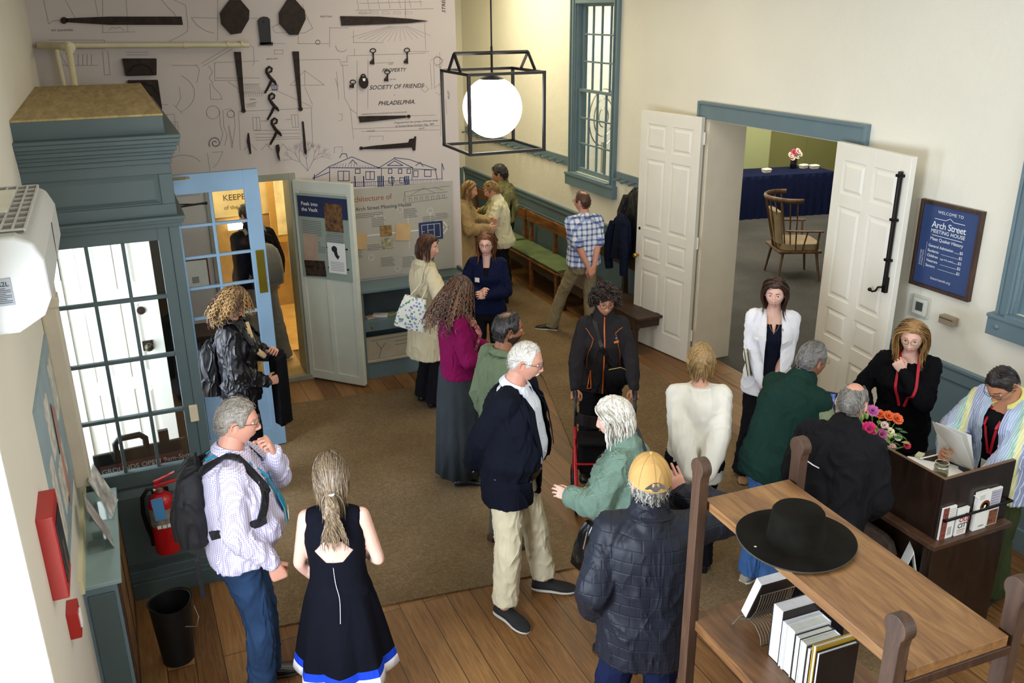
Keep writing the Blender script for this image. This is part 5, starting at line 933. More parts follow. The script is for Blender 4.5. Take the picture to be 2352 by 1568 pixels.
mb = MB(); T = Matrix.Rotation(R(-14), 4, 'X')
for i in range(9): mb.ribbon([(-.042, .14-i*.013), (.035-.01*(i % 3), .14-i*.013)], .003, lambda u, v: T @ Vector((u, -.0016, v)))
mb.build('print', INK, nt, fix=False)
# things on the worktop
MB().box(.022, XW, .022, .52, .955, .98).box(.05, XW-.05, .49, .515, DCZ, .955).build('inner_counter', DESKW, de, bevel=.002)
DC2 = .981
def onw(x, y): return (DKX+x, DKY+y, DC2 if y < .5 else DCZ)
jr = empty('glass_mug', (DKX+.12, DKY+.13, DC2), R(-20), 'glass handled jar half full behind the desk screens', 'jar'); GJ = glass_mat('jar_glass', (.86, .88, .82, 1), .2)
mb = MB(); mb.lathe([(.038, .0), (.042, .01), (.042, .13), (.036, .155), (.036, .185), (.033, .185), (.033, .155), (.038, .13), (.038, .01)], 28, cap=False); mb.tube([(-.04, 0, .12), (-.07, 0, .11), (-.075, 0, .07), (-.042, 0, .04)], .007, 8); mb.build('jar_body', GJ, jr, smooth=50)
mb = MB(); mb.lathe([(.0365, .155), (.039, .16), (.039, .165), (.0365, .168)], 28, cap=False); mb.lathe([(.0365, .185), (.0375, .188), (.032, .188)], 28, cap=False); mb.build('neck_ring', M('jar_metal', '#c9c5b4', .3, .6), jr, smooth=50)
mb = MB(); mb.lathe([(.001, .012), (.036, .012), (.036, .11), (.001, .11)], 24, cap=False); mb.build('contents', M('jar_contents', '#7a6c50', .5, var=.4, vs=30), jr)
for i, (x_, y_, r_, lb) in enumerate(((.16, .25, 24, 'loose white sheet on the worktop by the jar'), (.26, .20, -12, 'white sheet lying under the held papers'), (.30, .33, 40, 'white sheet farthest back on the worktop'), (.12, .42, 8, 'white sheet near the vase foot'), (.34, .12, 5, 'white sheet near the striped cuff'))):
    mb = MB(); n_ = 6; rs = [[(-.10, -.14+.28*k/n_, .001+.0018*i+.006*math.sin(k+i)**2), (.10, -.14+.28*k/n_, .001+.0018*i+.010*math.cos(k*.8+i)**2), (.10, -.14+.28*k/n_, .002+.0018*i+.010*math.cos(k*.8+i)**2), (-.10, -.14+.28*k/n_, .002+.0018*i+.006*math.sin(k+i)**2)] for k in range(n_+1)]; mb.rings(rs); tag(mb.build('paper_sheet', PAPER, loc=onw(x_, y_), rz=R(r_)), lb, 'paper', 'papers spread on the desk worktop')
mb = MB(); mb.box(-.03, .03, -.02, .02, 0, .035); tag(mb.build('card_box', M('box_cream', '#c9c4a4', .6), loc=onw(.34, .46), rz=.4, bevel=.003), 'small cream card box on the worktop behind the papers', 'box')
mb = MB(); mb.box(-.02, .02, -.012, .012, 0, .05); tag(mb.build('pen_cup', M('maroon_box', '#5a201c', .5), loc=onw(.06, .36), bevel=.003), 'small maroon card holder just inside the side screen', 'holder')
mb = MB(); mb.tube([(0, 0, 0), (.01, -.01, .11)], .004, 8); tag(mb.build('red_pen', M('pen_red', '#c01a22', .4), loc=onw(.055, .19), smooth=40), 'red pen standing beside the jar', 'pen')
tb = empty('tablet_computer', (DKX+.10, DKY+1.13, DCZ), R(-52), 'tablet on a black stand showing a blue picture, facing the visitors', 'tablet'); T = Matrix.Translation((0, 0, .235)) @ Matrix.Rotation(R(-28), 4, 'X')
TBK = M('tablet_black', '#0d0e12', .3); mb = MB(); mb.box(-.135, .135, 0, .012, 0, .20, M_=T); mb.build('case', TBK, tb, bevel=.006); SCR = NT('tablet_picture'); v = SCR.coord((1, 1, 1)); n_ = SCR.n('ShaderNodeTexVoronoi'); n_.inputs['Scale'].default_value = 26; SCR.l(v, n_.inputs[0]); c_ = SCR.ramp(n_.outputs['Distance'], [(.1, '#16245c'), (.5, '#4c68b8'), (.9, '#9fb4e8')]); SCR.set(Base_Color=(0, 0, 0, 1)); SCR.l(c_, SCR.b.inputs['Emission Color']); SCR.b.inputs['Emission Strength'].default_value = .8
mb = MB(); mb.box(-.118, .118, -.002, .001, .014, .186, M_=T); mb.build('screen', SCR.m, tb); mb = MB(); mb.tube([(0, .03, .02), (0, .05, .28)], .014, 10); mb.box(-.08, .08, -.04, .12, 0, .015); mb.build('stand', TBK, tb, smooth=40)
mb = MB(); mb.box(0, .30, 0, .03, 0, .24); tag(mb.build('monitor_back', TBK, loc=onw(.13, 1.30), rz=R(-50), bevel=.004), 'dark screen back behind the tablet near the end of the desk', 'monitor')
# bouquet
vp = (DKX+.17, DKY+.66, DCZ); fl = empty('flower_bouquet', vp, 0, 'bright bouquet with pink gerbera, orange and white blooms in a glass vase on the desk', 'bouquet')
mb = MB(); mb.lathe([(.030, .0), (.034, .005), (.036, .16), (.040, .20), (.037, .20), (.032, .01)], 24, cap=False); mb.build('glass_vase', GJ, fl, smooth=50); LEAF = M('leaf_green', '#3d6a2c', .5, var=.3, vs=20); LEAF2 = M('leaf_light', '#8fae54', .5, var=.2)
mb = MB(); FLW = [((-.085, -.02, .375), .052, 'pink_gerbera', 2, 14, '#d4226e', 5), ((-.035, -.075, .355), .040, 'mauve_bloom', 3, 9, '#b8588e', None), ((-.01, .04, .46), .040, 'mauve_bloom', 3, 9, '#b85a9e', None), ((.045, .03, .43), .034, 'orange_bloom', 3, 8, '#e0622c', None), ((.075, -.01, .43), .036, 'orange_bloom', 3, 8, '#e0622c', None), ((.115, -.04, .415), .040, 'orange_bloom', 3, 8, '#e0622c', None),
 ((-.13, -.02, .33), .042, 'white_daisy', 2, 16, '#e6e8e0', 6), ((-.14, .04, .36), .040, 'white_daisy', 2, 16, '#e6e8e0', 6), ((-.095, -.09, .275), .036, 'white_daisy', 2, 16, '#e6e8e0', 6), ((-.16, -.0, .28), .034, 'white_daisy', 2, 16, '#e6e8e0', 6), ((.05, -.06, .35), .030, 'cream_bloom', 2, 7, '#e2d8b0', 6), ((.085, -.09, .32), .026, 'cream_bloom', 2, 7, '#e2dcc0', 6), ((.03, -.03, .385), .026, 'cream_bloom', 2, 7, '#dcc0b4', 6),
 ((-.02, -.12, .28), .022, 'blush_bloom', 2, 7, '#c89a94', None), ((.01, -.13, .29), .022, 'blush_bloom', 2, 7, '#c89a94', None), ((-.045, -.12, .26), .020, 'blush_bloom', 2, 7, '#caa8a0', None), ((.14, -.12, .27), .028, 'red_carnation', 3, 9, '#b81c40', None), ((.155, -.10, .25), .022, 'red_carnation', 3, 9, '#b81c40', None)]
for c_, r_, nm, ly, np_, col, ce in FLW:
    m_ = MB(); blossom(m_, Vector((0, 0, 0)), r_, 0, np_, ly, Vector((c_[0]*2-.35, c_[1]*2-.65, .8)), 1 if ce else None)
    o = m_.build(nm, [M('petal_'+col.strip('#'), col, .6, var=.2, vs=40), M('flower_centre', '#8a7a2a' if ce == 6 else '#5a1a3a', .7)], fl, fix=False); o.location = c_
st = MB()
for c_, *_r in FLW: st.tube([(c_[0]*.08, c_[1]*.08, .02), (c_[0]*.25, c_[1]*.2, .2), (c_[0], c_[1], c_[2]-.005)], .0025, 5)
st.build('stems', LEAF2, fl)
rl = random.Random(5)
for i in range(88):
    a = rl.uniform(0, 2*PI); rr = rl.uniform(.03, .14); c_ = Vector((rr*math.cos(a)*1.05, rr*math.sin(a)*.9-.02, rl.uniform(.22, .40))); d = Vector((c_.x, c_.y, rl.uniform(-.06, .08))).normalized(); s_ = d.cross(Vector((0, 0, 1))).normalized(); L = rl.uniform(.035, .06); w_ = L*.33; u_ = Vector((0, 0, 1)); m_ = MB()
    m_.add([c_, c_+d*L*.4+s_*w_+u_*.004, c_+d*L*.8+s_*w_*.7, c_+d*L-u_*.006, c_+d*L*.8-s_*w_*.7, c_+d*L*.4-s_*w_+u_*.004, c_+d*L*.5-u_*.004], [(0, 1, 6), (1, 2, 6), (2, 3, 6), (3, 4, 6), (4, 5, 6), (5, 0, 6)]); m_.build('leaf', LEAF if i % 5 else LEAF2, fl, fix=False)
for p_ in ((-.06, .03, .44), (-.075, .05, .425), (-.05, .06, .43)): m_ = MB(); m_.ball(p_, (.011, .011, .022), 10, 7); m_.build('green_bud', LEAF2, fl, smooth=60)
# ================================================================ people
def gs(x, s): return math.exp(-(x/s)**2)
def head_pt(az, el, fem=0, off=0.0, jaw=1.0):
    """skull and face surface; az 0 = front, positive to the right; el -90..90 in degrees"""
    a = R(az); e = R(el); ce, se = math.cos(e), math.sin(e)
    x = .074*ce*math.sin(a); y = .096*ce*math.cos(a); z = .118*se
    t = max(0, -z/.118)
    x *= (1-.36*t**1.7*(1.12 if fem else 1))*jaw
    if y < 0: y *= 1-.42*t**1.3
    else: y *= 1-.10*t+.02*t*t
    y -= .012*t*(1 if y < 0 else .1)
    if z > 0:
        if y > 0: y *= 1+.02*z/.118
        if y < 0: y *= 1.05; z += .0
    fr = 1 if y > 0 else 0
    if fr:
        ax = abs(x); f = 0
        nz = pw(z, [(-.047, 0), (-.040, .55), (-.033, 1), (-.026, .95), (-.005, .5), (.014, .16), (.026, .05), (.034, 0)])
        f += (.025 if not fem else .021)*nz*gs(x, .0085+.006*max(0, 1-abs(z+.034)/.018))
        f += .006*nz*gs(ax-.011, .006)*(1 if z < -.024 else 0)
        f -= .0125*gs(ax-.031, .0165)*gs(z-.010, .0115)
        f += (.0050 if not fem else .0022)*gs(z-.030, .009)*gs(ax-.022, .028)
        f += .0045*gs(ax-.044, .018)*gs(z+.024, .022)
        f += .0070*gs(z+.0585, .0052)*gs(x, .019)+.0055*gs(z+.0700, .0055)*gs(x, .016)
        f -= .0045*gs(z+.0645, .0022)*gs(x, .023)
        f += .004*gs(z+.064, .02)*gs(x, .025)
        f -= .0035*gs(z+.0815, .006)*gs(x, .02)
        f += (.0085 if not fem else .006)*gs(x, .021)*gs(z+.100, .013)
        f -= .003*gs(ax-.05, .012)*gs(z+.045, .02)
        y += f
    p = Vector((x, y, z))
    if off:
        n = Vector((x/.0055, (y)/.0092, z/.0139)).normalized(); p = p+n*off
    return p
AZ = [0]
_s = 0
while AZ[-1] < 180:
    a = AZ[-1]; AZ.append(min(180, a+(2.4 if a < 42 else 4 if a < 70 else 8)))
AZ = [-a for a in AZ[:0:-1]]+AZ[:-1]
EL = [-90+180*i/74 for i in range(75)]
def smooth01(t): t = max(0, min(1, t)); return t*t*(3-2*t)
def head_mesh(mb, T, fem=0, brow=1, stub=None, jaw=1.0):
    """slots: 0 skin 1 lips 2 eyebrow 3 eye white 4 iris 5 eyelid/skin 6 stubble"""
    v = []; f = []; m = []; na = len(AZ)
    for e in EL[1:-1]:
        for a in AZ: v.append(T @ head_pt(a, e, fem, 0, jaw))
    loc = [head_pt(a, e, fem, 0, jaw) for e in EL[1:-1] for a in AZ]
    nr = len(EL)-2
    for k in range(nr-1):
        for i in range(na):
            j = (i+1) % na; q = (k*na+i, k*na+j, (k+1)*na+j, (k+1)*na+i); f.append(q)
            c = (loc[q[0]]+loc[q[2]])/2; mi = 0; ax = abs(c.x)
            if c.y > .04:
                if (-.0765 if not fem else -.0745) < c.z < -.0550 and ax < .0225-.9*max(0, abs(c.z+.0645)-.003): mi = 1
                if .012 < ax < .047 and abs(c.z-(.0325+.06*(ax-.012)-5*(ax-.012)**2)) < (.0032 if not fem else .0018) and brow: mi = 2
            if stub and mi == 0 and c.y > -.02 and c.z < -.03 and not (c.z > -.052 and ax < .02) and c.z < -.03-.0*ax: mi = 6
            m.append(mi)
    v.append(T @ head_pt(0, -90, fem, 0, jaw)); v.append(T @ head_pt(0, 90, fem)); b = len(v)-2
    for i in range(na):
        j = (i+1) % na; f.append((b, j, i)); f.append((b+1, (nr-1)*na+i, (nr-1)*na+j)); m += [0, 0]
    mb.add(v, f, m)
    for s in (-1, 1):
        c = Vector((s*.031, head_pt(s*22, 5, fem).y-.0062, .0085)); n_, k_ = 14, 10
        vs = []; fs = []; ms = []
        for k in range(k_+1):
            th = PI*k/k_
            for i in range(n_):
                ph = 2*PI*i/n_; vs.append(T @ (c+Vector((.0122*math.sin(th)*math.cos(ph), .0122*math.cos(th), .0122*math.sin(th)*math.sin(ph)))))
        for k in range(k_):
            for i in range(n_): j = (i+1) % n_; fs.append((k*n_+i, k*n_+j, (k+1)*n_+j, (k+1)*n_+i)); ms.append(4 if k < 2 else 3)
        mb.add(vs, fs, ms)
        lid = []; lf = []                                        # upper lid: part of a slightly larger sphere
        for k in range(6):
            e = R(lerp(23, 100, k/5))
            for i in range(9):
                ph = R(lerp(-80, 80, i/8)); lid.append(T @ (c+Vector((.0136*math.cos(e)*math.sin(ph), .0136*math.cos(e)*math.cos(ph), .0132*math.sin(e)))))
        for k in range(5):
            for i in range(8): lf.append((k*9+i, k*9+i+1, (k+1)*9+i+1, (k+1)*9+i))
        mb.add(lid, lf, 5)
        er = Matrix.Translation((s*.0735, -.012, -.004)) @ Matrix.Rotation(R(s*22), 4, 'Z') @ Matrix.Rotation(R(-10), 4, 'X')
        rs = []
        for r_, x_ in ((1, -.006), (1.08, .002), (1.0, .008), (.72, .0085), (.55, .003), (.3, .001)):
            rs.append([T @ (er @ Vector((s*x_, .0185*r_*math.cos(q)*(1-.15*math.sin(q) if math.sin(q) < 0 else 1), .031*r_*math.sin(q)*(1 if math.sin(q) > 0 else .9)))) for q in [2*PI*i/16 for i in range(16)]])
        mb.rings(rs, 0)
_hand = {}
def hand_geo(pose):
    """right hand: wrist at origin, fingers +Y, palm faces -Z, thumb at -X"""
    if pose in _hand: return _hand[pose]
    curls = {'relax': ([22, 28, 20], [26, 32, 22], [30, 34, 24], [34, 36, 26], 20), 'fist': ([72, 85, 45], [76, 88, 48], [78, 90, 48], [80, 90, 48], 46),
             'grip': ([48, 55, 30], [52, 58, 30], [55, 60, 32], [58, 62, 34], 40), 'open': ([8, 10, 8], [6, 8, 8], [10, 12, 8], [16, 16, 10], 5),
             'pinch': ([38, 46, 26], [44, 50, 28], [50, 55, 32], [56, 60, 34], 42)}[pose]
    mb = MB()
    def cap(a, b, ra, rb): capsule(mb, a, b, ra, rb, 10)
    rs = []
    for y, hw, ht, z in ((-.03, .027, .021, 0), (0, .027, .019, 0), (.02, .032, .018, 0), (.055, .040, .0165, 0), (.085, .041, .014, .001), (.097, .038, .010, .001)):
        rs.append([(hw*math.copysign(abs(math.cos(q))**.8, math.cos(q)), y, z+ht*math.copysign(abs(math.sin(q))**.8, math.sin(q))) for q in [2*PI*i/16 for i in range(16)]])
    mb.rings(rs)
    for k, (x, L, r) in enumerate(((-.0305, .072, .0088), (-.0105, .080, .0090), (.0100, .074, .0086), (.0295, .059, .0077))):
        p = Vector((x, .088-.006*abs(k-1.2), 0)); ang = 0; sp = R((k-1.4)*4)
        for j, fr in enumerate((.46, .30, .24)):
            ang += R(curls[k][j]); d = Vector((math.sin(sp)*-0+(.06*(k-1.4)), math.cos(ang), -math.sin(ang))).normalized()
            q = p+d*L*fr*1.0; cap(p, q, r*(1-.08*j), r*(1-.08*(j+1))); p = q
    t = R(curls[4]); p = Vector((-.020, .018, -.006)); q = p+Vector((-.62, .68, -.25-.3*math.sin(t))).normalized()*.046; cap(p, q, .0145, .0115)
    q2 = q+Vector((-.25+.5*math.sin(t), .86, -.25-.5*math.sin(t))).normalized()*.032; cap(q, q2, .0108, .0095)
    q3 = q2+Vector((.05+.7*math.sin(t), .80, -.2-.5*math.sin(t))).normalized()*.025; cap(q2, q3, .0095, .0078)
    me = mb.mesh('h')
    r = evaluated(me, [('REMESH', dict(mode='VOXEL', voxel_size=.0030)), ('SMOOTH', dict(iterations=2, factor=.5))])
    _hand[pose] = ([v.co.copy() for v in r.vertices], [tuple(p.vertices) for p in r.polygons]); return _hand[pose]
def capsule(mb, a, b, ra, rb, n=12, mi=0, cv=3):
    a = Vector(a); b = Vector(b); d = b-a
    if d.length < 1e-6: d = Vector((0, 0, 1e-4))
    t = d.normalized(); x = t.orthogonal().normalized(); y = t.cross(x); rs = []
    for k in range(cv+1):
        q = PI/2*k/cv; c = a-t*ra*math.cos(q); rr = max(ra*math.sin(q), ra*.05); rs.append([c+(x*math.cos(2*PI*i/n)+y*math.sin(2*PI*i/n))*rr for i in range(n)])
    for k in range(cv+1):
        q = PI/2*k/cv; c = b+t*rb*math.sin(q); rr = max(rb*math.cos(q), rb*.05); rs.append([c+(x*math.cos(2*PI*i/n)+y*math.sin(2*PI*i/n))*rr for i in range(n)])
    mb.rings(rs, mi)
def oval(c, hx, hy, X=Vector((1, 0, 0)), Y=Vector((0, 1, 0)), n=28, p=.88, fr=1, bk=1):
    out = []
    for i in range(n):
        q = 2*PI*i/n; cs, sn = math.cos(q), math.sin(q)
        out.append(c+X*(hx*math.copysign(abs(cs)**p, cs))+Y*(hy*(fr if sn > 0 else bk)*math.copysign(abs(sn)**p, sn)))
    return out

SKIN = {}
def skin(name, col, rough=.5):
    if name not in SKIN:
        t = NT('skin_'+name); v = t.coord(); c = lin(col)
        n = t.noise(v, 9, 4, .6); r = tuple(min(1, a*b) for a, b in zip(c[:3], (1.08, .9, .86)))+(1,)
        t.set(Base_Color=t.ramp(n, [(.35, c), (.75, r)]), Roughness=rough, Subsurface_Weight=.10, Subsurface_Scale=.012)
        t.b.inputs['Subsurface Radius'].default_value = (1, .35, .2); t.b.inputs['Specular IOR Level'].default_value = .35
        t.bump(t.noise(v, 160, 3), .12, .002); SKIN[name] = t.m
    return SKIN[name]
def tint(name, col, f, g=(1, 1, 1)):
    c = lin(col); k = [min(1, a*f*b)*1.0 for a, b in zip(c[:3], g)]
    if name in MATS: return MATS[name]
    t = NT(name); t.set(Base_Color=tuple(k)+(1,), Roughness=.45); MATS[name] = t.m; return t.m
EYEW = M('eye_white', '#e6e0da', .25, var=0); 
HAIRM = {}
def hairmat(col, rough=.42):
    if (col, rough) not in HAIRM:
        t = NT('hair_'+col.strip('#')); v = t.coord((1, 1, .12)); c = lin(col)
        n = t.noise(v, 150, 3, .6); lo = tuple(x*.55 for x in c[:3])+(1,); hi = tuple(min(1, x*1.35) for x in c[:3])+(1,)
        t.set(Base_Color=t.ramp(n, [(.3, lo), (.7, hi)]), Roughness=rough, Anisotropic=.4)
        t.bump(n, .7, .004); HAIRM[(col, rough)] = t.m
    return HAIRM[(col, rough)]

class Person:
    """local frame: +Y is where the person faces, +X the person's right, origin on the floor between the feet"""
    def __init__(s, x, y, heading, h=1.75, fem=0, skin_='light', skincol='#c99a82', eye='#4a3524', lean=0, side=0, twist=0, head=(0, 0, 0), belly=0, build=1.0,
                 hairc=('#3a2a1e',), seedn=1, stub=None, browc=None, pel=(0, 0), label='', group=None, jaw=1.0, name='person', hunch=0):
        s.root = None; s.h = h; s.k = h/1.75; s.fem = fem; s.belly = belly; s.b = build; s.loc = (x, y, 0); s.head_d = heading
        s.rs = random.Random(seedn); s.hairm = [hairmat(c) for c in hairc]; s.hc = hairc; s.name = name; s.label = label; s.group = group
        k = s.k; s.pel = Vector((pel[0], pel[1], .943*k))
        s.U = Matrix.Rotation(R(-twist), 3, 'Z') @ Matrix.Rotation(R(-lean), 3, 'X') @ Matrix.Rotation(R(side), 3, 'Y')
        s.PU = Matrix.Rotation(R(-twist*.3), 3, 'Z')
        s.sw = (.163 if not fem else .140)*k*(.5+.5*build)
        s.neck = s.up(0, .0+hunch*.02, .53); s.S = {1: s.up(s.sw/k, 0, .452), -1: s.up(-s.sw/k, 0, .452)}
        H = Matrix.Rotation(R(-head[0]), 3, 'Z') @ Matrix.Rotation(R(-head[1]), 3, 'X') @ Matrix.Rotation(R(head[2]), 3, 'Y')
        L = Matrix.Rotation(R(-twist), 3, 'Z') @ Matrix.Rotation(R(-lean*.6), 3, 'X') @ Matrix.Rotation(R(side*.5), 3, 'Y')
        piv = s.up(0, .012+hunch*.03, .575); hr = (L @ H)
        s.hcen = piv+hr @ Vector((0, .022, .092))*k; hs = .985*(.5+.5*k)*(.97 if fem else 1.0)
        s.HT = Matrix.Translation(s.hcen) @ hr.to_4x4() @ Matrix.Scale(hs, 4); s.piv = piv; s.hs = hs
        s.skm = skin(skin_, skincol); s.skc = skincol; s.skn = skin_; s.eye = eye; s.stub = stub; s.jaw = jaw
        s.browc = browc or hairc[0]; s.J = {}; s.hands = {}; s.legs = {}; s.kids = []
    def up(s, x, y, z): return s.pel+s.U @ (Vector((x, y, z))*s.k)
    def arm(s, side, hand, pole=(0, -1, -.4), pose='relax', fdir=None, palm=None, frame='up', vis=1):
        """two-bone arm: hand target in upper-body metres (x right, y forward, z above pelvis)"""
        S = s.S[side]; T = s.up(*hand) if frame == 'up' else Vector(hand)*1.0
        a = .285*s.k; b = .255*s.k; d = T-S; D = min(d.length, (a+b)*.995); u = d.normalized(); T = S+u*D
        x = (a*a-b*b+D*D)/(2*D); hgt = math.sqrt(max(0, a*a-x*x)); pv = s.U @ Vector(pole); pv = (pv-u*pv.dot(u)).normalized()
        E = S+u*x+pv*hgt; s.J[side] = (S, E, T)
        fd = (s.U @ Vector(fdir)).normalized() if fdir else (T-E).normalized()
        pn = (s.U @ Vector(palm)).normalized() if palm else (s.U @ Vector((-side, 0, 0)))
        Z = -(pn-fd*pn.dot(fd)).normalized(); X = fd.cross(Z)
        m = Matrix((X, fd, Z)).transposed().to_4x4(); s.hands[side] = (Matrix.Translation(T) @ m @ Matrix.Scale(s.k*(.93 if s.fem else 1.02), 4), pose)
        return s
    def leg(s, side, foot, yaw=0, knee=(0, 1, 0), lift=0, pitch=0):
        k = s.k; hp = s.pel+s.PU @ Vector((side*.088*k, 0, -.02*k)); A = Vector((foot[0], foot[1], .085*k+lift))
        a = .436*k; b = .408*k; d = A-hp; D = min(d.length, (a+b)*.999); u = d.normalized()
        x = (a*a-b*b+D*D)/(2*D); hg = math.sqrt(max(0, a*a-x*x)); pv = Vector(knee); pv = (pv-u*pv.dot(u)).normalized()
        s.legs[side] = (hp, hp+u*x+pv*hg, A, yaw, pitch); return s
    def start(s):
        for sd in (1, -1):
            if sd not in s.J: s.arm(sd, (sd*(.235 if not s.fem else .21), .03, -.055))
            if sd not in s.legs: s.leg(sd, (sd*.10, 0), sd*10)
        mb = MB(); k = s.k; skin_r = 1.0
        # torso core and limbs, remeshed into one continuous surface, then head and hands joined
        rs = [oval(s.up(0, y, z), hw*k, hd*k, s.U @ Vector((1, 0, 0)), s.U @ Vector((0, 1, 0)), 20) for z, hw, hd, y in s.torso(0)]
        mb.rings(rs)
        hb = s.HT @ Vector((0, -.022, -.07)); nr = (.057 if not s.fem else .047)*k
        capsule(mb, s.up(0, -.01, .46), s.up(0, 0, .55), .075*k, nr*1.08); capsule(mb, s.up(0, 0, .53), hb, nr*1.06, nr)
        for sd in (1, -1):
            S, E, T = s.J[sd]; f = (.86 if s.fem else 1)*k*(.6+.4*s.b)
            capsule(mb, s.up(sd*.08, -.005, .448), S, .055*f, .052*f); capsule(mb, S, E, .054*f, .040*f)
            m_ = E.lerp(T, .3); capsule(mb, E, m_, .040*f, .040*f); capsule(mb, m_, T, .040*f, .026*f)
            hp, K, A, yaw, pt = s.legs[sd]; capsule(mb, hp, K, .075*f, .052*f); c = K.lerp(A, .33)
            capsule(mb, K, c, .050*f, .055*f); capsule(mb, c, A, .055*f, .033*f)
            fwd = Matrix.Rotation(R(-yaw), 3, 'Z') @ Vector((0, 1, 0)); capsule(mb, A+Vector((0, 0, -.045))+fwd*-.01, A+fwd*.10+Vector((0, 0, -.058)), .026*k, .017*k)
        me = evaluated(mb.mesh('b'), [('REMESH', dict(mode='VOXEL', voxel_size=.011)), ('SMOOTH', dict(iterations=4, factor=.5))])
        out = MB(); out.add([v.co.copy() for v in me.vertices], [tuple(p.vertices) for p in me.polygons], 0)
        bpy.data.meshes.remove(me)
        head_mesh(out, s.HT, s.fem, 1, s.stub, s.jaw)
        for sd in (1, -1):
            m, pose = s.hands[sd]; v, f = hand_geo(pose)
            if sd < 0: m = m @ Matrix.Diagonal((-1, 1, 1, 1)); f = [q[::-1] for q in f]
            out.add(v, f, 0, m)
        lip = tint('lips_'+s.skn+('_f' if s.fem else ''), s.skc, .80 if s.fem else .85, (1.0, .62, .62) if s.fem else (1, .78, .76))
        mats = [s.skm, lip, hairmat(s.browc), EYEW, M('iris_'+s.eye.strip('#'), s.eye, .2, var=0), s.skm, s.stub or s.skm]
        me = out.mesh(s.name, mats); shade(me, 60)
        o = bpy.data.objects.new(s.name, me); C.objects.link(o); o.location = s.loc; o.rotation_euler.z = -R(s.head_d)
        tag(o, s.label, 'person', s.group); s.root = o; return s
    def torso(s, g, flare=0):
        """rings of the trunk: z, half width, half depth, y offset; g = clothing ease"""
        b = s.b; B = s.belly
        if not s.fem:
            T = [(-.13, .150, .105, -.005), (-.06, .172, .122, -.005), (0, .172, .122+.3*B, .01*B), (.08, .165+.4*B, .112+.9*B, .9*B), (.16, .158+.4*B, .112+1.0*B, .9*B), (.25, .165+.2*B, .118+.5*B, .5*B),
                 (.34, .176, .122+.1*B, .1*B), (.40, .172, .116, 0), (.445, .150, .098, -.008), (.485, .108, .074, -.01), (.515, .072, .060, -.006), (.535, .060, .056, -.005)]
        else:
            T = [(-.13, .158, .110, -.008), (-.06, .176, .124, -.010), (0, .166, .116+.3*B, 0), (.08, .140+.5*B, .100+.8*B, .6*B), (.16, .132+.5*B, .098+.9*B, .7*B), (.25, .142+.3*B, .112+.4*B, .012+.4*B),
                 (.32, .152+.1*B, .128+.2*B, .020), (.38, .148, .112, .008), (.43, .130, .090, -.006), (.475, .092, .066, -.01), (.505, .062, .052, -.006), (.53, .050, .048, -.005)]
        return [(z, hw*b+g, hd*b+g, y) for z, hw, hd, y in T]
    def add(s, name, me, mats, parent=None, label=None, ang=50):
        for m in (mats if isinstance(mats, (list, tuple)) else [mats]): me.materials.append(m)
        shade(me, ang); o = bpy.data.objects.new(name, me); C.objects.link(o); o.parent = parent or s.root
        if label: o['label'] = label
        s.kids.append(o); return o
    def mk(s, mb, name, mats, parent=None, ang=50, label=None):
        if not isinstance(mats, (list, tuple)): mats = [mats]
        o = mb.build(name, mats, parent or s.root, smooth=ang)
        if label: o['label'] = label
        s.kids.append(o); return o
    def wrinkle(s, me, amp, sc=11, seed=0):
        co = np.empty(len(me.vertices)*3); me.vertices.foreach_get('co', co); co = co.reshape(-1, 3)
        no = np.empty(len(me.vertices)*3); me.vertices.foreach_get('normal', no); no = no.reshape(-1, 3)
        for i in range(len(co)):
            c = co[i]; x_, y_, z_ = c[0]*sc+seed*7, c[1]*sc, c[2]*sc*.5; w0 = noise.noise(Vector((x_*.5, y_*.5, z_*.6+5)))*1.6; n1 = noise.noise(Vector((x_+w0, y_+w0, z_+c[0]*sc*.5+w0))); rd = max(0, 1-abs(n1)*3.2)
            co[i] = c+no[i]*(amp*(rd*rd*1.5-.35+w0*.35))
        me.vertices.foreach_set('co', co.ravel()); me.update()
    def top(s, name, mat, g=.014, z0=-.13, sleeve=1.0, sr=1.0, flare=0, amp=.005, neckz=.53, vox=.0105, arms=(1, -1), cut=None, skirt=None, sm=3, parent=None, collar=None, cuffr=1.0, thick=.004, armhole=0, straps=0):
        """upper garment as one remeshed surface; cut = convex polygon (x, z) opened at the front"""
        k = s.k; mb = MB(); X = s.U @ Vector((1, 0, 0)); Y = s.U @ Vector((0, 1, 0)); rs = []
        prof = [r for r in s.torso(g) if z0 <= r[0] <= neckz]
        if skirt:                                                  # (z below pelvis, half width, half depth) from low to high, hangs vertically
            for z, hw, hd in skirt: rs.append(oval(s.pel+s.PU @ Vector((0, 0, z*k)), hw*k, hd*k, s.PU @ Vector((1, 0, 0)), s.PU @ Vector((0, 1, 0))))
            prof = [r for r in prof if r[0] > skirt[-1][0]+.03]
        elif z0 > prof[0][0]: prof = [r for r in prof if r[0] > z0]
        for z, hw, hd, y in prof: rs.append(oval(s.up(0, y, z), hw*k, hd*k, X, Y))
        mb.rings(rs)
        if s.fem:
            for sd in (1, -1): mb.ball(s.up(sd*.068, .075+.3*s.belly, .315), ((.062+g*.5)*k, (.055+g*.5)*k, (.062+g*.3)*k))
        if straps: [capsule(mb, s.up(sd*.05, -.006, .462), s.up(sd*.10, -.006, .455), .066*k, .060*k) for sd in (1, -1)]
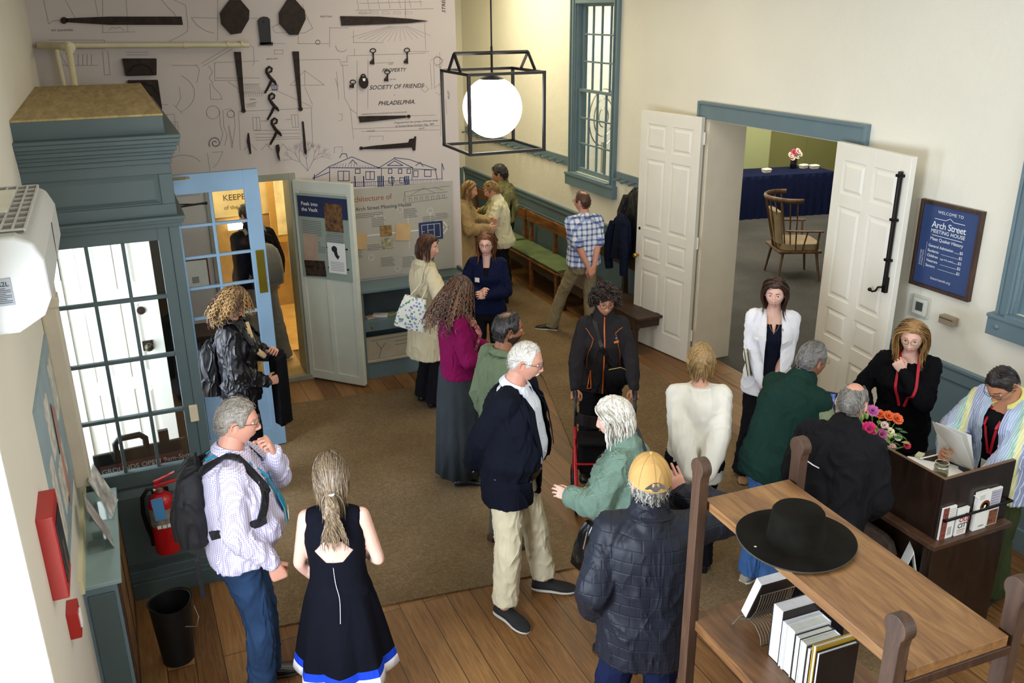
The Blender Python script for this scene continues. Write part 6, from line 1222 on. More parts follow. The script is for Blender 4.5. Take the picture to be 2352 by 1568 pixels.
        for sd in arms:
            S, E, T = s.J[sd]; f = (.88 if s.fem else 1)*k*(.6+.4*s.b); e = g*.85
            capsule(mb, s.up(sd*.085, -.006, .458), S, (.052*f+e), (.053*f+e))
            if sleeve <= 0: continue
            up_end = S.lerp(E, min(1, sleeve*2)); capsule(mb, S, up_end, (.053*f+e), (.046*f+e)*sr)
            if sleeve > .5:
                w_ = E.lerp(T, (sleeve-.5)*2*.97); mid = E.lerp(w_, .5); capsule(mb, E, mid, (.046*f+e)*sr, (.041*f+e)*sr); capsule(mb, mid, w_, (.041*f+e)*sr, (.031*f+e*.7)*cuffr)
        if collar:                                                 # (height, flare)
            hb = s.HT @ Vector((0, -.022, -.07)); a = s.up(0, -.004, .50); d = (hb-a).normalized(); a2 = a+d*collar[0]*k
            capsule(mb, a, a2, .080*k+g, (.060+collar[1])*k+g*.6)
        me = evaluated(mb.mesh('g'), [('REMESH', dict(mode='VOXEL', voxel_size=vox)), ('SMOOTH', dict(iterations=sm, factor=.5))])
        if amp: s.wrinkle(me, amp, 11, s.rs.random()*10)
        if cut or armhole:
            bm = bmesh.new(); bm.from_mesh(me); Ui = s.U.inverted()
            for cp in (cut or []):
                side_ = cp[0]; poly = cp[1]                         # 'F' or 'B'
                sg = 1 if side_ == 'F' else -1
                def isf(c): q = Ui @ (c-s.pel); return sg*q.y > -.02*k
                for (x1, z1), (x2, z2) in zip(poly, poly[1:]+poly[:1]):
                    p = s.up(x1, 0, z1); n = (s.U @ Vector((-(z2-z1), 0, x2-x1))).normalized()
                    fs = [f for f in bm.faces if isf(f.calc_center_median())]
                    ge = set(fs); [ge.update(f.edges) or ge.update(f.verts) for f in fs]
                    bmesh.ops.bisect_plane(bm, geom=list(ge), plane_co=p, plane_no=n, dist=1e-5)
                def inside(q):
                    return all((x2-x1)*(q.z-z1*k)-(z2-z1)*(q.x-x1*k) > -1e-6 for (x1, z1), (x2, z2) in zip(poly, poly[1:]+poly[:1]))
                dead = [f for f in bm.faces if isf(f.calc_center_median()) and inside(Ui @ (f.calc_center_median()-s.pel))]
                bmesh.ops.delete(bm, geom=dead, context='FACES')
            bm.to_mesh(me); bm.free()
        o = s.add(name, me, mat, parent)
        if cut:
            m = o.modifiers.new('thickness', 'SOLIDIFY'); m.thickness = thick; m.offset = -1
        o.data.name = name; return o
    def trousers(s, mat, name='trousers', g=.012, knee=.068, hem=.068, thigh=.088, hemz=.03, amp=.005, top=.03, vox=.012, wide=0):
        k = s.k; mb = MB(); X = s.U @ Vector((1, 0, 0)); Y = s.U @ Vector((0, 1, 0)); T = s.torso(g)
        rs = [oval(s.pel+s.PU @ Vector((0, T[0][3]*k, z*k)), hw*k, hd*k, s.PU @ Vector((1, 0, 0)), s.PU @ Vector((0, 1, 0))) for z, hw, hd in ((-.15, T[0][1]*.9, T[0][2]*.85), (-.12, T[0][1], T[0][2]), (-.05, T[1][1], T[1][2]))]
        rs += [oval(s.up(0, T[2][3]*.5, z), T[2][1]*k, T[2][2]*k, X, Y) for z in (0.0, top)]; mb.rings(rs)
        for sd in (1, -1):
            hp, K, A, yaw, pt = s.legs[sd]; hp2 = hp+Vector((-sd*.002, 0, -.05*k)); f = k*(.5+.5*s.b)
            capsule(mb, hp2, K, thigh*f, knee*f, 14); A2 = A.lerp(K, max(0, (hemz-.03)/.42)) if hemz > .03 else A
            capsule(mb, K, K.lerp(A2, .5), knee*f, lerp(knee, hem, .5)*f, 14)
            rs = []; a = K.lerp(A2, .45); b = A2+Vector((0, 0, -.03*k if hemz <= .03 else 0)); t = (b-a).normalized(); x = t.orthogonal().normalized(); y = t.cross(x)
            for i in range(8):
                q = i/7; c = a.lerp(b, q); r = lerp(lerp(knee, hem, .45), hem, q)*f; rs.append([c+(x*math.cos(2*PI*j/16)+y*math.sin(2*PI*j/16))*r for j in range(16)])
            mb.rings(rs)
        me = evaluated(mb.mesh('g'), [('REMESH', dict(mode='VOXEL', voxel_size=vox)), ('SMOOTH', dict(iterations=3, factor=.5))])
        if amp: s.wrinkle(me, amp, 13, s.rs.random()*10)
        return s.add(name, me, mat)
    def shoes(s, mat, solem=None, name='shoe', L=.285, w=.048, hgt=.075, low=0):
        for sd in (1, -1):
            hp, K, A, yaw, pt = s.legs[sd]; k = s.k; L_ = L*k*(.9 if s.fem else 1)
            T = Matrix.Translation((A.x, A.y, A.z-.085*k)) @ Matrix.Rotation(R(-yaw), 4, 'Z') @ Matrix.Translation((0, 0, .085*k)) @ Matrix.Rotation(R(-pt), 4, 'X') @ Matrix.Translation((0, 0, -.085*k))
            def ring(t, z0, z1, ww):
                y = lerp(-.27, .73, t)*L_; hw = ww*pw(t, [(0, .55), (.06, .80), (.2, .86), (.45, .84), (.7, 1.05), (.85, .95), (.95, .70), (1, .38)])
                xo = -sd*.006*math.sin(t*PI)
                return [(xo+hw*math.copysign(abs(math.cos(q))**.75, math.cos(q)), y, (z0+z1)/2+(z1-z0)/2*math.copysign(abs(math.sin(q))**(.6 if math.sin(q) < 0 else .9), math.sin(q))) for q in [2*PI*i/16 for i in range(16)]]
            up = MB(); ts = [0, .04, .1, .2, .3, .42, .55, .68, .8, .9, .96, 1]
            top = lambda t: pw(t, [(0, hgt*.8), (.12, hgt), (.3, hgt*(1.05 if not low else .75)), (.45, hgt*.95), (.62, .056), (.8, .042), (.93, .034), (1, .024)])
            up.rings([ring(t, .012, top(t), w*.98) for t in ts], M_=T); o = s.mk(up, name, mat)
            so = MB(); so.rings([ring(t, 0, .024, w*1.06) for t in ts], M_=T); s.mk(so, 'sole', solem or M('dark_sole', '#1c1a19', .7), o)
    # ---- head dressing
    def hp(s, az, el, off=0): return s.HT @ head_pt(az, el, s.fem, off, s.jaw)
    def hair(s, style='short', thick=.012, n=150, length=.0, wave=0, curl=0, r=.0035, recede=0, bald=0, part=None, name='hair', jit=.6, nape=0, spread=1.0, fringe=0, comb=None, mats=None, lift=0, tie=None, volume=0, maxaz=180, steps=13, shell=1):
        mats = mats or s.hairm; rnd = s.rs; HL = [(0, .070+recede), (25, .072+recede*1.3), (45, .060+recede*1.4), (58, .040+recede), (66, .005), (76, -.012), (84, .004), (92, .026), (104, .022), (116, -.030), (140, -.062-nape), (180, -.070-nape)]
        def hasair(az, p):
            a = abs(az)
            if p.z < pw(a, HL): return -1
            m_ = (p.z-pw(a, HL))/.02
            if bald:
                d = math.sqrt((p.x/.062)**2+((p.y+.020)/.078)**2)
                if p.z > .03 and d < bald: return -1
                if p.z > .03: m_ = min(m_, (d-bald)/.25)
            return max(0, min(1, m_))
        mb = MB(); na = len(AZ)
        if shell:
            vs = []; idx = {}; fs = []
            EH = [-45+135*i/54 for i in range(55)]
            for e in EH:
                for a in AZ:
                    p0 = head_pt(a, e, s.fem, 0, s.jaw); h_ = hasair(a, p0)
                    nz = noise.noise(Vector((a*.06, e*.05, s.h*9)))
                    crest = volume*max(0, p0.z/.118)+thick
                    off = -.003 if h_ < 0 else -.001+(crest*(1+.25*nz))*(.25+.75*smooth01(h_))
                    vs.append((s.HT @ head_pt(a, e, s.fem, off, s.jaw), h_))
            for k in range(len(EH)-1):
                for i in range(na):
                    j = (i+1) % na; q = (k*na+i, k*na+j, (k+1)*na+j, (k+1)*na+i)
                    if max(vs[t][1] for t in q) >= 0: fs.append(q)
            mb.add([v for v, _ in vs], fs, 0)
        # locks that follow the scalp, then hang
        down = (s.HT.to_3x3().inverted() @ Vector((0, 0, -1))).normalized(); hsI = 1/s.hs
        if n:
            cnt = 0; tries = 0
            while cnt < n and tries < n*20:
                tries += 1
                az = rnd.uniform(-180, 180); el = math.degrees(math.asin(rnd.uniform(-.6, 1)))
                if abs(az) > maxaz: continue
                p = head_pt(az, el, s.fem, 0, s.jaw)
                if hasair(az, p) < .02: continue
                cnt += 1; pts = []; cur = head_pt(az, el, s.fem, thick*.8+volume*max(0, p.z/.118), s.jaw)
                L = length*rnd.uniform(1-jit*.35, 1) if length else rnd.uniform(.02, .05); st = L/steps; ph = rnd.uniform(0, 6.28); fq = rnd.uniform(.8, 1.2); amp0 = wave or curl
                lf = rnd.uniform(.6, 1.15)*(thick+.002); d = None; cx = part if part is not None else 0
                for q in range(steps+1):
                    pts.append(cur.copy())
                    nrm = Vector((cur.x/.0055, cur.y/.0092, cur.z/.0139)).normalized()
                    if comb: base = Vector(comb)
                    else:
                        sx = 1 if cur.x > cx else -1; base = Vector((sx*.9, -.45 if cur.y < .045 else (-.15 if not fringe else .5), -.35))
                        if style == 'back': base = Vector((sx*.15, -1, -.25))
                        if style == 'fwd': base = Vector((sx*.25, 1, -.1)) if cur.y > -.02 else Vector((0, -.3, -1))
                    if style in ('long', 'bob') and cur.z < .05: base = Vector((base.x*.15, -.12 if abs(cur.x) < .06 or cur.y < .04 else -.22, -1))
                    if length and cur.z < .02: base = base*.25+down
                    if tie is not None:
                        tv = Vector(tie)-cur; base = tv.normalized() if tv.length > .012 and q < steps*.42 else down+Vector((0, -.05, 0))
                    dd = base-nrm*base.dot(nrm) if (cur.z > -.085 and length and tie is None) or not length else base
                    if dd.length < 1e-4: dd = base
                    dd.normalize(); d = dd if d is None else (d*.45+dd*.55).normalized()
                    cur = cur+d*st
                    # keep clear of skull, neck and shoulders
                    rr = math.sqrt((cur.x/(.074+lf))**2+(cur.y/(.099+lf))**2+(cur.z/(.120+lf))**2)
                    if rr < 1 and cur.z > -.06: cur = cur/max(rr, .5)
                    elif cur.z <= -.06:
                        need = pw(-cur.z, [(.06, .072), (.12, .068), (.17, .085), (.22, .115), (.30, .13), (.5, .13)])*spread; rad = math.hypot(cur.x*.8, cur.y)
                        if rad < need and rad > 1e-4: cur.x *= 1+(need/rad-1)*.35; cur.y *= 1+(need/rad-1)*.35
                    if amp0:
                        g_ = (q/steps)**.6
                        if curl: cur += Vector((math.cos(q*1.55*fq+ph), math.sin(q*1.55*fq+ph), 0))*curl*.5*g_
                        else: cur += Vector((math.cos(q*.9*fq+ph), math.sin(q*.8*fq+ph)*.6, 0))*wave*.35*g_
                rad = [r*pw(q/steps, [(0, .7), (.25, 1), (.7, .9), (1, .25)])*(.75+.5*((cnt*37) % 11)/11)*hsI for q in range(steps+1)]
                mb.tube([s.HT @ p_ for p_ in pts], [x*s.hs for x in rad], 5, rnd.randrange(len(mats)) if len(mats) > 1 else 0, flat=.6)
        return s.mk(mb, name, list(mats), ang=70)
    def curls(s, n=260, R0=.035, r=.0042, drop=0, mats=None, amp=.011, zmin=-.02, name='hair', front=.055, squash=1.0):
        """mass of springy curls standing off the scalp"""
        mats = mats or s.hairm; rnd = s.rs; mb = MB(); vs = []; fs = []; na = len(AZ); EH = [-40+130*i/40 for i in range(41)]
        def ok(az, z): return z > (front if abs(az) < (62 if drop else 55) else ((.03 if drop else .0) if abs(az) < 95 else zmin-.03))
        for e in EH:
            for a in AZ:
                p0 = head_pt(a, e, s.fem); o = ok(a, p0.z); t = R0*(.50+.25*noise.noise(Vector((a*.09, e*.08, 3)))) if o else -.003
                vs.append((s.HT @ head_pt(a, e, s.fem, t), o))
        for k in range(len(EH)-1):
            for i in range(na):
                j = (i+1) % na; q = (k*na+i, k*na+j, (k+1)*na+j, (k+1)*na+i)
                if any(vs[t][1] for t in q): fs.append(q)
        mb.add([v for v, _ in vs], fs, 0); c = 0
        while c < n:
            az = rnd.uniform(-180, 180); el = math.degrees(math.asin(rnd.uniform(-.45, 1))); p = head_pt(az, el, s.fem)
            if not ok(az, p.z): continue
            c += 1; nrm = Vector((p.x/.0055, p.y/.0092, p.z/.0139)).normalized(); side_ = nrm.orthogonal().normalized(); s2 = nrm.cross(side_)
            d = (nrm*.55+Vector((nrm.x*.5, nrm.y*.4-.1-(.45 if drop else 0), -.35-drop*5))).normalized(); L = R0*rnd.uniform(.8, 1.3)+drop*rnd.uniform(.55, 1); K = 12+int(drop*70); ph = rnd.uniform(0, 6.3); pts = []; cur = p+nrm*R0*.62; fq = 1.25
            for q in range(K+1):
                t = q/K; g_ = min(1, t*4); a_ = amp*rnd.uniform(.85, 1.1)
                pts.append(s.HT @ (cur+side_*math.cos(q*fq+ph)*a_*g_+s2*math.sin(q*fq+ph)*a_*g_)); dd = d*(1-t)+Vector((nrm.x*.35, nrm.y*.25-.16, -1 if drop else 0))*t if drop else d
                if dd.length < .01: dd = d
                cur = cur+dd.normalized()*(L/K)
                if cur.z < -.08:
                    rad = math.hypot(cur.x, cur.y); need = pw(-cur.z, [(.08, .075), (.2, .12), (.4, .13)])
                    if rad < need: cur.x *= need/max(rad, .02); cur.y *= need/max(rad, .02)
            mb.tube(pts, [r*(.6+.6*math.sin(PI*min(1, .15+q/K*.85))) for q in range(K+1)], 5, rnd.randrange(len(mats)))
        return s.mk(mb, name, list(mats), ang=70)
    def glasses(s, mat, w=.021, hgt=.017, z=.008, rr=.0016, lens=True, square=.7):
        mb = MB(); yf = head_pt(0, 6, s.fem).y+.006; hz = z
        for sd in (1, -1):
            pts = []
            for i in range(20):
                q = 2*PI*i/20; cs, sn = math.cos(q), math.sin(q); x = sd*.0315+w*math.copysign(abs(cs)**square, cs); pts.append(s.HT @ Vector((x, yf-.10*abs(x)-1.6*x*x, hz+hgt*math.copysign(abs(sn)**square, sn))))
            mb.tube(pts, rr*s.hs, 6, 0, closed=True)
            if lens: mb.add(pts, [tuple(range(20))], 1)
            x0 = sd*(.0315+w); mb.tube([s.HT @ Vector(p) for p in ((x0, yf-.10*abs(x0)-1.6*x0*x0, hz+.006), (sd*.074, .05, hz+.007), (sd*.0795, -.005, hz+.008), (sd*.079, -.028, hz-.012))], rr*s.hs, 6, 0)
        mb.tube([s.HT @ Vector(p) for p in ((-.0115, yf-.001, hz+.003), (0, yf+.003, hz+.006), (.0115, yf-.001, hz+.003))], rr*s.hs, 6, 0)
        return s.mk(mb, 'glasses', [mat, LENS])
    # ---- things laid on the surface of clothing
    def trunk(s, g):
        mb = MB(); X = s.U @ Vector((1, 0, 0)); Y = s.U @ Vector((0, 1, 0)); mb.rings([oval(s.up(0, y, z), hw*s.k, hd*s.k, X, Y) for z, hw, hd, y in s.torso(g)])
        if s.fem: [mb.ball(s.up(sd*.068, .075, .315), .055*s.k+g) for sd in (1, -1)]
        for sd in (1, -1): capsule(mb, s.up(sd*.06, -.006, .455), s.S[sd], .055*s.k+g*.8, .050*s.k+g*.8)
        return BVHTree.FromPolygons([Vector(q) for q in mb.v], mb.f)
    def bvh(s, *objs):
        vs = []; fs = []
        for o in objs:
            b = len(vs); vs += [v.co.copy() for v in o.data.vertices]; fs += [tuple(i+b for i in p.vertices) for p in o.data.polygons]
        return BVHTree.FromPolygons(vs, fs)
    def proj(s, T, x, z, side='F', off=.004, y=None):
        """point on the garment seen straight from front or back in upper-body metres"""
        sg = 1 if side == 'F' else -1; o = s.up(x, sg*.9, z); d = s.U @ Vector((0, -sg, 0)); h = T.ray_cast(o, d)
        return (h[0]-d*off) if h[0] else s.up(x, sg*.12, z)
    def patch(s, T, rows, name, mats, side='F', off=.004, thick=.003, parent=None, n=8, mi=0, label=None, ang=50, obj=True, mb=None):
        """rows: list of ((x_left, z_left), (x_right, z_right)); surface strip draped on the garment"""
        mb = mb or MB(); rs = []
        for (a, b) in rows: rs.append([s.proj(T, lerp(a[0], b[0], i/n), lerp(a[1], b[1], i/n), side, off) for i in range(n+1)])
        nn = (s.U @ Vector((0, 1 if side == 'F' else -1, 0)))*thick; m = n+1; K = len(rs)
        v = [p for r in rs for p in r]; v2 = [p+nn for p in v]; f = []
        for k in range(K-1):
            for i in range(n): a = k*m+i; f.append((a, a+1, a+m+1, a+m)); f.append((a+K*m, a+m+K*m, a+m+1+K*m, a+1+K*m))
        per = [i for i in range(m)]+[k*m+n for k in range(1, K)]+[(K-1)*m+i for i in range(n-1, -1, -1)]+[k*m for k in range(K-2, 0, -1)]
        f += [(per[i], per[(i+1) % len(per)], per[(i+1) % len(per)]+K*m, per[i]+K*m) for i in range(len(per))]
        mb.add(v+v2, f, mi)
        if obj: return s.mk(mb, name, mats, parent, ang, label)
        return mb
    def strip(s, T, path, w_, name, mats, side='F', off=.005, thick=.003, parent=None, n=2, sub=10, label=None, mi=0):
        """strap of width w_ along a path of (x, z)"""
        P = []
        for (a, b), (c, d) in zip(path[:-1], path[1:]):
            for i in range(sub): P.append((lerp(a, c, i/sub), lerp(b, d, i/sub)))
        P.append(path[-1]); rows = []
        for i, (x, z) in enumerate(P):
            a = P[max(0, i-1)]; b = P[min(len(P)-1, i+1)]; L = math.hypot(b[0]-a[0], b[1]-a[1]) or 1; nx, nz = -(b[1]-a[1])/L*w_/2, (b[0]-a[0])/L*w_/2
            rows.append(((x+nx, z+nz), (x-nx, z-nz)))
        return s.patch(T, rows, name, mats, side, off, thick, parent, n, mi, label)
    def collar(s, mat, r=.064, hgt=.042, open_=25, fall=.030, name='collar', parent=None, drop=.0, y=.0, gap=.012):
        """shirt collar: stand and fall around the neck, open at the front by open_ degrees"""
        mb = MB(); k = s.k; hb = s.HT @ Vector((0, -.022, -.07)); a = s.up(0, y, .505-drop); ax = (hb-a).normalized(); X = s.U @ Vector((1, 0, 0)); X = (X-ax*X.dot(ax)).normalized(); Y = ax.cross(X)
        rs = []; N = 26
        for i in range(N+1):
            q = R(lerp(90+open_, 450-open_, i/N)); t = abs(i/N-.5)*2; d = X*math.cos(q)+Y*math.sin(q)*1.08; sag = -.022*k*t**2
            b0 = a+d*(r+.006)*k+ax*(sag-.006*k); b1 = a+d*(r-.004)*k+ax*(hgt*k+sag); b2 = a+d*(r+.002)*k+ax*(hgt*k+.004*k+sag); b3 = a+d*(r+gap+.010*t)*k+ax*(hgt*k-.010*k+sag); b4 = a+d*(r+gap*1.6+.018*t+.004)*k+ax*((hgt-fall-.020*t**3)*k+sag)
            b5 = b4-d*.004*k; b6 = b3-d*.004*k; rs.append([b0, b1, b2, b3, b4, b5, b6, b1-ax*.006-d*-.002])
        mb.rings(rs, 0, True); return s.mk(mb, name, mat, parent)
    def cuff(s, side, mat, r=.036, L=.05, parent=None, t=.97, name='cuff'):
        S, E, T = s.J[side]; mb = MB(); d = (T-E).normalized(); c = E.lerp(T, t); k = s.k; x = d.orthogonal().normalized(); y = d.cross(x)
        rs = [[c+d*u+(x*math.cos(q)+y*math.sin(q))*rr*k for q in [2*PI*i/20 for i in range(20)]] for u, rr in ((-L, r*.9), (-L, r*1.02), (0, r), (.004, r-.002), (.002, r-.007), (-L*.5, r-.009))]
        mb.rings(rs, 0, False); return s.mk(mb, name, mat, parent)
    def cable(s, pts, r, name, mat, n=8, flat=None, parent=None, label=None):
        mb = MB(); P = [Vector(p) for p in pts]; Q = []
        for i in range(len(P)-1):                                  # Catmull-Rom
            p0 = P[max(0, i-1)]; p1 = P[i]; p2 = P[i+1]; p3 = P[min(len(P)-1, i+2)]
            for j in range(7):
                t = j/7; Q.append(.5*((2*p1)+(p2-p0)*t+(2*p0-5*p1+4*p2-p3)*t*t+(3*p1-p0-3*p2+p3)*t*t*t))
        Q.append(P[-1]); mb.tube(Q, r, n, flat=flat); o = s.mk(mb, name, mat, parent)
        if label: o['label'] = label
        return o
LENS = glass_mat('spectacle_lens', (.92, .95, .95, 1), .05)
def wrap(s, T, path, w_, name, mat, off=.005, thick=.004, parent=None, label=None):
    """strap that follows the body; path of ('a', azimuth, z) seen from round the body, ('t', x, y) from above, ('p', x, y, z) free"""
    P = []; N = []
    dense = []
    for a, b in zip(path[:-1], path[1:]):
        K = 7 if a[0] == b[0] else 1
        for i in range(K): dense.append((a[0],)+tuple(lerp(a[j], b[j], i/K) for j in range(1, len(a))) if a[0] == b[0] else a)
    dense.append(path[-1])
    for e in dense:
        if e[0] == 'a':
            q = R(e[1]); dr = s.U @ Vector((math.sin(q), math.cos(q), 0)); c = s.up(0, 0, e[2]); h = T.ray_cast(c+dr*.9, -dr); p = h[0] if h[0] else c+dr*.15; n = dr
        elif e[0] == 't':
            dz = s.U @ Vector((0, 0, 1)); c = s.up(e[1], e[2], .9); h = T.ray_cast(c, -dz); p = h[0] if h[0] else s.up(e[1], e[2], .5); n = dz
        else: p = s.up(*e[1:4]); n = (p-s.up(0, 0, e[3])).normalized()
        P.append(p+n*off); N.append(n)
    Q = []; NN = []
    for i in range(len(P)-1):
        p0 = P[max(0, i-1)]; p1 = P[i]; p2 = P[i+1]; p3 = P[min(len(P)-1, i+2)]
        for j in range(3):
            t = j/3; Q.append(.5*((2*p1)+(p2-p0)*t+(2*p0-5*p1+4*p2-p3)*t*t+(3*p1-p0-3*p2+p3)*t*t*t)); NN.append(N[i].lerp(N[i+1], t).normalized())
    Q.append(P[-1]); NN.append(N[-1]); rs = []
    for i, (p, n) in enumerate(zip(Q, NN)):
        t = (Q[min(len(Q)-1, i+1)]-Q[max(0, i-1)]); t = t.normalized() if t.length > 1e-6 else Vector((0, 0, 1)); b = t.cross(n).normalized()*w_/2; m = b.cross(t).normalized()*thick
        rs.append([p-b, p+b, p+b+m, p-b+m])
    mb = MB(); mb.rings(rs); o = s.mk(mb, name, mat, parent)
    if label: o['label'] = label
    return o
Person.wrap = wrap
def bag_body(name, mat, T, rows, parent=None, n=20, p=.5):
    """soft bag: rows of (z, half width, half depth, y offset) in T"""
    mb = MB(); rs = []
    for z, hw, hd, y in rows: rs.append([(hw*math.copysign(abs(math.cos(q))**p, math.cos(q)), y+hd*math.copysign(abs(math.sin(q))**p, math.sin(q)), z) for q in [2*PI*i/n for i in range(n)]])
    mb.rings(rs, M_=T); return mb
# ================================================================ the crowd
SK = dict(light=('light', '#cf9f88'), fair=('fair', '#dcb3a2'), tan=('tan', '#b98566'), brown=('brown', '#8a5c42'), olive=('olive', '#bd8b6a'), ruddy=('ruddy', '#cb9883'))
FRM = M('spectacle_frame', '#1c1718', .3, var=0); GOLDF = M('gold_frame', '#b39454', .3, .8, var=0); SILVER = M('silver_buckle', '#b9b6ae', .25, .9, var=0)
def P_(x, y, hd, label, sk='light', **k): n, c = SK[sk]; return Person(x, y, hd, skin_=n, skincol=c, label=label, **k)
DARKT = cloth('black_trousers', '#16151a', .5, .2); BSHOE = M('black_leather', '#141214', .35, bump=.1)
def pack(p, T, mat, k=1.0, x=0, z=.27, y=-.16, hgt=.46, w=.15, d=.085, tilt=0):
    Tm = Matrix.Translation(p.up(x, y, z)) @ p.U.to_4x4() @ Matrix.Rotation(R(tilt), 4, 'X')
    mb = bag_body('b', mat, Tm, [(-hgt/2*k, w*.7, d*.7, 0), (-hgt*.46*k, w*.95, d, -.01), (-hgt*.2*k, w, d*1.1, -.015), (hgt*.1*k, w*.98, d*1.05, -.01), (hgt*.34*k, w*.85, d*.85, 0), (hgt*.46*k, w*.55, d*.5, .01), (hgt*.5*k, w*.2, d*.2, .01)])
    return mb, Tm

# ---- 1 man in checked shirt with backpack
t = NT('checked_shirt'); v = t.coord(); wv = []
for dr, sc_ in (('X', 30), ('Z', 30), ('Y', 30)):
    q = t.n('ShaderNodeTexWave', wave_type='BANDS', bands_direction=dr); q.inputs['Scale'].default_value = sc_; t.l(v, q.inputs[0]); wv.append(q.outputs['Fac'])
m_ = t.math('MULTIPLY', t.math('ADD', wv[0], t.math('ADD', wv[1], wv[2])), .33); t.set(Base_Color=t.ramp(m_, [(.30, '#a79cc2'), (.52, '#d0cbde'), (.7, '#e2deea')]), Roughness=.85); t.bump(t.noise(t.coord((1, 1, .4), (R(15), R(20), 0)), 8, 2), .7, .03); CHECK = t.m
JEANS = cloth('blue_jeans', '#2b405f', .6, .5, var=.3); JEANSL = cloth('light_jeans', '#456a9e', .7, .5, var=.3)
p = P_(.30, 4.22, 98, 'grey-haired man with glasses, checked lilac shirt, jeans and black backpack, hand at chin', 'ruddy', h=1.80, lean=2, head=(4, 6, 0), belly=.045, build=1.08, hairc=('#8c8378', '#a39a8e', '#6b6156'), seedn=11)
p.arm(1, (.20, .16, -.02), (.5, -1, 0), 'fist', (0, .3, -1)); p.arm(-1, (-.02, .20, .47), (-.6, .2, -1), 'fist', (.3, -.3, .9), (.3, -.9, .2)); p.leg(1, (.10, .02), 12); p.leg(-1, (-.11, .06), -4); p.start()
p.trousers(JEANS, 'jeans', knee=.072, hem=.072, thigh=.095); sh1 = p.top('shirt', CHECK, .020, -.08, amp=.008, sr=1.05); p.collar(CHECK, .066, .046, 22, name='shirt_collar'); p.cuff(1, CHECK, .038, t=.93); p.cuff(-1, CHECK, .038, t=.95)
p.shoes(BSHOE, name='black_shoe'); p.hair('back', .012, 420, r=.0013); p.glasses(FRM)
T = p.trunk(.026); TEAL = M('teal_lanyard', '#2b8fb0', .6); p.wrap(T, [('a', 165, .49), ('t', .075, 0), ('a', 24, .40), ('a', 6, .26)], .018, 'lanyard', TEAL, label='teal lanyard'); p.wrap(T, [('a', -165, .49), ('t', -.075, 0), ('a', -24, .40), ('a', 0, .26)], .018, 'lanyard', TEAL)
bd = p.patch(T, [((-.045, .26), (.055, .26)), ((-.05, .19), (.06, .19)), ((-.045, .10), (.055, .10))], 'name_badge', TEAL, off=.012, thick=.004); p.patch(T, [((-.02, .17), (.04, .17)), ((-.02, .12), (.04, .12))], 'badge_card', PAPER, off=.018, thick=.002, parent=bd)
BPK = cloth('backpack_black', '#1c1b1e', 1.2, .3, rough=.7, gloss=.2); r_ = empty('backpack', (0, 0, 0)); r_.parent = None
def rucksack(p, T, mats, label, z, y, k, col2, w=.155, d=.095, hgt=.50, straps=True, tail=False):
    e = empty('backpack', p.loc, -R(p.head_d), label, 'backpack'); mb, Tm = pack(p, T, mats, 1, 0, z, y, hgt, w, d); mb.build('main_compartment', mats, e, smooth=60)
    mb = bag_body('q', mats, Tm @ Matrix.Translation((0, -d*.85, -hgt*.14)), [(-.12, w*.6, .03, 0), (-.11, w*.74, .045, 0), (.0, w*.76, .055, 0), (.09, w*.68, .04, .005), (.11, w*.4, .02, .01)]); mb.build('front_pocket', col2, e, smooth=60)
    mb = MB(); mb.tube([Tm @ Vector(c) for c in ((-.03, .03, hgt*.48), (-.025, .03, hgt*.56), (.025, .03, hgt*.56), (.03, .03, hgt*.48))], .007, 6); mb.build('grab_handle', col2, e)
    for s_ in (1, -1):
        o = p.wrap(T, [('p', s_*.07, y+.05, z+hgt*.40), ('t', s_*.105, -.03), ('t', s_*.115, .04), ('a', s_*42, .36), ('a', s_*62, .22), ('p', s_*.15, y+.08, z-.12)], .045 if s_ else 0, 'shoulder_strap', mats, off=.008, thick=.010); o.parent = e; p.kids.pop()
    if tail: mb = MB(); mb.tube([Tm @ Vector(c) for c in ((.12, .02, -hgt*.42), (.14, .0, -hgt*.62), (.12, .01, -hgt*1.15))], .012, 6, flat=.25); mb.build('strap_tail', mats, e)
    return e
bpy.data.objects.remove(r_)
rucksack(p, T, BPK, 'bulky black backpack worn by the man in the checked shirt', .27, -.195, 1, BPK, .150, .072, .44, tail=True)

# ---- 2 woman in navy dress
NAVYD = cloth('navy_dress', '#0c0d16', .35, .15, fs=5); COB = cloth('cobalt_band', '#1c3fc0', .3, .15); WHT = cloth('white_band', '#eceaee', .3, .15)
p = P_(.71, 3.76, 20, 'woman with long blonde ponytail in a sleeveless navy dress with blue and white hem bands', 'fair', h=1.59, fem=1, lean=2, head=(-6, 4, 0), build=1.06, hairc=('#77644e', '#9a8466', '#5a4b3c', '#86725a'), seedn=22)
p.arm(1, (.13, .22, .08), (.55, -.9, -.2), 'relax', (-.5, 1, .1)); p.arm(-1, (-.15, .15, -.03), (-.6, -.8, 0), 'relax'); p.start()
d_ = p.top('dress_bodice', NAVYD, .009, .0, sleeve=0, amp=.001, neckz=.48, vox=.009, arms=(), straps=1, cut=[('B', [(-.105, .30), (-.045, .235), (.045, .235), (.105, .30), (.05, .365), (-.05, .365)])]); k = p.k
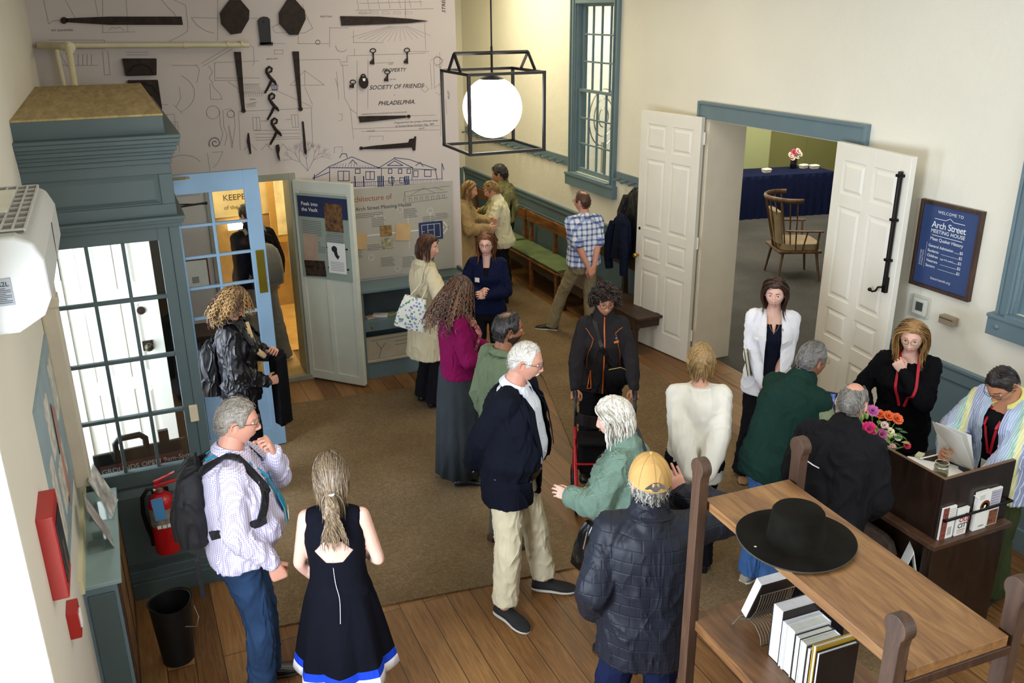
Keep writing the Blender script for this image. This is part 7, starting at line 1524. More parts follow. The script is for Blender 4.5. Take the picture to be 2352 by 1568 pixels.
def skirt(p, name, mats, prof, pleat=0, npl=8, bands=(), n=96, ph=0, cy=0):
    mb = MB(); rs = []; ms = []
    for z, hw, hd in prof:
        t = (prof[0][0]-z)/(prof[0][0]-prof[-1][0]); rs.append([])
        for i in range(n): q = 2*PI*i/n; f = 1+pleat*t*(abs(((q*npl/2/PI+ph) % 1)-.5)*4-1); c = p.pel+p.PU @ Vector((hw*p.k*math.cos(q)*f, (cy+hd*math.sin(q)*f)*p.k, (z-.035*pleat*8*t*math.sin(q*npl)*0)*p.k)); rs[-1].append(c)
    mb.rings(rs, 0, False)
    for k_ in range(len(prof)-1):
        zc = (prof[k_][0]+prof[k_+1][0])/2; m = 0
        for lo, hi, mi in bands:
            if lo < zc < hi: m = mi
        for i in range(n): mb.m[k_*n+i] = m
    o = p.mk(mb, name, mats, ang=45); sd = o.modifiers.new('thickness', 'SOLIDIFY'); sd.thickness = .005; return o
skirt(p, 'dress_skirt', [NAVYD, COB, WHT], [(.12, .140, .105), (.05, .165, .130), (-.05, .195, .165), (-.2, .225, .205), (-.35, .25, .235), (-.395, .257, .243), (-.4, .258, .244), (-.445, .265, .25), (-.45, .266, .252), (-.50, .274, .26)], .10, 8, [(-.447, -.397, 1), (-.6, -.447, 2)])
p.hair('long', .020, 760, .34, wave=.008, r=.0015, tie=(0, -.115, -.045), jit=.8); mbq = MB(); mbq.lathe([(.016, -.006), (.019, 0), (.016, .006)], 14, M_=p.HT @ Matrix.Translation((0, -.118, -.048))); p.mk(mbq, 'hair_tie', WHT)
rr = p.rs; mbq = MB()
for i in range(300):
    ph = rr.uniform(0, 6.3); a = rr.uniform(0, .022); w_ = rr.uniform(.2, 1); pts = [p.HT @ Vector((math.cos(ph)*a*w_*(.8+2.8*t)+.010*math.sin(t*9+ph), -.122-.035*math.sin(min(1, t*2.5)*1.6)+math.sin(ph)*.008+.012*t-.03*t, -.05-.30*t*w_)) for t in [j/8 for j in range(9)]]; mbq.tube(pts, [.0016, .0022, .0022, .0022, .002, .0018, .0016, .0013, .0008], 5, rr.randrange(4))
p.mk(mbq, 'ponytail', p.hairm); p.cable([p.up(-.01, -.108, .25), p.up(.0, -.125, .12), p.up(.02, -.16, .04), p.up(.02, -.20, -.08)], .0013, 'zip_cord', WHT)
p.shoes(BSHOE, name='shoe', low=1)

# ---- 3 old man in navy blazer
KHAKI = cloth('khaki_trousers', '#cfc3a4', .6, .3); BLZ = cloth('navy_blazer', '#11141f', .45, .3, fs=6); WSH = cloth('white_shirt', '#dfe3ee', .6, .1)
p = P_(1.93, 4.40, 134, 'white-haired man with moustache and glasses in navy blazer and khaki trousers, hands behind back', 'ruddy', h=1.80, lean=3, head=(-14, 12, 0), belly=.035, build=1.10, hairc=('#d8d2c8', '#c2bbb0', '#efe9e0'), browc='#a8a094', seedn=3)
p.arm(1, (.05, -.23, -.02), (.9, -.7, 0), 'relax', (-.8, -.2, -.3)); p.arm(-1, (-.05, -.24, -.04), (-.9, -.7, 0), 'relax', (.8, -.2, -.3)); p.leg(1, (.20, .02), 28); p.leg(-1, (-.16, .16), -12); p.start()
p.trousers(KHAKI, 'khaki_trousers', thigh=.098, knee=.078, hem=.076, hemz=.05); s3 = p.top('shirt', WSH, .009, -.04, amp=.002, sleeve=.3); p.collar(WSH, .066, .046, 24, name='shirt_collar')
mb = MB(); 
b3 = p.top('blazer', BLZ, .034, skirt=[(-.20, .215, .165), (-.10, .212, .168), (0, .205, .175)], amp=.006, sr=1.10, cuffr=1.15, neckz=.50, cut=[('F', [(-.05, -.3), (.05, -.3), (.105, .12), (.075, .60), (-.075, .60), (-.105, .12)])], thick=.006)
T = p.bvh(b3); T2 = p.bvh(s3)
for s_ in (1, -1): p.patch(T, [((s_*.066, .50), (s_*.095, .50)), ((s_*.094, .42), (s_*.150, .43)), ((s_*.100, .33), (s_*.150, .355)), ((s_*.108, .20), (s_*.132, .24)), ((s_*.106, .13), (s_*.108, .14))], 'lapel', BLZ, off=.010, thick=.004)
p.patch(T, [((.11, -.02), (.20, -.01)), ((.11, -.06), (.20, -.05))], 'pocket_flap', BLZ, off=.008, thick=.004)
for z in (.40, .31, .22, .13, .05): q = p.proj(T2, 0, z, 'F', .003); mb.ball(q, .006, 8, 5)
p.mk(mb, 'shirt_buttons', WHT); mb = MB(); [mb.ball(p.proj(T, .115, z, 'F', .012), .009, 8, 5) for z in (.08, -.02)]; p.mk(mb, 'blazer_buttons', BSHOE)
mb = MB(); mb.rings([oval(p.up(0, .02, z), .187*p.k, .150*p.k, p.U @ Vector((1, 0, 0)), p.U @ Vector((0, 1, 0))) for z in (-.035, -.005)]); p.mk(mb, 'belt', M('brown_belt', '#3a2618', .4))
p.shoes(cloth('grey_slip_on', '#2b2a2a', .2, .4), M('pale_sole', '#b5aea0', .7), w=.052); p.hair('short', .007, 420, r=.0011, recede=.012, comb=(.8, -.25, .1)); p.glasses(FRM, w=.023, hgt=.014)
mb = MB(); [mb.tube([p.HT @ Vector((s_*.002, .094, -.050)), p.HT @ Vector((s_*.014, .091, -.052)), p.HT @ Vector((s_*.026, .080, -.061))], [.006, .0055, .002], 7) for s_ in (1, -1)]; p.mk(mb, 'moustache', p.hairm[0])

# ---- 4 curly-haired woman by the blue door
LEA = cloth('black_leather_jacket', '#15151a', 1.3, .1, rough=.38, gloss=.35, fs=12)
p = P_(.62, 6.52, 104, 'woman with curly blonde-brown hair in a black jacket beside the open blue door', 'light', h=1.70, fem=1, head=(10, 4, 0), build=1.08, hairc=('#6a4b30', '#a58250', '#4d3524', '#c29d63'), seedn=4)
p.arm(1, (.10, .22, .04), (.6, -1, -.2), 'grip', (-.4, 1, .1)); p.arm(-1, (-.02, .25, .22), (-.8, -.4, -.6), 'grip', (.5, .5, .7)); p.start()
p.trousers(DARKT); j4 = p.top('leather_jacket', LEA, .030, skirt=[(-.12, .205, .155), (-.02, .20, .152)], amp=.009, sr=1.15); p.collar(LEA, .072, .05, 18, name='jacket_collar'); p.shoes(cloth('white_trainer', '#c9c3b6', .2), M('white_sole', '#ddd8cc', .7))
p.curls(480, .036, .0034, .15, amp=.011); T = p.trunk(.036); rucksack(p, T, LEA, 'black leather backpack worn by the curly-haired woman at the blue door', .16, -.19, 1, LEA, .13, .075, .42)
e = empty('draped_coat', p.loc, -R(p.head_d), 'black coat draped over the curly-haired woman\'s forearm', 'coat'); mb = MB(); rs = []
for k_ in range(14):
    t_ = k_/13; rs.append([p.up(-.06+.13*math.cos(q)*(1+.1*math.sin(q*4+t_*3)), .30+.055*math.sin(q)*(1+.3*math.sin(q*5+1)), .20-.56*t_) for q in [2*PI*i/28 for i in range(28)]])
mb.rings(rs); mb.build('coat_cloth', cloth('black_wool_coat', '#121216', .8, .3), e, smooth=60)
p.cable([p.up(.0, .10, .50), p.up(.06, .135, .38), p.up(.05, .17, .28), p.up(.02, .22, .22)], [.022]*21+[.012], 'cream_scarf', cloth('cream_scarf', '#d2b78c', .6), flat=.6)

# ---- 5 visitor going into the vault room
GREYJ = cloth('grey_jeans', '#73746f', .8, .4, var=.25)
p = P_(1.20, 9.26, -22, 'person in a black sweater and grey jeans with a grey backpack in the vault doorway', 'light', h=1.74, lean=3, head=(-15, 10, 4), build=1.1, hairc=('#171214',), seedn=5); p.leg(1, (.14, -.12), 8); p.leg(-1, (-.10, .12), 0); p.start()
p.trousers(GREYJ, knee=.08, hem=.082); s5 = p.top('sweater', cloth('black_knit', '#101014', .7, .4), .028, -.08, amp=.006, sr=1.2, collar=(.05, .014)); p.shoes(M('pale_trainer', '#a89a84', .6)); p.hair('short', .016, 120, r=.003)
T = p.trunk(.034); rucksack(p, T, cloth('grey_canvas', '#8b8a86', .5, .4), 'light grey backpack on the person entering the vault room', .18, -.20, 1, cloth('grey_canvas_dark', '#77766f', .5, .4), .15, .085, .44)

# ---- 6 woman in cream coat with floral tote
CREAM = cloth('cream_coat', '#cbbf9f', .8, .25, fs=7)
p = P_(2.44, 7.50, 78, 'brown-haired woman in a knee-length cream coat with a floral tote bag at the mural', 'light', h=1.68, fem=1, twist=8, head=(38, 4, 0), hairc=('#4b2f20', '#62402a', '#38241a'), seedn=6)
p.arm(1, (.18, .22, .14), (1, -.5, -.3), 'relax', (-.5, 1, 0)); p.arm(-1, (-.14, .24, .16), (-1, -.4, -.3), 'relax'); p.start(); p.trousers(DARKT, knee=.075, hem=.105, wide=1)
c6 = p.top('coat', CREAM, .030, skirt=[(-.41, .235, .20), (-.36, .23, .195), (-.2, .215, .175), (-.02, .20, .158)], amp=.006, sr=1.18, cuffr=1.15); p.collar(CREAM, .074, .05, 20, fall=.045, name='coat_collar'); p.shoes(BSHOE); p.hair('bob', .020, 260, .20, wave=.012, r=.0042, part=.01)
t = NT('floral_print'); v = t.coord(); vo = t.n('ShaderNodeTexVoronoi'); vo.inputs['Scale'].default_value = 34; t.l(v, vo.inputs[0]); n_ = t.noise(v, 24, 2)
sel = t.math('LESS_THAN', t.math('ADD', vo.outputs['Distance'], t.math('MULTIPLY', t.noise(v, 70, 2), .4)), .60); hue = t.ramp(n_, [(.44, '#4f8a3c'), (.5, '#a9b4d4'), (.58, '#7a88bc')]); t.set(Base_Color=t.mix(sel, lin('#e6e4da'), hue), Roughness=.7); FLOR = t.m
e = empty('tote_bag', p.loc, -R(p.head_d), 'white tote bag with blue and green flowers on the cream-coated woman\'s shoulder', 'bag'); Tm = Matrix.Translation(p.up(.15, -.20, .10)) @ Matrix.Rotation(R(50), 4, 'Z') @ Matrix.Rotation(R(14), 4, 'Y') @ Matrix.Scale(.82, 4); mb = bag_body('t', FLOR, Tm, [(-.19, .15, .04, 0), (-.185, .175, .055, 0), (-.05, .165, .06, 0), (.10, .14, .05, 0), (.18, .12, .02, 0)]); mb.build('bag_body', FLOR, e, smooth=60)
for s_ in (-.02, .02): mb = MB(); mb.tube([Tm @ Vector((-.07, s_, .17)), p.up(.16, -.10+s_, .36), p.up(.125, -.02+s_, .545), p.up(.155, .03+s_, .44), Tm @ Vector((.07, s_, .17))], .008, 6, flat=.5); mb.build('handle', M('tote_strap', '#d8cfb8', .7), e)

# ---- 7 woman in magenta sweater and scarf
MAG = cloth('magenta_knit', '#730f44', .4, .3, rib=('X', 24)); SKRT = cloth('charcoal_skirt', '#33383c', .5, .3, fs=5)
p = P_(2.17, 5.98, 97, 'woman with long curly brown hair, magenta sweater, paisley scarf and long dark skirt', 'fair', h=1.73, fem=1, head=(8, 6, 0), hairc=('#4a3124', '#6a4834', '#33221a', '#7e5a40'), seedn=7)
p.arm(1, (.08, .26, .13), (.8, -1, -.3), 'relax', (-.4, 1, .1)); p.arm(-1, (-.05, .28, .16), (-1, -.6, -.3), 'relax'); p.start(); skirt(p, 'long_skirt', [SKRT], [(.13, .135, .11), (.02, .175, .14), (-.2, .195, .165), (-.5, .205, .18), (-.84, .215, .195)], .05, 12, n=72)
s7 = p.top('magenta_sweater', MAG, .024, -.03, amp=.004, sr=1.05); p.shoes(BSHOE); p.curls(240, .026, .0038, .34, amp=.010, front=.052); T = p.trunk(.022); SCF = NT('paisley_scarf'); v = SCF.coord(); vo = SCF.n('ShaderNodeTexVoronoi'); vo.inputs['Scale'].default_value = 34; SCF.l(v, vo.inputs[0]); SCF.set(Base_Color=SCF.ramp(SCF.math('ADD', vo.outputs['Distance'], SCF.math('MULTIPLY', SCF.noise(v, 14, 3), .4)), [(.25, '#6a2230'), (.45, '#9a5a4c'), (.62, '#b98a72'), (.8, '#7a3040')]), Roughness=.9); SCF.bump(SCF.noise(SCF.coord((3, 3, .3)), 14, 2), .8, .03)
for s_ in (1, -1): p.wrap(T, [('a', 178*s_, .50), ('t', s_*.075, -.01), ('a', s_*26, .42), ('a', s_*24, .2), ('a', s_*24, .0), ('p', s_*.07, .19, -.2), ('p', s_*.07, .20, -.42 if s_ > 0 else -.3)], .085, 'scarf', SCF.m, off=.012, thick=.014)

# ---- 8 woman in navy with name tag
NAVT = cloth('navy_jacket', '#141a38', .7, .2)
p = P_(3.10, 7.60, 208, 'auburn-haired woman with glasses in navy with a white name tag', 'fair', h=1.62, fem=1, head=(4, 3, 0), hairc=('#7a4a2a', '#94603a', '#5c3722'), seedn=8)
p.arm(1, (.06, .20, .20), (1, -.6, -.4), 'fist', (-.6, .7, .3)); p.arm(-1, (.0, .22, .17), (-1, -.6, -.4), 'grip', (.6, .7, .3)); p.start(); p.trousers(DARKT); s8 = p.top('navy_jacket', NAVT, .022, -.10, amp=.006, sr=1.15, cut=[('F', [(-.02, .36), (.02, .36), (.055, .6), (-.055, .6)])]); p.top('black_top', cloth('black_top', '#131218', .3), .010, .1, sleeve=0, amp=0, neckz=.47); p.shoes(BSHOE); p.hair('long', .016, 260, .25, wave=.007, r=.0042, part=0, fringe=0); p.glasses(FRM, w=.022, hgt=.015); T = p.bvh(s8); p.patch(T, [((.065, .345), (.115, .345)), ((.065, .30), (.115, .30))], 'name_tag', PAPER, off=.008)

# ---- 9 man in green jacket
SAGEJ = cloth('sage_jacket', '#66735a', .7, .3)
p = P_(2.13, 4.98, 80, 'dark-haired bearded man with a thinning crown in a sage green jacket behind the blazer man', 'brown', h=1.75, head=(14, 4, 0), hairc=('#1b1616', '#2b2322'), seedn=9, stub=hairmat('#2a2322')); p.start(); p.trousers(cloth('grey_trousers', '#55564e', .5)); p.top('green_jacket', SAGEJ, .026, -.10, amp=.006); p.collar(SAGEJ, .070, .045, 18, name='jacket_collar'); p.shoes(M('brown_shoe', '#4a3226', .5)); p.hair('short', .014, 200, r=.003, recede=.012, bald=.42)

# ---- 10 11 12 the embracing group far back
CRK = cloth('cream_cardigan', '#d6cfae', .7, .4)
p = P_(4.36, 10.15, 292, 'short-haired woman in a cream cardigan greeting a friend by the far bench', 'ruddy', h=1.60, fem=1, lean=8, head=(-4, 16, 0), build=1.1, hairc=('#8a6a3c', '#6a4f2c', '#a5854e'), seedn=10); p.arm(-1, (-.12, .36, .26), (-.8, -.3, -1), 'open', (.1, .8, .6)); p.arm(1, (.16, .34, .22), (.9, -.3, -1), 'open'); p.start(); p.trousers(DARKT); s10 = p.top('cream_cardigan', CRK, .028, -.14, amp=.007, sr=1.2, collar=(.03, .01)); p.shoes(BSHOE); p.hair('short', .020, 240, .05, r=.0036); p.wrap(p.bvh(s10), [('a', 150, .0), ('a', 165, .25), ('t', .06, -.04), ('a', -20, .3), ('a', -70, .0)], .014, 'bag_strap', BSHOE)
OLV = cloth('olive_camo', '#7c7752', .7, .3, var=.5)
p = P_(4.62, 10.72, 318, 'black-haired person in an olive jacket and dark green trousers seen from behind, far back', 'tan', h=1.68, head=(-10, 10, 0), hairc=('#120f10', '#1e1817'), seedn=12); p.arm(-1, (-.20, .26, .16), (-1, -.5, -.5)); p.start(); p.trousers(cloth('dark_green_trousers', '#1f2f24', .5)); s11 = p.top('olive_jacket', OLV, .026, -.04, amp=.007, sr=1.15, collar=(.03, .01)); p.shoes(M('green_trainer', '#4f6a2c', .6)); p.hair('short', .024, 200, .05, r=.004); p.wrap(p.bvh(s11), [('a', 210, .1), ('a', 200, .3), ('t', .08, -.06), ('a', 30, .3), ('a', 60, .05)], .035, 'bag_strap', BSHOE)
BEI = cloth('beige_trench', '#a48a62', .8, .25)
p = P_(3.78, 10.02, 118, 'blonde woman in a beige trench coat half hidden by the end of the mural wall', 'light', h=1.66, fem=1, lean=4, head=(0, 8, 0), hairc=('#9a7a48', '#7a5c34'), seedn=13); p.arm(1, (.12, .32, .22), (.9, -.4, -.8), 'open'); p.arm(-1, (-.14, .32, .26), (-.9, -.4, -.8), 'open'); p.start(); p.trousers(DARKT); p.top('trench_coat', BEI, .030, skirt=[(-.42, .22, .18), (-.2, .21, .17), (-.02, .20, .16)], amp=.007, sr=1.15); p.collar(BEI, .074, .05, 22, fall=.045, name='coat_collar'); p.shoes(BSHOE); p.hair('long', .015, 200, .24, wave=.01, r=.0045)

# ---- 13 man in plaid shirt
t = NT('plaid_shirt'); v = t.coord(); fs_ = []
for dr, ph in (('X', 0), ('Y', 1.5), ('Z', 0)):
    q = t.n('ShaderNodeTexWave', wave_type='BANDS', bands_direction=dr); q.inputs['Scale'].default_value = 5.2; q.inputs['Phase Offset'].default_value = ph; t.l(v, q.inputs[0]); fs_.append(t.ramp(q.outputs['Fac'], [(.66, (0, 0, 0, 1)), (.80, (1, 1, 1, 1))]))
m_ = t.math('MULTIPLY', t.math('ADD', t.math('MAXIMUM', fs_[0], fs_[1]), fs_[2]), .5); t.set(Base_Color=t.ramp(m_, [(.1, '#e4e6ee'), (.5, '#9aaad0'), (.9, '#4a5a92')]), Roughness=.85); t.bump(t.noise(t.coord((1, 1, .4)), 8, 2), .7, .03); PLAID = t.m
p = P_(4.64, 8.52, 2, 'man with thinning hair in a blue plaid short-sleeved shirt, hands clasped behind his back', 'ruddy', h=1.71, head=(-28, 2, 0), build=1.02, hairc=('#4a2e20', '#5f3f2c'), seedn=14, stub=None); p.arm(1, (.035, -.20, -.045), (.8, -.5, 0), 'relax', (-.5, -.2, -.9), (0, 1, 0)); p.arm(-1, (-.035, -.20, -.03), (-.8, -.5, 0), 'relax', (.5, -.2, -.9), (0, 1, 0)); p.leg(1, (.10, -.05), 6); p.leg(-1, (-.22, .36), -50, knee=(-.3, 1, 0)); p.start()
p.trousers(cloth('stone_chinos', '#8f8266', .6), thigh=.09, knee=.07, hem=.072); p.top('plaid_shirt', PLAID, .024, -.12, sleeve=.42, sr=1.22, amp=.007); p.collar(PLAID, .064, .042, 20, name='shirt_collar'); p.shoes(BSHOE, M('white_sole', '#ddd8cc', .7)); p.hair('short', .008, 160, r=.0022, recede=.016, bald=.5); p.glasses(FRM)

# ---- 14 curly woman with the walker
SFT = cloth('charcoal_softshell', '#2c292b', .5, .3)
p = P_(3.24, 5.62, 204, 'dark curly-haired woman with glasses in a charcoal zip jacket holding a red walker', 'tan', h=1.64, fem=1, lean=5, head=(-6, 9, 0), build=1.12, belly=.02, hairc=('#2a1d19', '#3c2a22', '#1c1413'), seedn=15)
WX = .245; p.arm(1, (WX, .30, -.03), (1, -.6, .1), 'grip', (0, .8, -.6), (-.3, -.2, -1)); p.arm(-1, (-WX, .30, -.03), (-1, -.6, .1), 'grip', (0, .8, -.6), (.3, -.2, -1)); p.start(); p.trousers(DARKT, knee=.08, hem=.085); s14 = p.top('zip_jacket', SFT, .020, -.16, amp=.005, sr=1.08, collar=(.055, .012)); p.shoes(BSHOE)
p.curls(380, .040, .0040, 0, amp=.009, front=.060); p.glasses(M('maroon_frame', '#4a1a20', .3), w=.024, hgt=.018); T = p.bvh(s14); ORG = M('orange_trim', '#d8661c', .5); p.strip(T, [(0, .55), (0, .2), (0, -.12)], .010, 'orange_zip', ORG, off=.004)
p.strip(T, [(.105, .10), (.115, .02), (.125, -.08), (.095, -.07), (.105, .10)], .007, 'pocket_zip', ORG, off=.004); p.strip(T, [(-.115, .36), (-.075, .36)], .014, 'chest_logo', ORG, off=.004); p.strip(T, [(-.105, .385), (-.085, .385)], .008, 'chest_logo', M('logo_blue', '#3c8ab8', .5), off=.004); p.strip(T, [(.15, .45), (.09, .38), (.13, .25), (.14, .1)], .003, 'piping', ORG, off=.003); p.strip(T, [(-.15, .45), (-.09, .42), (-.13, .25), (-.14, .1)], .003, 'piping', ORG, off=.003)
e = empty('cross_body_bag', p.loc, -R(p.head_d), 'small black zipped pouch worn across the walker woman\'s front', 'bag'); Tm = Matrix.Translation(p.up(-.10, .19, .07)) @ Matrix.Rotation(R(8), 4, 'Y'); mb = bag_body('t', BSHOE, Tm, [(-.08, .075, .02, 0), (-.075, .09, .03, 0), (.0, .092, .035, 0), (.06, .08, .03, 0), (.075, .05, .015, 0)]); mb.build('pouch', cloth('pouch_black', '#1a181a', .4), e, smooth=60)
mb = MB(); mb.tube([Tm @ Vector(c) for c in ((-.09, .028, .0), (-.075, .03, .055), (-.04, .03, .075), (.05, .03, .07))], .003, 5); mb.build('zip', M('gold_zip', '#b8a464', .3, .7), e); o = p.wrap(T, [('p', -.09, .17, .13), ('a', -10, .22), ('a', 18, .40), ('t', .09, .0), ('a', 165, .40), ('a', 215, .15), ('p', -.17, .10, .10)], .030, 'strap', BSHOE, off=.008); o.parent = e
# ---- rollator
k = p.k; RW = empty('rollator_walker', p.loc, -R(p.head_d), 'red framed four-wheeled walker with black seat and handles', 'walker'); REDM = M('walker_red', '#b01820', .25, .2); hxy = p.hands[1][0].translation; HZ = hxy.z-.02; HY = hxy.y; hx_ = abs(hxy.x)
for s_ in (1, -1):
    mb = MB(); x_ = s_*hx_; mb.tube([(x_, HY-.06, HZ-.02), (x_, HY-.02, HZ), (x_, HY+.07, HZ+.01), (x_, HY+.10, HZ-.04)], [.017, .020, .020, .012], 10); mb.build('hand_grip', BSHOE, RW, smooth=60); mb = MB(); mb.tube([(x_, HY+.05, HZ-.02), (x_, HY+.10, HZ-.10), (x_, HY+.11, HZ-.26)], .011, 8); mb.tube([(x_, HY+.10, HZ-.03), (x_, HY+.16, HZ-.06), (x_, HY+.13, HZ-.14)], .006, 6); mb.build('brake_lever', BSHOE, RW, smooth=60)
    mb = MB(); mb.tube([(x_, HY+.11, HZ-.24), (x_, HY+.14, .50), (x_, HY+.30, .22), (x_, HY+.34, .17)], .015, 10); mb.tube([(x_, HY+.14, .52), (x_, HY+.02, .20), (x_, HY-.02, .12)], .014, 10); mb.tube([(x_, HY+.02, .25), (x_, HY+.25, .29)], .010, 8); mb.build('side_frame', REDM, RW, smooth=60)
    for y_ in (HY+.36, HY-.03):
        mb = MB(); mb.lathe([(.072, -.016), (.094, -.013), (.098, 0), (.094, .013), (.072, .016)], 28, M_=Matrix.Translation((x_, y_, .098)) @ Matrix.Rotation(R(90), 4, 'Y'), cap=False); mb.lathe([(.016, -.014), (.016, .014)], 12, M_=Matrix.Translation((x_, y_, .098)) @ Matrix.Rotation(R(90), 4, 'Y')); [mb.tube([(x_, y_, .098), (x_, y_+.075*math.cos(R(a)), .098+.075*math.sin(R(a)))], .007, 6) for a in range(0, 360, 60)]; mb.build('wheel', M('wheel_black', '#1b1b1c', .6), RW, smooth=40)
        mb = MB(); mb.tube([(x_-.022, y_, .098), (x_-.022, y_-.02, .21), (x_, y_-.03, .215)], .008, 6); mb.build('fork', REDM, RW)
mb = MB(); mb.box(-hx_+.01, hx_-.01, HY+.05, HY+.27, .505, .535); mb.build('seat', cloth('seat_black', '#171617', .2), RW, bevel=.01); mb = MB(); mb.rings([[(hx_*math.sin(R(a)), HY+.10+.14*math.cos(R(a)), z) for a in range(-90, 91, 10)]+[(hx_*math.sin(R(a))*.97, HY+.10+.125*math.cos(R(a)), z) for a in range(90, -91, -10)] for z in (.64, .73)]); mb.build('back_band', BSHOE, RW)
mb = MB(); mb.box(-hx_+.03, hx_-.03, HY+.08, HY+.24, .26, .50); mb.build('storage_bag', cloth('seat_black', '#171617', .2), RW, bevel=.02); mb = MB(); mb.tube([(-hx_, HY+.26, .36), (hx_, HY+.26, .36)], .009, 8); mb.build('cross_bar', REDM, RW)

# ---- 15 white-haired woman
GRN = cloth('sage_knit', '#71897a', .6, .3, rib=('Z', 40))
p = P_(2.37, 3.74, 312, 'white-haired woman in a sage ribbed cardigan gesturing with her left hand', 'fair', h=1.58, fem=1, lean=6, hunch=.5, head=(-8, 4, 0), build=1.22, belly=.05, hairc=('#cfc9bd', '#e4ded2', '#a8a092', '#d9d3c6'), browc='#b0a898', seedn=16)
p.arm(-1, (-.10, .34, .18), (-1, -.4, -.9), 'relax', (-.1, 1, .45), (.6, -.2, -.6)); p.arm(1, (.16, .26, .10), (1, -.4, -.5)); p.start(); p.trousers(DARKT, knee=.085, hem=.085); s15 = p.top('cardigan', GRN, .034, skirt=[(-.10, .21, .175), (0, .205, .17)], amp=.007, sr=1.22, cuffr=1.35, collar=(.035, .018)); p.shoes(BSHOE); p.hair('bob', .030, 300, .17, wave=.016, r=.0048, volume=.012, fringe=0)
T = p.bvh(s15); e = empty('shoulder_bag', p.loc, -R(p.head_d), 'shiny black shoulder bag hanging at the white-haired woman\'s left hip', 'bag'); Tm = Matrix.Translation(p.up(-.20, .20, -.12)) @ Matrix.Rotation(R(62), 4, 'Z') @ Matrix.Rotation(R(-12), 4, 'Y'); mb = bag_body('t', BSHOE, Tm, [(-.17, .10, .025, 0), (-.16, .12, .045, 0), (-.03, .115, .055, 0), (.10, .10, .045, 0), (.15, .085, .02, 0)]); PAT = cloth('patent_black', '#101113', .9, .1, rough=.22, gloss=.5); mb.build('bag_body', PAT, e, smooth=60)
mb = MB(); mb.tube([Tm @ Vector(c) for c in ((.03, .05, .13), (.02, .065, .02))], .004, 6); mb.build('zip_pull', SILVER, e)
o = p.wrap(T, [('p', -.20, .12, .06), ('a', 215, .16), ('a', 195, .32), ('t', .03, -.085), ('t', .10, .0), ('a', 25, .36)], .026, 'strap', BSHOE, off=.008); o.parent = e; mb = MB(); q_ = T.ray_cast(p.up(0, 0, .20)+p.U @ Vector((math.sin(R(212)), math.cos(R(212)), 0))*.9, -(p.U @ Vector((math.sin(R(212)), math.cos(R(212)), 0))))[0]; q_ = q_ or p.up(-.1, -.18, .2); mb.tube([q_+Vector((.018*math.cos(a), -.02, .018*math.sin(a))) for a in [2*PI*i/12 for i in range(12)]], .003, 5, closed=True); mb.build('buckle', SILVER, e)

# ---- 16 man in cap and quilted jacket
QLT = cloth('quilted_navy', '#191c26', .35, .1, rough=.55, gloss=.15, quilt=6.5)
p = P_(1.93, 2.88, 26, 'man in a tan cap and dark quilted jacket seen from behind, right hand raised', 'ruddy', h=1.72, lean=3, head=(-6, -2, 0), build=1.08, belly=.04, hairc=('#8c8880', '#b5b0a6', '#5f5c58'), seedn=17)
p.arm(1, (.17, .20, .52), (1, -.4, -.35), 'open', (-.35, .1, 1), (-.3, .9, 0)); p.arm(-1, (-.235, .08, -.02), (-.3, -1, 0)); p.leg(-1, (-.20, .02), -60); p.leg(1, (.10, .0), 12); p.start(); p.trousers(cloth('navy_trousers', '#141c38', .4), knee=.08, hem=.08); s16 = p.top('quilted_jacket', QLT, .036, skirt=[(-.20, .225, .18), (-.1, .22, .18), (0, .212, .176)], amp=.006, sr=1.2, cuffr=1.3, collar=(.045, .016)); p.collar(QLT, .078, .05, 24, fall=.02, name='jacket_collar'); p.shoes(BSHOE)
p.hair('short', .014, 240, .045, wave=.01, r=.003, nape=.02)
CAPM = cloth('tan_cap', '#b9945c', .4, .3); mb = MB(); rs = []
for e_ in [i*5 for i in range(2, 19)]: rs.append([p.HT @ (head_pt(a, e_, 0, .022+.010*math.sin(R(e_)))) for a in range(-180, 180, 8)])
mb.rings(rs); cp = p.mk(mb, 'cap_crown', CAPM); mb = MB(); mb.ball(p.HT @ Vector((0, 0, .154)), .008, 10, 6); p.mk(mb, 'cap_button', CAPM, cp)
mb = MB(); rs = []
for q in range(9): a = lerp(-50, 50, q/8); b0 = head_pt(a, 12, 0, .016); rs.append([p.HT @ Vector((b0.x, b0.y-.004, b0.z)), p.HT @ Vector((b0.x*1.05, b0.y+.075*math.cos(R(a*1.5)), b0.z-.012)), p.HT @ Vector((b0.x*1.05, b0.y+.075*math.cos(R(a*1.5)), b0.z-.009)), p.HT @ Vector((b0.x, b0.y-.004, b0.z+.004))])
mb.rings(rs); p.mk(mb, 'cap_peak', CAPM, cp); mb = MB(); mb.rings([[p.HT @ (head_pt(180+a, e_, 0, o_)) for a in range(-26, 27, 4)] for e_, o_ in ((10, .018), (16+8, .0195))], 0, False) if 0 else None
mb = MB(); arc = [p.HT @ (head_pt(180+a, 13+16*math.cos(R(a*3.0)), 0, .0275)) for a in range(-28, 29, 4)]; mb.add(arc+[p.HT @ head_pt(180, 11, 0, .027)], [tuple(range(len(arc)+1))]); p.mk(mb, 'cap_opening', M('cap_shadow_hair', '#4c4a48', .8, var=.3, vs=60), cp)
mb = MB(); mb.tube([p.HT @ head_pt(180+a, 10, 0, .024) for a in range(-30, 31, 5)], .006, 6, flat=.5); p.mk(mb, 'cap_strap', CAPM, cp)
seams = MB(); [seams.tube([p.HT @ head_pt(a, e_, 0, .0225+.010*math.sin(R(e_))) for e_ in range(12, 90, 6)], .0009, 4) for a in range(0, 360, 45)]; p.mk(seams, 'cap_seams', M('cap_stitch', '#a07c42', .8), cp)

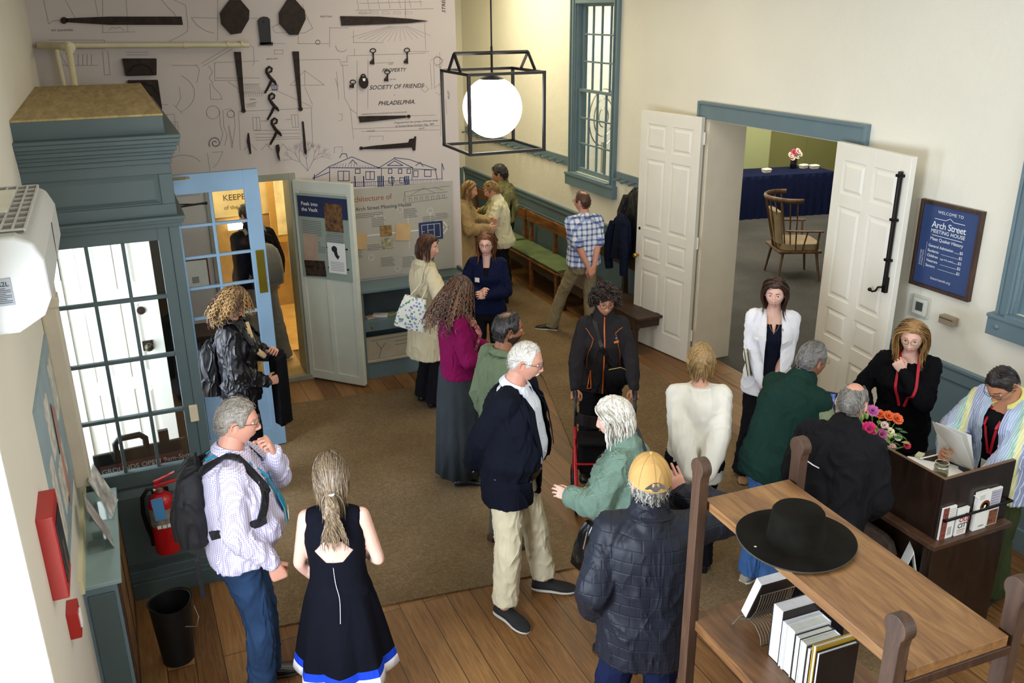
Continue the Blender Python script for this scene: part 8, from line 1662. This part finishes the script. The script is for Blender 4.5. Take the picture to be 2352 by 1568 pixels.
# ---- 17 woman in white sweater
WSW = cloth('white_sweater', '#e2ded2', .35, .2, fs=5)
p = P_(3.13, 4.20, 28, 'woman with short fair hair in a white sweater, hands clasped behind her back', 'light', h=1.61, fem=1, head=(4, 4, 0), build=1.14, hairc=('#8f7145', '#6f5633', '#a88a55'), seedn=18); p.arm(1, (.05, -.255, -.03), (1, -.5, 0), 'relax', (-.7, -.1, -.5), (0, 1, 0)); p.arm(-1, (-.06, -.265, -.01), (-1, -.5, 0), 'relax', (.7, -.1, -.5), (0, 1, 0)); p.start(); p.trousers(DARKT); p.top('white_sweater', WSW, .030, skirt=[(-.17, .205, .16), (0, .20, .155)], amp=.004, sr=1.22, cuffr=1.3); p.shoes(BSHOE); p.hair('short', .022, 420, .06, r=.0024, volume=.01)
mb = MB(); mb.tube([p.HT @ Vector((.05*math.cos(R(a)), -.02+.055*math.sin(R(a)), -.145)) for a in range(0, 360, 20)], .010, 6, closed=True); p.mk(mb, 'red_neckline', M('red_knit', '#b02a2c', .8))

# ---- 18 woman in white blazer
WBZ = cloth('white_blazer', '#e8e6ea', .45, .15, fs=6); NVB = cloth('navy_blouse', '#141726', .8, .1)
p = P_(4.37, 5.02, 214, 'dark-haired woman in a white blazer and black trousers standing by the double doors', 'fair', h=1.70, fem=1, head=(12, 5, 0), hairc=('#3a2218', '#50301f', '#28170f'), seedn=19); p.arm(1, (.045, .17, -.04), (1, -.5, 0), 'relax', (-.5, .3, -.8), (0, -1, 0)); p.arm(-1, (-.03, .18, -.05), (-1, -.5, 0), 'relax', (.6, .2, -.7), (0, -1, 0)); p.start(); p.trousers(DARKT, knee=.08, hem=.11)
b18 = p.top('navy_blouse', NVB, .012, -.08, sleeve=.2, amp=.003, neckz=.47, cut=[('F', [(-.004, .37), (.004, .37), (.05, .6), (-.05, .6)])]); j18 = p.top('white_blazer', WBZ, .028, skirt=[(-.16, .205, .16), (0, .19, .15)], amp=.005, sr=1.12, neckz=.50, cut=[('F', [(-.07, -.3), (.055, -.3), (.055, .10), (.055, .60), (-.055, .60), (-.065, .10)])], thick=.006); T = p.bvh(j18)
for s_ in (1, -1): p.patch(T, [((s_*.055, .50), (s_*.085, .50)), ((s_*.062, .40), (s_*.125, .42)), ((s_*.060, .30), (s_*.115, .33)), ((s_*.056, .12), (s_*.06, .14))], 'lapel', WBZ, off=.010, thick=.004)
mb = MB(); [mb.ball(p.proj(T, -.075, z, 'F', .010), .009, 10, 6) for z in (.08, .0, -.09)]; p.mk(mb, 'gold_buttons', GOLDF); p.shoes(M('tan_flat', '#8a6444', .5), low=1); p.hair('bob', .018, 280, .22, r=.0040, part=-.01); p.patch(T, [((.10, .345), (.145, .345)), ((.10, .32), (.145, .32))], 'name_tag', PAPER, off=.010)
p.cable([p.up(-.05, .08, .50), p.up(-.03, .125, .42), p.up(0, .14, .385), p.up(.03, .125, .42), p.up(.05, .08, .50)], .0015, 'necklace', GOLDF); e = empty('notebook', p.loc, -R(p.head_d), 'cream notebook tucked under the white-blazered woman\'s arm', 'notebook'); Tm = Matrix.Translation(p.up(.175, .12, .12)) @ Matrix.Rotation(R(12), 4, 'Y'); mb = MB(); mb.box(-.012, .012, -.05, .05, -.09, .10, M_=Tm); mb.build('pages', M('notebook_cream', '#cfc8a8', .6), e, bevel=.004); mb = MB(); mb.box(-.014, -.010, -.055, .055, -.095, .105, M_=Tm).box(.010, .014, -.055, .055, -.095, .105, M_=Tm); mb.build('cover', BSHOE, e)

# ---- 19 man in green fleece vest
VST = cloth('green_fleece', '#183029', .5, .6); SLV = cloth('sage_shirt', '#7d8468', .6, .2)
p = P_(3.45, 3.83, 82, 'grey-haired man with glasses in a dark green fleece vest leaning towards the tablet', 'brown', h=1.72, lean=19, hunch=.6, head=(4, -2, 0), build=1.10, belly=.04, hairc=('#6a6662', '#8d8984', '#47433f'), seedn=20); p.arm(1, (.14, .30, .20), (1, -.3, -.8), 'relax'); p.arm(-1, (-.12, .32, .16), (-1, -.3, -.8), 'relax'); p.leg(1, (.12, -.06), 20); p.start(); p.trousers(JEANSL, 'jeans', knee=.075, hem=.078); p.top('shirt', SLV, .014, -.05, amp=.005, sr=1.1); p.top('fleece_vest', VST, .034, -.14, sleeve=0, sr=1.02, amp=.006, collar=(.045, .014)); p.collar(SLV, .066, .05, 18, name='shirt_collar'); p.shoes(M('stone_trainer', '#a59c8c', .6), M('white_sole', '#ddd8cc', .7)); p.hair('back', .011, 400, r=.0014, recede=.010); p.glasses(GOLDF, w=.021, hgt=.016, rr=.0012)

# ---- 20 bald man in black jacket
BJK = cloth('black_jacket_cloth', '#151518', .4, .2, rough=.7)
p = P_(3.28, 3.20, 62, 'balding grey-haired man in a black jacket bending over the desk screen', 'ruddy', h=1.70, lean=17, hunch=.5, head=(-2, 12, 0), build=1.08, belly=.03, hairc=('#76726c', '#989389', '#55514c'), seedn=21); p.arm(1, (.16, .28, .06), (.5, -.5, -.6), 'relax'); p.arm(-1, (-.16, .30, .08), (-.5, -.5, -.6), 'relax'); p.start(); p.trousers(DARKT, knee=.08, hem=.08); s20 = p.top('black_jacket', BJK, .034, skirt=[(-.12, .22, .175), (0, .21, .17)], amp=.008, sr=1.18, cuffr=1.25, collar=(.03, .010)); p.collar(BJK, .072, .045, 20, fall=.030, name='jacket_collar'); p.shoes(BSHOE); p.hair('short', .007, 240, r=.0018, recede=.03, bald=.70); p.strip(p.bvh(s20), [(-.17, .33), (-.04, .30)], .006, 'reflective_piping', WHT, side='B', off=.004)

# ---- 21 blonde woman behind the desk
p = P_(4.68, 4.00, 232, 'long-haired blonde woman in black with a red lanyard behind the desk', 'fair', h=1.66, fem=1, lean=4, head=(4, 8, 0), build=1.16, hairc=('#9a7444', '#b8935a', '#7c5c36'), seedn=23); p.arm(-1, (.02, .155, .44), (-1, .1, -1), 'fist', (.55, .0, .8), (.3, -1, 0)); p.arm(1, (.19, .16, .02), (1, -.6, 0), 'relax'); p.start(); p.trousers(DARKT); s21 = p.top('black_top', cloth('black_knit_top', '#0f0e12', .6, .2), .020, skirt=[(-.2, .205, .17), (0, .195, .155)], amp=.006, sr=1.1, neckz=.485); p.shoes(BSHOE)
p.hair('long', .015, 320, .36, wave=.010, r=.0042, part=-.012); p.glasses(GOLDF, w=.024, hgt=.017, rr=.0013); T = p.bvh(s21); REDL = M('red_lanyard', '#b8142c', .6)
for s_ in (1, -1): p.wrap(T, [('a', 160*s_, .49), ('t', s_*.06, 0), ('a', s_*20, .40), ('a', s_*6, .18)], .018, 'red_lanyard', REDL, off=.008)

# ---- 22 person with papers
t = NT('pastel_striped_shirt'); v = t.coord((1, 1, 1), (0, 0, 0)); q = t.n('ShaderNodeTexWave', wave_type='BANDS', bands_direction='X'); q.inputs['Scale'].default_value = 24; t.l(v, q.inputs[0]); sx_ = t.n('ShaderNodeSeparateXYZ'); t.l(v, sx_.inputs[0])
big = t.ramp(t.math('FRACT', t.math('MULTIPLY', t.math('ADD', sx_.outputs[0], t.math('MULTIPLY', sx_.outputs[1], .5)), 5.5)), [(.0, '#8f9cc4'), (.32, '#98a6cc'), (.36, '#d6d690'), (.52, '#dcdc9c'), (.56, '#8fc0b4'), (.70, '#9cc8bc'), (.74, '#9db6d6'), (1, '#a8bede')])
t.set(Base_Color=t.mix(t.ramp(q.outputs['Fac'], [(.86, (0, 0, 0, 1)), (.95, (1, 1, 1, 1))]), big, lin('#e8e8ee')), Roughness=.85); t.bump(t.noise(t.coord((1, 1, .4)), 9, 2), .8, .03); STR = t.m
p = P_(4.70, 3.22, 268, 'short-haired person in glasses and pastel striped shirt reading papers behind the desk', 'tan', h=1.66, lean=7, hunch=.6, head=(-4, 36, 0), build=1.10, hairc=('#231a18', '#33262a'), seedn=24); p.arm(-1, (-.12, .36, .06), (-1, -.3, -.6), 'pinch', (.2, 1, -.1)); p.arm(1, (.12, .38, .20), (1, -.3, -.8), 'pinch', (-.3, 1, .3)); p.start(); p.trousers(cloth('olive_trousers', '#3a4228', .8), knee=.085, hem=.09)
i22 = p.top('black_tee', cloth('black_tee', '#131216', .3), .012, -.06, sleeve=0, amp=.002, neckz=.47); s22 = p.top('striped_shirt', STR, .028, skirt=[(-.16, .235, .195), (0, .215, .18)], amp=.006, sr=1.22, cuffr=1.35, neckz=.50, cut=[('F', [(-.05, -.3), (.05, -.3), (.06, .3), (.05, .6), (-.05, .6), (-.06, .3)])], thick=.005); p.collar(M('yellow_collar', '#d8d27c', .8), .072, .046, 30, name='collar'); [p.cuff(s_, M('yellow_collar', '#d8d27c', .8), .044, .05, t=.92) for s_ in (1, -1)]
p.shoes(BSHOE); p.hair('short', .010, 300, r=.0016, nape=-.01); p.glasses(FRM, w=.024, hgt=.017); T = p.bvh(i22, s22)
for s_ in (1, -1): p.wrap(T, [('a', 150*s_, .49), ('t', s_*.06, 0), ('a', s_*16, .38), ('a', s_*3, .16)], .016, 'red_lanyard', REDL, off=.008)
p.patch(p.bvh(i22), [((-.03, .12), (.03, .12)), ((-.03, .05), (.03, .05))], 'badge_card', PAPER, off=.03)
for i, (lb, z_, rz_, rx_) in enumerate((('front white sheet held up by the person in the striped shirt', .30, 6, -14), ('rear white sheet held up by the person in the striped shirt', .315, -8, -22))):
    e = empty('held_paper', p.loc, -R(p.head_d), lb, 'paper', 'papers held by the person in the striped shirt'); Tm = Matrix.Translation(p.up(.03, .42+.02*i, z_+.0)) @ Matrix.Rotation(R(rz_), 4, 'Z') @ Matrix.Rotation(R(rx_), 4, 'X'); rs = [[Tm @ Vector((x_, .02*math.sin(z2*9)+w_, z2)) for x_, w_ in ((-.108, 0), (.108, .01), (.108, .011), (-.108, .001))] for z2 in [-.14+.28*j/8 for j in range(9)]]; mb = MB(); mb.rings(rs); mb.build('sheet', PAPER, e, smooth=40)
mb = MB(); T_ = p.hands[1][0].translation; mb.tube([T_+Vector((0, .05, .0)), T_+Vector((.05, .16, -.03))], .004, 6); e = empty('pen', p.loc, -R(p.head_d), 'pen in the striped-shirted person\'s right hand', 'pen'); mb.build('barrel', PAPER, e)
bpy.data.scenes.remove(TMP)
